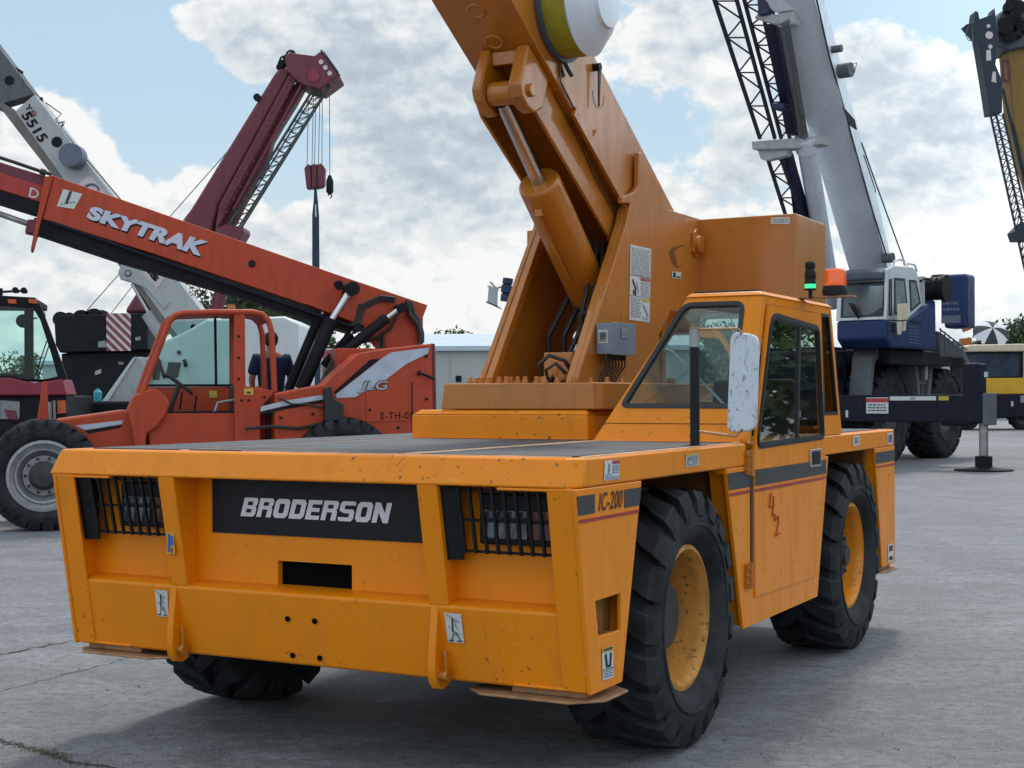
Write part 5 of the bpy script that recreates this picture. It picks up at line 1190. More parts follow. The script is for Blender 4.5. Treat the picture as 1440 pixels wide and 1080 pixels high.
# arches
def arch(yc):
    mb = MB(); o = [(yc-1.45, 1.3), (yc-1.22, 2.25), (yc-.80, 2.58), (yc+.80, 2.58), (yc+1.20, 2.25), (yc+1.42, 1.3)]; i = [(yc-1.27, 1.3), (yc-1.08, 2.12), (yc-.70, 2.40), (yc+.70, 2.40), (yc+1.08, 2.12), (yc+1.27, 1.3)]
    vs = o+list(reversed(i)); mb.prism([(.08, y, z) for y, z in vs], (-.45, 0, 0)); mb.build('wheel_arch', 'chassis_grey', rtc, bevel=.02)
arch(0); arch(3.2)
mb = MB()
for y0, y1, z0, z1 in ((1.25, 2.0, 2.3, 2.4), (1.25, 2.0, 1.7, 1.78), (1.25, 2.0, 1.15, 1.22), (1.25, 1.32, 1.15, 2.4), (1.6, 1.68, 1.15, 2.4), (1.93, 2.0, 1.15, 2.4)): mb.box(-.12, .02, y0, y1, z0, z1)
mb.build('side_ladder', 'chassis_grey', rtc)
mb = MB(); mb.box(-.01, .03, 1.80, 1.92, 1.80, 2.22); mb.build('tank_label', 'decal_white', rtc)
mb = MB(); mb.box(-2.8, -.5, -1.7, -1.2, 1.75, 2.4); mb.box(-2.9, -.9, -1.2, 5.2, 2.1, 2.5); mb.box(-.9, -.2, 1.2, 2.0, 2.4, 2.55); mb.build('deck', 'chassis_dark', rtc, bevel=.04)
mb = MB()
for k in range(7): x = -2.6+k*.36; mb.cyl((x, -1.95, 1.4), (x, -1.95, 1.4+.35+.2*(k % 3)), .05, n=8)
mb.tube([(-2.0, -1.8, 1.8), (-1.8, -2.0, 2.2), (-1.5, -1.8, 2.0)], .04, 8); mb.build('hose_bundle', 'black_machine', rtc)
# outrigger beam and jack
mb = MB(); mb.box(-3.6, 2.35+OX, -2.72+OY, -2.25+OY, .93, 1.47); bmz = mb.build('outrigger_beam', 'chassis_dark', rtc, bevel=.03)
mb = MB(); mb.box(2.27+OX, 2.36+OX, -2.76+OY, -2.20+OY, .88, 1.50); mb.build('beam_collar', 'chassis_grey', bmz, bevel=.02)
mb = MB(); mb.box(1.85+OX, 2.2+OX, -2.70+OY, -2.28+OY, 1.1, 2.08); mb.box(1.4+OX, 2.05+OX, -2.7+OY, -2.3+OY, .86, 1.1); mb.build('jack_housing', 'chassis_dark', bmz, bevel=.06)
jx = ry(1383, 620, -2.48+OY).x
mb = MB(); mb.cyl((jx, -2.48+OY, .12), (jx, -2.48+OY, 1.0), .085, n=20); jk = mb.build('jack', 'steel', bmz)
mb = MB(); mb.lathe([(0, 0), (.55, 0), (.55, .03), (.30, .05), (.16, .08), (.16, .28), (.11, .29), (0, .29)], (jx, -2.48+OY, .0), (0, 0, 1), 28); mb.build('float_pad', 'black_machine', jk)
decal([(x_+OX+.25, -2.72+OY, z_) for x_, z_ in ((-.35, 1.10), (.12, 1.10), (.12, 1.42), (-.35, 1.42))], [(3, rect(.0, .7, 1, .95)), *textlines(.1, .1, .9, .62, 3, 1, 6)], bmz, (0, -.006, 0))
decal([(x_+OX+.1, -2.72+OY, z_) for x_, z_ in ((.3, 1.36), (1.25, 1.36), (1.25, 1.44), (.3, 1.44))], [(2, rect(.45, .2, .55, .8))], bmz, (0, -.006, 0))
decal([(x_+OX+.1, -2.72+OY, z_) for x_, z_ in ((1.3, 1.36), (1.5, 1.36), (1.5, 1.44), (1.3, 1.44))], [(5, rect(0, 0, 1, 1))], bmz, (0, -.006, 0))
mb = MB()
for x_ in (-1.65, -1.15, -.1): mb.box(x_, x_+.05, -2.73+OY, -2.715+OY, 1.02, 1.16)
mb.build('reflectors', 'decal_white', bmz)
mb = MB(); p = ry(1387, 532, -2.715+OY); mb.box(p.x-.04, p.x+.03, -2.715+OY, -2.70+OY, p.z-.05, p.z+.05); mb.build('jack_label', 'stripe_pale', bmz)
# cab
CYF = -1.7
xR = ry(1247, 455, CYF).x; xL = ry(1176, 455, CYF).x
zB, zM, zT_ = ry(1247, 484, CYF).z, ry(1247, 453, CYF).z, ry(1247, 397, CYF).z
zTop = ry(1247, 383, CYF).z
yR = rx(1318, 460, xR).y
mb = MB(); mb.prism([(xL, CYF+.25, zB-.12), (xL, CYF, zB+.05), (xL, CYF, zM), (xL, rx(1272, 456, xR).y, zM), (xL, rx(1317, 426, xR).y, rx(1317, 426, xR).z), (xL, yR, zB-.12)], (xR-xL, 0, 0)); ub = mb.build('cab_base', 'crane_blue', rtc, bevel=.06)
mb = MB(); mb.box(xL-.2, xR-.25, CYF+.8, yR+1.6, zB-.45, zB-.12); mb.build('slew_frame', 'black_machine', rtc, bevel=.05)
# windscreen frame, glass
def cabring(o, i, vec, name, mat):
    mb = MB(); mb.ring(o, i, vec); return mb.build(name, mat, rtc, bevel=.01)
fo = [(xL, CYF, zM), (xR, CYF, zM), (xR, CYF+.12, zTop), (xL, CYF+.12, zTop)]
fi = [(xL+.10, CYF+.0, zM+.06), (xR-.07, CYF+.0, zM+.06), (xR-.05, CYF+.10, zT_-.02), (xL+.10, CYF+.10, zT_-.02)]
wf = cabring(fo, fi, (0, .08, 0), 'windscreen_frame', 'cab_white')
mb = MB(); mb.sheet([V(p)+V((0, .04, 0)) for p in fi]); mb.build('glass', 'glass_clear', wf, smooth=0)
gm_ = MB(); gm_.ring([V(p)+V((0, -.006, 0)) for p in fi], [V(p)+V((0, -.006, 0)) for p in inset(fi, .035)], (0, .02, 0)); gm_.build('gasket', 'black_rubber', wf)
mb = MB(); mb.prism([(xL+.08, CYF-.10, zT_), (xL+.08, CYF-.10, zTop-.05), (xL+.08, CYF+.3, zTop+.06), (xL+.08, CYF+1.6, zTop+.06), (xL+.08, CYF+1.6, zT_)], (xR-xL-.14, 0, 0)); mb.build('roof_visor', 'drum_grey', rtc, bevel=.05)
sp_ = [(1248, 383), (1258, 377.5), (1285, 380), (1291, 388), (1298, 434), (1275, 455), (1247, 454)]
P = MB(); so_p = RT.pts(sp_, x=xR)
outp = so_p; 
sideo = MB(); sideo.prism(outp, (-.06, 0, 0)); 
# build side as white panel with dark glass set in
sd_o = sideo.build('cab_side', 'cab_white', rtc, bevel=.02)
for wv in ([(1258, 395), (1272.5, 396), (1276, 432), (1275, 449), (1258, 446)], [(1279, 398), (1288.5, 398.5), (1295, 431), (1281, 443)], [(1251, 397), (1254.5, 396), (1254.5, 448), (1250, 448)]):
    q_ = RT.pts(wv, x=xR+.004); mb = MB(); mb.ring(q_, inset(q_, .05), (.012, 0, 0)); fr_ = mb.build('side_window', 'black_rubber', sd_o)
    mb = MB(); mb.sheet([p+V((.006, 0, 0)) for p in inset(q_, .03)]); mb.build('glass', 'glass_side', fr_, smooth=0)
mb = MB(); mb.box(xL, xL+.06, CYF+.1, CYF+2.2, zM, zTop); mb.box(xL, xR-.07, CYF+2.15, CYF+2.2, zM, zTop); mb.build('cab_rear', 'cab_white', rtc)
mb = MB(); mb.box(xL+.45, xL+1.0, CYF+.9, CYF+1.4, zM-.1, zM+.2); mb.box(xL+.45, xL+1.0, CYF+1.3, CYF+1.45, zM, zM+.75); mb.build('seat', 'seat_vinyl', rtc, bevel=.05)
for wv, nm in (([(1262, 432), (1275, 431), (1274, 454), (1262, 455)], 'mirror'), ([(1261, 457), (1266, 456.5), (1265, 475), (1262, 475)], 'mirror'), ([(1269, 456), (1272, 456), (1271, 470), (1268, 470)], 'mirror')):
    mb = MB(); mb.prism(RT.pts(wv, x=xR+.18), (.05, 0, 0)); mb.build(nm, 'cream', rtc, bevel=.01)
mb = MB(); mb.tube([ry(1195, 430, CYF-.05), ry(1208, 452, CYF-.08)], .02, 5); mb.build('wiper', 'black_machine', wf); mb = MB(); mb.tube([ry(1200, 431, CYF-.05), ry(1209, 451, CYF-.08)], .02, 5); mb.build('wiper', 'black_machine', wf)
mb = MB(); rl = RT.pts([(1257, 380), (1258, 372), (1266, 369), (1272, 371), (1273, 378)], x=xR-.1); mb.tube(rl, .025, 6); mb.tube(RT.pts([(1276, 380), (1277, 375), (1287, 377), (1290, 386)], x=xR-.1), .022, 6); mb.build('roof_rail', 'cab_white', rtc)
mb = MB()
for k in range(7): mb.prism(RT.pts([(1249+1.5*(k % 2), 459+k*3.6), (1254, 459+k*3.6), (1254, 460+k*3.6), (1249+1.5*(k % 2), 460+k*3.6)], x=xR+.006), (-.004, 0, 0))
for k in range(6): mb.prism(RT.pts([(1278, 463+k*4.4), (1293, 465+k*4.4), (1293, 466+k*4.4), (1278, 464.2+k*4.4)], x=xR+.006), (-.004, 0, 0))
mb.build('louvres', 'drum_blue', ub)
mb = MB(); mb.prism(RT.pts([(1280, 455), (1297, 459), (1297, 461), (1280, 458)], x=xR+.008), (-.004, 0, 0)); mb.prism(RT.pts([(1256, 460), (1260, 460), (1260, 472), (1256, 471)], x=xR+.008), (-.004, 0, 0)); mb.build('vent', 'black_machine', ub)
# upper structure behind the cab, winch, counterweight
CWY = 4.4
q0, q1 = ry(1327, 391, CWY), ry(1360, 466, CWY)
yb_ = rx(1373, 430, q1.x).y
mb = MB(); mb.box(q0.x, q1.x, CWY, yb_, q1.z, q0.z); cwr_ = mb.build('counterweight', 'crane_blue', rtc, bevel=.08)
decal([(q1.x-.62, CWY, q1.z+.12), (q1.x-.12, CWY, q1.z+.12), (q1.x-.12, CWY, q1.z+.7), (q1.x-.62, CWY, q1.z+.7)], [(2, rect(.05, .0, .95, .32)), *textlines(.1, .45, .9, .95, 2, 2, 8)], cwr_, (0, -.01, 0), mats=('crane_blue', 'decal_black', 'drum_blue', 'decal_red', 'decal_blue', 'decal_yellow'))
mb = MB(); mb.box(xL-.3, xR-.9, yR-.5, CWY+.5, zB-.3, zB+.2); mb.build('upper_frame', 'chassis_grey', rtc, bevel=.06)
mb = MB(); p = rx(1306, 411, xR-.3); mb.lathe([(0, 0), (.30, 0), (.30, .06), (.25, .08), (.25, .7), (.30, .72), (.30, .8), (0, .8)], (p.x-.3, p.y-.2, p.z-.02), (1, 0, 0), 20); p2 = rx(1317, 408, xR); mb.lathe([(0, 0), (.13, 0), (.13, .15), (0, .15)], p2, (1, 0, 0), 14); mb.tube([rx(1295, 400, xR), rx(1300, 396, xR), rx(1309, 398, xR), rx(1312, 393, xR), rx(1327, 392, xR)], .03, 6); mb.build('winch', 'black_machine', rtc)
mb = MB(); mb.prism([rx(u, v, xR-.25) for u, v in ((1320, 470), (1327, 474), (1356, 498), (1360, 508), (1323, 508))], (-2.0, 0, 0)); mb.build('engine_cover', 'chassis_grey', rtc, bevel=.03)
mb = MB()
for k in range(6): mb.tube([rx(1323+k*6, 470+k*5-4, xR-.2), rx(1323+k*6, 508, xR-.2)], .015, 5)
mb.tube([rx(1322, 468, xR-.2), rx(1360, 497, xR-.2)], .02, 5); mb.build('guard_rail', 'chassis_grey', rtc)
# boom
def quad4(u0, u1, u2, v, Y, back):
    """photo-facing section: left edge u0, ridge u1, right edge u2 at row v, Y metres out; back = box depth"""
    a, b2, c = RT.at(u0, v, Y), RT.at(u1, v, Y-.05), RT.at(u2, v-2, Y+.5)
    return [a, a.lerp(b2, .5)+V((0, -.10, -.05)), b2, c, c+V((-.2, .35, .3)), a+V((.0, .55, .35))]
mb = MB(); mb.rings([quad4(1200, 1252, 1258, 400, 33, 1), quad4(1190, 1246, 1252.5, 366, 32.3, 1), quad4(1151, 1207, 1222, 230, 29.6, 1), quad4(1136, 1193, 1204, 176, 28.6, 1), quad4(1092, 1147, 1160, 0, 26, 1), quad4(1040, 1100, 1114, -180, 23.7, 1)])
rb_ = mb.build('boom', 'boom_grey', rtc, smooth=50)
mb = MB(); mb.prism([RT.at(u, v, Y) for u, v, Y in ((1066, -60, 25.4), (1078, 12, 26.1), (1092, 22, 26.1), (1118, 18, 26.1), (1140, 4, 26), (1150, -60, 25.4))], (0, .3, .1)); mb.build('boom_collar', 'boom_grey', rb_, bevel=.04)
for (u, v, Y), r_ in (((1189, 103, 27.6), .14), ((1248, 367, 32.0), .11), ((1175, 73, 27.2), .07)):
    c0 = RT.at(u, v, Y); mb = MB(); mb.lathe([(0, 0), (r_, 0), (r_, .25), (0, .25)], c0+V((-.1, 0, 0)), (1, 0, 0), 18); mb.build('boom_roller', 'chassis_grey', rb_)
mb = MB(); mb.tube([RT.at(*p) for p in ((1192, 97, 27.5), (1207, 92, 27.5), (1203, 106, 27.6), (1196, 112, 27.6))], .01, 5); mb.tube([RT.at(*p) for p in ((1150, 0, 25.9), (1168, 82, 27.0), (1182, 132, 27.9), (1208, 228, 29.4), (1228, 300, 30.9), (1247, 362, 31.9))], .018, 5); mb.tube([RT.at(*p) for p in ((1213, 205, 29.2), (1235, 268, 30.3), (1273, 374, 32.2))], .016, 5); mb.tube([RT.at(*p) for p in ((1216, 222, 29.4), (1232, 270, 30.3), (1232, 275, 30.3))], .012, 5); mb.build('boom_cables', 'dark_steel', rb_)
mb = MB(); mb.prism([RT.at(u, v, Y) for u, v, Y in ((1186, 155, 27.8), (1201, 172, 28.1), (1204, 186, 28.4), (1196, 180, 28.2))], (.02, .05, 0)); mb.build('boom_bracket', 'chassis_grey', rb_)
# lift cylinder
mb = MB(); mb.cyl(RT.at(1105, 33, 26.1), RT.at(1133, 204, 28.6), .095, n=18); rd_ = mb.build('cylinder_rod', 'rod_dark', rtc)
mb = MB(); mb.cyl(RT.at(1134, 200, 28.5), RT.at(1172, 430, 32.5), .19, n=24); mb.cyl(RT.at(1133, 197, 28.5), RT.at(1136, 214, 28.7), .215, n=24); mb.build('lift_cylinder', 'boom_grey', rtc, smooth=40)
mb = MB(); mb.prism([RT.at(u, v, 26.1) for u, v in ((1094, 22), (1120, 18), (1119, 36), (1100, 42), (1096, 36))], (0, .25, 0)); mb.prism([RT.at(u, v, 26.1) for u, v in ((1062, 28), (1070, 18), (1096, 24), (1096, 38), (1080, 34))], (0, .2, 0)); mb.build('rod_bracket', 'crane_grey', rtc, bevel=.02)
mb = MB(); mb.prism([RT.at(u, v, 28.4) for u, v in ((1058, 201), (1062, 201), (1120, 197), (1158, 194), (1157, 206), (1122, 212), (1059, 213))], (0, .35, 0)); mb.prism([RT.at(u, v, 28.5) for u, v in ((1066, 213), (1110, 212), (1108, 222), (1078, 229), (1070, 226))], (0, .2, 0)); mb.build('jib_bracket', 'crane_grey', rtc, bevel=.02)
def latw(F, mb, a0, a1, b0, b1, r, rb, n):
    A0, A1, B0, B1 = (F.at(*p) for p in (a0, a1, b0, b1))
    mb.tube([A0, A1], r, 6); mb.tube([B0, B1], r, 6)
    for k in range(n):
        t, t2, t3 = k/n, (k+.5)/n, (k+1)/n
        mb.tube([A0.lerp(A1, t), B0.lerp(B1, t2)], rb, 5); mb.tube([A0.lerp(A1, t3), B0.lerp(B1, t2)], rb, 5); mb.tube([A0.lerp(A1, t), B0.lerp(B1, t)], rb*.9, 5)
mb = MB()
latw(RT, mb, (990, -50, 25.4), (1070, 197, 28.4), (1024, -50, 25.4), (1091, 197, 28.4), .045, .018, 5)
latw(RT, mb, (1035, -50, 25.9), (1100, 197, 28.9), (1060, -50, 25.9), (1112, 197, 28.9), .045, .018, 9)
latw(RT, mb, (1077, 213, 28.6), (1118, 345, 30.6), (1095, 213, 28.6), (1142, 345, 30.6), .045, .018, 4)
latw(RT, mb, (1100, 213, 28.9), (1136, 345, 30.9), (1112, 213, 28.9), (1150, 345, 30.9), .04, .018, 6)
jl = mb.build('lattice_jib', 'jib_dark', rtc)
mb = MB(); mb.prism([RT.at(u, v, Y) for u, v, Y in ((1078, 36, 26.4), (1090, 36, 26.4), (1118, 190, 28.4), (1106, 192, 28.4))], (0, .3, 0)); mb.prism([RT.at(u, v, Y) for u, v, Y in ((1102, 216, 28.6), (1108, 216, 28.6), (1130, 300, 30), (1135, 345, 30.6), (1120, 345, 30.6), (1112, 270, 29.5))], (0, .3, 0))
mb.prism([RT.at(u, v, 27.6) for u, v in ((1086, 148), (1104, 147), (1104, 156), (1088, 157))], (0, .3, 0)); mb.prism([RT.at(u, v, 26) for u, v in ((1066, -10), (1080, -10), (1082, 22), (1068, 24))], (0, .3, 0)); mb.build('jib_box', 'jib_blue', jl, bevel=.02)

# ---------------------------------------------------------------- yellow truck crane at the right edge
YK = Frame(20.0, 60.0, 0)
yk = thing('truck_crane', 'yellow truck crane with cream cab roof and wide windscreen at the far right', 'crane', YK)
part(YK, yk, 'cab_roof', 'cream', [(1358, 493), (1364, 490), (1436, 489), (1470, 491), (1470, 500), (1358, 500)], -.1, 2.6, bevel=.06)
part(YK, yk, 'cab_body', 'yellow', [(1358, 536), (1470, 536), (1470, 560), (1358, 560)], 0, 2.5, bevel=.04)
mb = MB(); o_ = YK.pts([(1358, 500), (1438.5, 500), (1438.5, 537), (1358, 537)], y=0); i_ = YK.pts([(1361, 502), (1436, 502), (1436, 535), (1361, 535)], y=0); mb.ring(o_, i_, (0, .15, 0)); mb.build('windscreen_frame', 'black_machine', yk)
mb = MB(); mb.prism([p+V((0, .08, 0)) for p in i_], (0, .02, 0)); mb.build('windscreen', 'glass_bluegrey', yk)
part(YK, yk, 'cab_rear', 'chassis_dark', [(1358, 500), (1470, 500), (1470, 537), (1358, 537)], 2.0, .3, bevel=0)
part(YK, yk, 'door', 'cream', [(1439, 500), (1470, 500), (1470, 537), (1439, 537)], .05, 1.8, bevel=.02)
part(YK, yk, 'bumper', 'chassis_dark', [(1345, 560), (1480, 560), (1480, 590), (1350, 597)], -.3, 3, bevel=.05)
part(YK, yk, 'bumper_label', 'decal_grey', [(1435, 562), (1445, 562), (1445, 572), (1435, 572)], -.33, .02); part(YK, yk, 'bumper_label', 'decal_white', [(1422, 570), (1425, 570), (1425, 577), (1422, 577)], -.33, .02)
for u_ in (1360, 1440): big_wheel(YK, yk, u_, 600, 0, .62, .45, .36, 'chassis_grey', nl=14)
for u_ in (1360, 1440): big_wheel(YK, yk, u_, 600, 2.0, .62, .45, .36, 'chassis_grey', nl=14)
part(YK, yk, 'boom', 'yellow_shaded', [(1419, 76), (1427, 180), (1440, 225), (1470, 330), (1500, 500), (1560, 500), (1480, 60), (1440, 70)], 2.2, 1.2, bevel=.08)
ykb = [o for o in yk.children if o.name.startswith('boom')][0]
part(YK, ykb, 'boom_head', 'drum_grey', [(1403, 70), (1405, 30), (1412, 20), (1430, 14), (1470, 8), (1478, 66), (1420, 76)], 1.9, 1.8, bevel=.1)
mb = MB(); rg = random.Random(8)
for k in range(14): p = YK.px(rg.uniform(1408, 1470), rg.uniform(10, 60), y=1.75); mb.lathe([(0, 0), (rg.uniform(.1, .4), .02), (rg.uniform(.1, .35), .2), (0, .22)], p, (rg.uniform(-.3, .3), -1, rg.uniform(-.3, .3)), 12)
mb.build('sheaves', 'black_machine', ykb)
mb = MB(); mb.ring(rnd(YK.pts([(1410, 90), (1420, 88), (1424, 120), (1412, 122)], y=2.1), .2, 4), inset(rnd(YK.pts([(1410, 90), (1420, 88), (1424, 120), (1412, 122)], y=2.1), .2, 4), .1), (0, .1, 0)); mb.build('rigging_ring', 'maroon', ykb)
# dark jib folded alongside
mb = MB()
mb.prism(YK.pts([(1361, 39), (1372, 36), (1374, 20), (1378, 22), (1380, 32), (1398, 25), (1401, 16), (1404, 40), (1406, 66), (1402, 96), (1412, 120), (1411, 164), (1394, 166), (1386, 112), (1377, 58)], y=1.0), (0, .8, 0)); jp = mb.build('jib_head', 'jib_dark', yk, bevel=.03)
for u_, v_, r_ in ((1393, 55, .16), (1394.5, 71, .09), (1392, 42, .08)): disc(YK, u_, v_, 1.0, r_, .02, MB()).build('lightening_hole', 'stripe_white', jp)
for q_ in ([(1389, 76), (1395, 75), (1396, 90), (1389, 91)], [(1398, 106), (1402, 106), (1403, 122), (1396, 120)]): part(YK, jp, 'lightening_hole', 'stripe_white', q_, .985, .01, bevel=0)
mb = MB(); mb.tube(YK.pts([(1364, 43), (1360, 55), (1364, 62), (1370, 63)], y=.9), .02, 5); mb.tube(YK.pts([(1370, 45), (1370, 70)], y=.9), .02, 5); mb.build('loose_rope', 'rope', jp)
mb = MB()
lattice(YK, mb, (1394, 165), (1446, 405), (1402, 165), (1452, 380), 1.0, .05, .025, 22); lattice(YK, mb, (1402, 165), (1450, 370), (1412, 165), (1458, 370), 1.6, .05, .025, 18); lattice(YK, mb, (1412, 130), (1450, 300), (1426, 180), (1460, 330), 2.0, .05, .025, 8)
mb.prism(YK.pts([(1426, 332), (1440, 318), (1460, 320), (1460, 344), (1430, 344)], y=.95), (0, .8, 0)); mb.build('lattice_jib', 'jib_dark', yk)
# umbrella over the cab roof
uc = YK.px(1393, 486, y=.9)
U = bpy.data.objects.new('umbrella', None); COL.objects.link(U); U.location = YK.o + V((uc.x, .9, uc.z)); tag(U, 'black and white panelled umbrella open above the cream roof of the yellow truck crane', 'umbrella')
mb = MB(); n_ = 8
tilt = Matrix.Rotation(R(48), 3, 'X')
cen = V((0, -.05, .34))
for k in range(n_):
    mb.mat(k % 2)
    for j in range(4):
        f0, f1 = j/4, (j+1)/4
        for h_ in range(2):
            a0, a1 = 2*math.pi*(k+h_/2)/n_+.2, 2*math.pi*(k+(h_+1)/2)/n_+.2
            def q(f, a):
                sag = 1-.05*abs(math.sin((a-.2)*n_/2)); p = V((math.cos(a)*f*.78*sag, math.sin(a)*f*.78*sag, .34*(1-f*f))); return cen + tilt @ p
            mb.sheet([q(f0, a0), q(f1, a0), q(f1, a1), q(f0, a1)] if j else [q(0, a0), q(f1, a0), q(f1, a1)])
mb.build('canopy', ['umbrella_white', 'umbrella_black'], U, smooth=0, fix=False)
mb = MB(); mb.tube([V((0, 0, -.06)), cen+tilt @ V((0, 0, .36))], .018, 6); mb.build('pole', 'dark_steel', U)
mb = MB(); mb.prism(YK.pts([(1374, 489), (1378, 484), (1420, 485), (1424, 489)], y=.5), (0, .5, 0)); mb.build('roof_rack', 'black_machine', yk)
# rusty orange mast between the two cranes
mo3 = MB(); OM = Frame(19.5, 62.5, 0)
for u_ in (1354, 1365): mo3.bar(OM.px(u_, 462, y=0), OM.px(u_, 605, y=0), .10, .10)
for k in range(7): mo3.bar(OM.px(1354, 470+k*20, y=0), OM.px(1365, 466+k*20, y=0), .1, .16)
mo3.prism(OM.pts([(1352, 481), (1367, 480), (1367, 490), (1352, 490)], y=-.1), (0, .3, 0))
omo = mo3.build('steel_mast', 'rust_orange', None); omo.location = OM.o; tag(omo, 'rusty orange steel mast standing between the blue counterweight and the yellow crane cab', 'mast')

# ---------------------------------------------------------------- machine tip behind the mast
LM = Frame(.0, 36.0, 0)
lm = thing('work_platform', 'pale flat panel and dark blue drum peeking out left of the yellow mast', 'floodlight mast', LM)
mb = MB(); a_ = LM.px(722, 425, y=0); mb.box(a_.x+.05, a_.x+.2, -.08, .08, 0, a_.z); mb.box(a_.x-.2, a_.x+.4, -.4, .4, 0, .12); mb.build('pole', 'dark_steel', lm)
part(LM, lm, 'panel', 'crane_grey', [(688, 401), (701, 406), (700, 431), (686, 424)], -.05, .04, bevel=.005); part(LM, lm, 'panel_edge', 'dark_steel', [(684, 423), (700, 430), (706, 434), (706, 435), (684, 425)], -.07, .06, bevel=0)
mb = MB(); mb.tube(LM.pts([(690, 396), (698, 405), (712, 402)], y=-.02), .03, 6); p = LM.px(713, 407, y=0); mb.tube(LM.pts([(686, 402), (702, 408)], y=-.03), .02, 6); mb.build('arm', 'crane_grey', lm)
mb = MB(); mb.lathe([(0, -.30), (.12, -.30), (.12, -.12), (.08, -.10), (.14, -.08), (.14, .10), (.10, .12), (.13, .15), (.13, .28), (0, .28)], p, (.15, 0, 1), 18); mb.build('drum', 'jib_blue', lm)

# ---------------------------------------------------------------- person behind the telehandler cab
def person(F, x, y, z0, yaw):
    o = bpy.data.objects.new('person', None); COL.objects.link(o); o.location = F.o + F.m @ V((x, y, 0)) + V((0, 0, z0)); o.rotation_euler = (0, 0, R(F.deg+yaw))
    tag(o, 'person in dark blue shirt standing behind the cab of the orange telehandler, back turned', 'person')
    def skin(name, mat, pts, edges, rad, sub=2):
        me = bpy.data.meshes.new(name); me.from_pydata(pts, edges, []); me.materials.append(MATS[mat])
        ob = bpy.data.objects.new(name, me); COL.objects.link(ob); ob.parent = o
        m_ = ob.modifiers.new('skin', 'SKIN'); m_.use_smooth_shade = True
        for i, r in enumerate(rad): me.skin_vertices[0].data[i].radius = r if isinstance(r, tuple) else (r, r)
        me.skin_vertices[0].data[0].use_root = True
        s_ = ob.modifiers.new('sub', 'SUBSURF'); s_.levels = 1; s_.render_levels = sub
        return ob
    P = [(0, 0, .92), (0, 0, 1.08), (0, .02, 1.28), (0, .02, 1.42), (0, -.01, 1.50), (0, -.03, 1.60), (0, -.03, 1.70),
         (-.18, .02, 1.41), (-.25, .0, 1.15), (-.21, -.16, .98), (.18, .02, 1.41), (.25, 0, 1.15), (.21, -.16, .98),
         (-.10, 0, .86), (-.11, -.01, .48), (-.11, .03, .08), (-.12, -.14, .04), (.10, 0, .86), (.11, -.01, .48), (.11, .03, .08), (.12, -.14, .04)]
    E_ = [(0, 1), (1, 2), (2, 3), (3, 4), (4, 5), (5, 6), (3, 7), (7, 8), (8, 9), (3, 10), (10, 11), (11, 12), (0, 13), (13, 14), (14, 15), (15, 16), (0, 17), (17, 18), (18, 19), (19, 20)]
    rad = [(.15, .11), (.14, .10), (.17, .12), (.13, .10), (.055, .055), (.075, .09), (.065, .08), .06, .045, .032, .06, .045, .032, .085, .062, .045, .035, .085, .062, .045, .035]
    skin('body', 'skin', P, E_, rad)
    S = [(0, 0, .90), (0, 0, 1.08), (0, .02, 1.28), (0, .02, 1.45), (-.18, .02, 1.41), (-.25, 0, 1.18), (.18, .02, 1.41), (.25, 0, 1.18)]
    skin('shirt', 'shirt_blue', S, [(0, 1), (1, 2), (2, 3), (3, 4), (4, 5), (3, 6), (6, 7)], [(.18, .14), (.18, .13), (.21, .155), (.13, .115), .09, .078, .09, .078])
    T = [(0, 0, .92), (-.10, 0, .86), (-.11, -.01, .48), (-.11, .03, .10), (.10, 0, .86), (.11, -.01, .48), (.11, .03, .10)]
    skin('trousers', 'trousers', T, [(0, 1), (1, 2), (2, 3), (0, 4), (4, 5), (5, 6)], [(.16, .125), .10, .075, .06, .10, .075, .06])
    mb = MB(); mb.lathe([(0, .0), (.06, .02), (.088, .07), (.092, .13), (.07, .18), (.03, .205), (0, .21)], (0, .005, 1.55), (0, -.05, 1), 18); mb.build('hair', 'hair', o, smooth=60)
    return o
pp = TH.px(396, 500, y=1.75)
person(TH, pp.x-.13, 1.75, .56, 180)
mb = MB(); mb.box(pp.x-.6, pp.x+.5, 1.48, 2.1, .48, .56); mb.build('side_step', 'jlg_orange', th)

# ---------------------------------------------------------------- long pale sheds
def shed(X0, X1, Y, h, dep, lab, seam=3.0):
    o = bpy.data.objects.new('warehouse', None); COL.objects.link(o); o.location = ((X0+X1)/2, Y, 0); w2 = (X1-X0)/2; tag(o, lab, 'warehouse')
    mb = MB(); mb.box(-w2, w2, 0, dep, 0, h); mb.build('wall', 'wall_pale', o)
    mb = MB(); mb.prism([(-w2-.2, -.25, h-.02), (-w2-.2, -.25, h+.18), (-w2-.2, dep/2, h+.9), (-w2-.2, dep+.25, h+.18), (-w2-.2, dep+.25, h-.02)], (2*w2+.4, 0, 0)); mb.build('roof', 'roof_pale', o)
    mb = MB(); x = -w2+seam/2
    while x < w2: mb.box(x, x+.06, -.03, 0, 0, h-.05); x += seam
    mb.build('wall_seams', 'crane_grey', o); return o
s1 = shed(-4.2, 8.0, 62, 3.45, 9, 'long pale green-grey shed with blue-white roof edge, behind the yellow crane mast')
mb = MB(); mb.box(1.75, 2.1, -.05, -.001, 2.0, 2.3); 
wx = (645-720)/FOC*62 - s1.location.x; mb = MB(); mb.box(wx-.12, wx+.12, -.05, -.002, 2.1, 2.36); mb.build('window', 'black_machine', s1)
shed(-24, -6.0, 74, 3.2, 9, 'lower pale shed seen between the cab and cylinders of the orange telehandler')
shed(11.5, 30, 84, 3.6, 9, 'far pale shed behind the blue crane and the yellow crane')

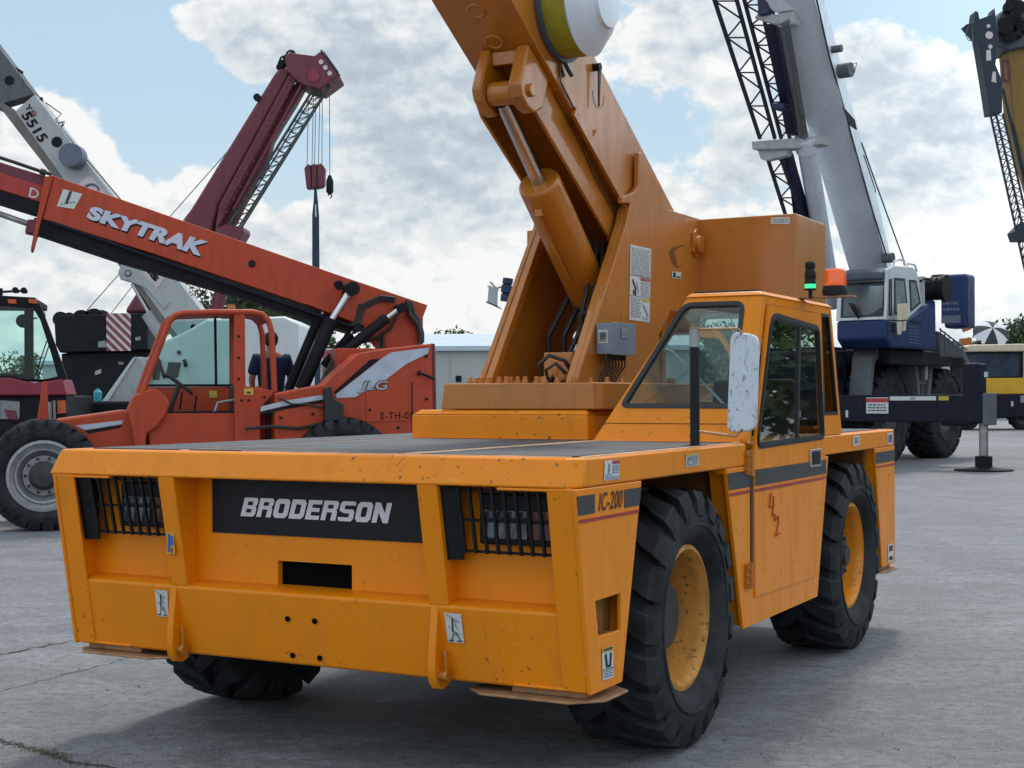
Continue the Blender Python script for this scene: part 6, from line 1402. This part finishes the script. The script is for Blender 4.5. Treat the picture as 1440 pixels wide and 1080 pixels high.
# ---------------------------------------------------------------- trees
m, nt, b = nodes('foliage')
n_ = ramp(nt, noise(nt, 1.2, 4, .6, coords(nt)), [(.3, (.030, .055, .018)), (.7, (.085, .130, .045))]); nt.links.new(n_.outputs[0], b.inputs['Base Color']); b.inputs['Roughness'].default_value = .7
plain('bark', (.08, .06, .045), rough=.9, var=.3)
def tree_mesh(seed, h, w, nleaf):
    rg = random.Random(seed); tr = MB()
    th_ = h*.30; tr.cyl((0, 0, 0), (.05, 0, th_), h*.035, h*.025, 10)
    cl = []
    for i in range(15):
        a = rg.uniform(0, 2*math.pi); r = rg.uniform(.1, .95)*w/2; z = th_+rg.uniform(.0, 1)*(h-th_)*.9
        r *= math.sqrt(max(.15, 1-((z-h*.55)/(h*.52))**2))
        c = V((math.cos(a)*r, math.sin(a)*r, z)); cl.append((c, rg.uniform(.16, .30)*w/2*1.2))
        tr.tube([(.04, 0, th_*.9), c*.5+V((0, 0, th_*.5)), c], h*.010, 5)
    cr = MB()
    for i in range(nleaf):
        c, r = cl[rg.randrange(len(cl))]; d = V((rg.gauss(0, 1), rg.gauss(0, 1), rg.gauss(0, .8))); d.normalize(); p = c+d*r*rg.uniform(.45, 1.25)
        s_ = rg.uniform(.10, .24)*h/6; u_ = V((rg.gauss(0, 1), rg.gauss(0, 1), rg.gauss(0, 1))).normalized(); v_ = u_.orthogonal().normalized()
        cr.add([p-u_*s_, p+v_*s_*.5, p+u_*s_, p-v_*s_*.5], [(0, 1, 2, 3)])
    return tr, cr
variants = []
for i, (h, w) in enumerate(((7.0, 6.5), (6.2, 7.5), (5.4, 6.0))):
    o = bpy.data.objects.new('tree', None); COL.objects.link(o); tr, cr = tree_mesh(20+i, h, w, 2600)
    tr.build('trunk', 'bark', o); cr.build('crown', 'foliage', o, smooth=0, fix=False); variants.append(o)
spots = [(318, 78, 0, 1.0, 'leafy tree partly hidden by the roof of the orange telehandler cab'), (372, 80, 1, 1.12, 'dense tree right behind the orange telehandler boom, seen above its cab'), (425, 79, 0, 1.05, 'dense tree seen between the telehandler cab and its black cylinders'),
         (470, 85, 2, .9, 'tree seen below the telehandler boom beside the two black cylinders'), (636, 92, 1, .84, 'treetop showing above the pale shed, left of the yellow crane mast'), (672, 95, 2, .86, 'small treetop above the shed roof, close to the yellow crane mast'),
         (600, 96, 2, .80, 'low treetop just right of the orange telehandler boom end'), (760, 88, 1, 1.0, None), (880, 84, 0, .8, None), (955, 80, 1, 1.05, 'tree seen through the windscreen of the yellow crane cab'), (1010, 86, 2, 1.0, 'second tree seen through the yellow crane cab glass, nearer its mirror'), (1110, 84, 0, .95, 'tree seen through the side window of the yellow crane cab'),
         (1432, 95, 1, .95, 'treetop above the yellow truck crane roof at the right edge'), (40, 84, 2, .72, 'tree seen through the green windscreen of the maroon cab'), (-30, 78, 1, 1.0, None)]
used = set()
for u_, Y_, k_, sc_, lab in spots:
    if lab is None: continue
    o = variants[k_]
    if k_ in used:
        c = o.copy(); COL.objects.link(c)
        for ch in o.children:
            d = ch.copy(); COL.objects.link(d); d.parent = c
        o = c
    used.add(k_)
    o.location = ((u_-720)/FOC*Y_, Y_, 0); o.rotation_euler = (0, 0, u_*.37); o.scale = (sc_, sc_, sc_)
    tag(o, lab, 'tree', 'trees behind the yard')
# ================================================================== ground, sky, sun, camera
gm, nt, b = nodes('yard_ground')
vec = coords(nt, kind='Object')
v2 = coords(nt, (.8, 1.25, 1))
big = ramp(nt, noise(nt, .35, 6, .6, vec, .8), [(.3, (.165, .174, .186)), (.7, (.300, .308, .320))])
med = noise(nt, 2.2, 8, .68, v2, 1.2)
c = mixc(nt, ramp(nt, med, [(.38, .75), (.60, 0.0)]).outputs[0], big.outputs[0], (.085, .088, .094))
c = mixc(nt, ramp(nt, noise(nt, 5.5, 6, .7, v2, .6), [(.55, 0.0), (.75, .55)]).outputs[0], c, (.33, .33, .33))
# old oil and tyre stains
c = mixc(nt, ramp(nt, noise(nt, .9, 3, .5, vec, .3), [(.60, 0.0), (.70, .45)]).outputs[0], c, (.09, .09, .092))
grn = ramp(nt, noise(nt, 17, 9, .80, coords(nt, (.9, 1.1, 1), rot=(0, 0, .35))), [(.40, .85), (.52, 0.0)])
c = mixc(nt, grn.outputs[0], c, (.08, .083, .09))
gr2 = ramp(nt, noise(nt, 95, 4, .7, vec), [(.50, 0.0), (.66, .60)])
c = mixc(nt, gr2.outputs[0], c, (.36, .36, .365))
sp = ramp(nt, noise(nt, 46, 3, .6, vec), [(.68, 0.0), (.74, .75)])
c = mixc(nt, sp.outputs[0], c, (.05, .05, .05))
sp2 = ramp(nt, noise(nt, 33, 2, .5, coords(nt, (1.3, 1, 1))), [(.72, 0.0), (.75, .6)])
c = mixc(nt, sp2.outputs[0], c, (.42, .41, .39))
nt.links.new(c, b.inputs['Base Color'])
rr = ramp(nt, med, [(.3, .55), (.7, .85)]); nt.links.new(rr.outputs[0], b.inputs['Roughness'])
bp = nt.nodes.new('ShaderNodeBump'); bp.inputs['Strength'].default_value = .8; bp.inputs['Distance'].default_value = .02
bm_ = N(nt, 'ShaderNodeMath', operation='ADD'); nt.links.new(noise(nt, 60, 5, .7, vec), bm_.inputs[0]); nt.links.new(noise(nt, 7, 6, .6, v2), bm_.inputs[1])
nt.links.new(bm_.outputs[0], bp.inputs['Height']); nt.links.new(bp.outputs[0], b.inputs['Normal'])
# joints and cracks in the slab, with weeds growing out of one of them
plain('crack_dark', (.045, .044, .042), rough=.95, var=.3)
plain('grass', (.09, .12, .035), rough=.8, var=.4, vs=20)
plain('pebble', (.10, .10, .095), rough=.9, var=.5, vs=30)
G0 = Frame(0, 0, 0)
rg = random.Random(12)
def crack(uvs, w, n=9):
    P = G0.pts(uvs, z=.004); L, Rr = [], []; pts = []
    for a, c in zip(P, P[1:]):
        for k in range(n): pts.append(a.lerp(c, k/n))
    pts.append(P[-1])
    for i, p in enumerate(pts):
        d = (pts[min(i+1, len(pts)-1)]-pts[max(i-1, 0)]).normalized(); nn = V((-d.y, d.x, 0)); j = rg.uniform(-.02, .02); ww = w*rg.uniform(.25, 1.3)
        L.append(p+nn*(j+ww)); Rr.append(p+nn*(j-ww))
    mb = MB()
    for i in range(len(L)-1): mb.sheet([L[i], L[i+1], Rr[i+1], Rr[i]])
    o = mb.build('ground_crack', 'crack_dark', smooth=0, fix=False); tag(o, kind='structure'); return pts
crack([(-40, 922), (30, 908), (104, 895), (112, 893)], .010)
crack([(-40, 975), (50, 952), (160, 926), (190, 915)], .004)
cp = crack([(-60, 1012), (0, 1036), (65, 1052), (100, 1066), (185, 1080), (260, 1092)], .011, 14)
crack([(880, 1075), (905, 1052), (950, 1040), (960, 1020)], .003)
mb = MB()
for i in range(420):
    t = rg.gauss(.42, .10) if i % 3 else rg.uniform(.1, .9); p = cp[max(0, min(len(cp)-1, int(t*len(cp))))]+V((rg.gauss(0, .025), rg.gauss(0, .018), -.004)); hgt = rg.uniform(.004, .018); a = rg.uniform(0, 6.28); d = V((math.cos(a), math.sin(a), 0)); e_ = V((rg.gauss(0, .012), rg.gauss(0, .012), hgt))
    mb.add([p-d*.0022, p+d*.0022, p+e_], [(0, 1, 2)])
gr = mb.build('weeds', 'grass', smooth=0, fix=False); tag(gr, 'low green weeds growing out of a crack in the grey slab at the bottom left', 'weeds', kind='stuff')
mb = MB()
for i in range(420):
    Y = 4.4+rg.random()**1.6*22; X = rg.uniform(-.42, .42)*Y; r = rg.uniform(.003, .010)*(1+.3*rg.random()); c_ = V((X, Y, r*.3))
    q = [c_+V((rg.uniform(.6, 1.2)*r*math.cos(k*math.pi/2.5+i), rg.uniform(.6, 1.2)*r*math.sin(k*math.pi/2.5+i), -r*.3)) for k in range(5)]; t_ = c_+V((0, 0, r*.5))
    mb.add(q+[t_], [(k, (k+1) % 5, 5) for k in range(5)])
gr = mb.build('gravel', 'pebble', smooth=0, fix=False); tag(gr, 'small loose stones and crumbs scattered over the grey slab', 'gravel', kind='stuff')
# woodland beside the yard, to the right of the picture (seen in reflections)
mb = MB()
for k in range(26):
    az = R(27+k*2.3); D_ = rg.uniform(36, 46); bx_, by_ = math.sin(az)*D_, math.cos(az)*D_; H_ = rg.uniform(6, 9.5)
    mb.mat(1); mb.cyl((bx_, by_, 0), (bx_, by_, H_*.5), .12, .08, 6); mb.mat(0)
    for i in range(2600):
        d = V((rg.gauss(0, 1), rg.gauss(0, 1), rg.gauss(0, 1))).normalized()*rg.uniform(.6, 1); p = V((bx_+d.x*2.7, by_+d.y*2.6, H_*.50+d.z*H_*.50)); s_ = rg.uniform(.12, .34)
        u_ = V((rg.gauss(0, 1), rg.gauss(0, 1), rg.gauss(0, 1))).normalized(); v_ = u_.orthogonal().normalized(); mb.add([p-u_*s_, p+v_*s_*.6, p+u_*s_, p-v_*s_*.6], [(0, 1, 2, 3)])
wl = mb.build('woodland', ['foliage', 'bark'], smooth=0, fix=False); tag(wl, 'edge of dense green woodland beyond the right side of the yard', 'woodland', kind='stuff')
mb = MB(); mb.sheet([(-900, -60, 0), (900, -60, 0), (900, 1500, 0), (-900, 1500, 0)])
g = mb.build('ground', 'yard_ground', smooth=0, fix=False); tag(g, kind='structure')
SUN_AZ, SUN_EL = 10, 58     # degrees clockwise from the view direction (+Y), elevation
w = bpy.data.worlds.new('World'); scene.world = w; w.use_nodes = True
nt = w.node_tree; nt.nodes.clear()
out = nt.nodes.new('ShaderNodeOutputWorld'); bg = nt.nodes.new('ShaderNodeBackground'); bg.inputs['Strength'].default_value = .1
sky = nt.nodes.new('ShaderNodeTexSky'); sky.sky_type = 'NISHITA'; sky.sun_disc = False
sky.sun_elevation = R(SUN_EL); sky.sun_rotation = R(SUN_AZ); sky.air_density = 1.2; sky.dust_density = .6; sky.ozone_density = 1.0
tc = nt.nodes.new('ShaderNodeTexCoord')
def mapv(scale, loc=(0, 0, 0)):
    mp = nt.nodes.new('ShaderNodeMapping'); mp.inputs['Scale'].default_value = scale; mp.inputs['Location'].default_value = loc
    nt.links.new(tc.outputs['Generated'], mp.inputs['Vector']); return mp.outputs['Vector']
def mth(op, a, b_=None, c_=None, clamp=False):
    n = nt.nodes.new('ShaderNodeMath'); n.operation = op; n.use_clamp = clamp
    for i, v in enumerate((a, b_, c_)):
        if v is None: continue
        if isinstance(v, (int, float)): n.inputs[i].default_value = v
        else: nt.links.new(v, n.inputs[i])
    return n.outputs[0]
def dirv(u, v): d = V(((u-720)/FOC, 1, -(v-V0)/FOC)); return d.normalized()
def blobd(d, rad, amp, soft=.5):
    n = nt.nodes.new('ShaderNodeVectorMath'); n.operation = 'DISTANCE'; nt.links.new(tc.outputs['Generated'], n.inputs[0]); n.inputs[1].default_value = d.normalized()
    mr = nt.nodes.new('ShaderNodeMapRange'); mr.interpolation_type = 'SMOOTHSTEP'; nt.links.new(n.outputs['Value'], mr.inputs['Value'])
    mr.inputs['From Min'].default_value = rad*(1-soft); mr.inputs['From Max'].default_value = rad*(1+soft); mr.inputs['To Min'].default_value = amp; mr.inputs['To Max'].default_value = 0
    return mr.outputs[0]
def blob(u, v, rad, amp, soft=.55):
    """coverage change around one direction of the sky"""
    d = dirv(u, v); n = nt.nodes.new('ShaderNodeVectorMath'); n.operation = 'DISTANCE'; nt.links.new(tc.outputs['Generated'], n.inputs[0]); n.inputs[1].default_value = d
    mr = nt.nodes.new('ShaderNodeMapRange'); mr.interpolation_type = 'SMOOTHSTEP'
    nt.links.new(n.outputs['Value'], mr.inputs['Value']); mr.inputs['From Min'].default_value = rad*(1-soft); mr.inputs['From Max'].default_value = rad*(1+soft)
    mr.inputs['To Min'].default_value = amp; mr.inputs['To Max'].default_value = 0
    return mr.outputs[0]
def cloud_noise(off):
    """puffy cumulus field: fractal noise with rounded cells on top"""
    vv = mapv((1, 1, 1.5), off)
    f = noise(nt, 7.0, 9, .55, vv)
    g_ = noise(nt, 24.0, 5, .55, vv)
    # folded noise gives the rounded, cauliflower edges
    return mth('ADD', f, mth('MULTIPLY_ADD', mth('ABSOLUTE', mth('SUBTRACT', g_, .5)), .50, -.04))
so = V((math.sin(R(SUN_AZ)), math.cos(R(SUN_AZ)), 1.3)).normalized()*.010
n1 = cloud_noise((3.1, 0, 1.2)); n2 = cloud_noise((3.1+so.x, so.y, 1.2+so.z*1.5))
bias = None
BL = [(1000, 250, .42, .055), (150, 40, .13, -.20), (300, 210, .075, -.20), (215, 130, .05, -.14), (380, 170, .04, -.10), (1320, -20, .045, -.16), (60, 20, .08, -.12), (600, 190, .03, -.05), (960, 180, .03, -.07), (1240, 330, .03, -.07), (1400, 230, .02, -.04), (1210, 20, .02, -.05),
      (100, 140, .036, .24), (95, 215, .045, .20), (40, 330, .06, .14), (200, 300, .05, .14), (310, 240, .03, .10), (320, 60, .034, .19), (385, 90, .035, .16), (420, 40, .045, .15), (470, 110, .03, .10), (255, 30, .014, .17), (196, 178, .012, .16), (1340, 110, .06, .16), (1250, 90, .035, .14), (560, 90, .06, .10), (640, 200, .06, .06), (640, 300, .07, .12), (130, 370, .10, .10), (20, 260, .05, .10),
      (980, 110, .05, .09), (950, 280, .05, .08), (1400, 330, .06, .14), (1330, 250, .05, .08), (300, 320, .05, .14), (520, 360, .06, .12), (1300, 400, .08, .10)]
for bb in BL:
    o_ = blob(*bb); bias = o_ if bias is None else mth('ADD', bias, o_)
cov = mth('ADD', n1, bias)
mask = nt.nodes.new('ShaderNodeMapRange'); mask.interpolation_type = 'SMOOTHSTEP'; nt.links.new(cov, mask.inputs['Value'])
mask.inputs['From Min'].default_value = .468; mask.inputs['From Max'].default_value = .545
dens = mth('SUBTRACT', cov, .50)
lit = mth('MULTIPLY', mth('SUBTRACT', n1, n2), 4.0)
low = noise(nt, 4.5, 4, .5, mapv((1, 1, 2.4), (7, 2, .3)), .1)
val = mth('ADD', mth('ADD', mth('MULTIPLY_ADD', dens, -.75, .91), lit), mth('MULTIPLY_ADD', low, -1.45, .76))
for bb in ((1290, 215, .06, -.22), (1180, 200, .05, -.10), (610, 170, .05, -.20), (540, 20, .04, -.14), (950, 60, .05, -.10), (740, 240, .05, -.08), (1320, 60, .04, .10), (360, 70, .05, .10), (690, 290, .04, .08)):
    val = mth('ADD', val, blob(*bb))
cr = nt.nodes.new('ShaderNodeValToRGB'); e = cr.color_ramp.elements
e[0].position = 0.0; e[0].color = (.42, .49, .56, 1); e[1].position = 1.0; e[1].color = (.88, .885, .87, 1)
for p_, c_ in ((.35, (.52, .59, .65)), (.60, (.66, .715, .74)), (.80, (.76, .79, .79))): el = e.new(p_); el.color = (*c_, 1)
nt.links.new(val, cr.inputs[0])
cs = nt.nodes.new('ShaderNodeVectorMath'); cs.operation = 'SCALE'; cs.inputs['Scale'].default_value = 10.4; nt.links.new(cr.outputs[0], cs.inputs[0])
# tint the clear sky towards the photo's pale blue before the clouds cover it
veilc = nt.nodes.new('ShaderNodeMix'); veilc.data_type = 'RGBA'; veilc.inputs[0].default_value = .60; nt.links.new(sky.outputs[0], veilc.inputs[6]); veilc.inputs[7].default_value = (4.7, 6.7, 8.3, 1)
hz = nt.nodes.new('ShaderNodeMix'); hz.data_type = 'RGBA'
sx = nt.nodes.new('ShaderNodeSeparateXYZ'); nt.links.new(tc.outputs['Generated'], sx.inputs[0])
hr = nt.nodes.new('ShaderNodeMapRange'); nt.links.new(sx.outputs['Z'], hr.inputs['Value']); hr.inputs['From Min'].default_value = 0; hr.inputs['From Max'].default_value = .17; hr.inputs['To Min'].default_value = .95; hr.inputs['To Max'].default_value = .12
nt.links.new(hr.outputs[0], hz.inputs[0]); nt.links.new(veilc.outputs[2], hz.inputs[6]); hz.inputs[7].default_value = (6.6, 7.5, 7.6, 1)
mx = nt.nodes.new('ShaderNodeMix'); mx.data_type = 'RGBA'
nt.links.new(mth('MULTIPLY_ADD', mask.outputs[0], .90, .04, True), mx.inputs[0]); nt.links.new(hz.outputs[2], mx.inputs[6]); nt.links.new(cs.outputs[0], mx.inputs[7])
# cloud brightness added out of view, overhead, behind and right, as fill and sheen
gain = mth('ADD', mth('ADD', 1.0, blobd(V((math.sin(R(62)), math.cos(R(62)), .42)), .62, 1.2)), blobd(V((-.2, -.6, .9)), 1.05, .55))
gs = nt.nodes.new('ShaderNodeVectorMath'); gs.operation = 'SCALE'; nt.links.new(mx.outputs[2], gs.inputs[0]); nt.links.new(gain, gs.inputs['Scale'])
nt.links.new(gs.outputs[0], bg.inputs['Color']); nt.links.new(bg.outputs[0], out.inputs[0])
sl = bpy.data.lights.new('sun', 'SUN'); sl.energy = 1.8; sl.angle = R(9); sl.color = (1, .95, .88)
so_ = bpy.data.objects.new('sun', sl); COL.objects.link(so_)
sd_ = V((math.sin(R(SUN_AZ))*math.cos(R(SUN_EL)), math.cos(R(SUN_AZ))*math.cos(R(SUN_EL)), math.sin(R(SUN_EL))))
so_.rotation_euler = sd_.to_track_quat('Z', 'Y').to_euler(); so_.location = sd_*50
cam = bpy.data.cameras.new('camera'); co = bpy.data.objects.new('camera', cam); COL.objects.link(co)
cam.sensor_width = 36; cam.lens = FOC/1440*36; cam.clip_end = 4000; cam.clip_start = .05
cam.shift_y = (V0-540)/1440
co.location = (0, 0, CAMH); co.rotation_mode = 'QUATERNION'
co.rotation_quaternion = (Matrix.Rotation(ROLL, 4, 'Y') @ Matrix.Rotation(R(90), 4, 'X')).to_quaternion()
scene.camera = co
w.cycles.sampling_method = 'MANUAL'; w.cycles.sample_map_resolution = 512
scene.view_settings.view_transform = 'Standard'; scene.view_settings.look = 'None'; scene.view_settings.gamma = 1; scene.view_settings.exposure = .07
scene.view_settings.use_curve_mapping = False
scene.cycles.max_bounces = 6; scene.cycles.transparent_max_bounces = 16; scene.cycles.caustics_reflective = False; scene.cycles.caustics_refractive = False
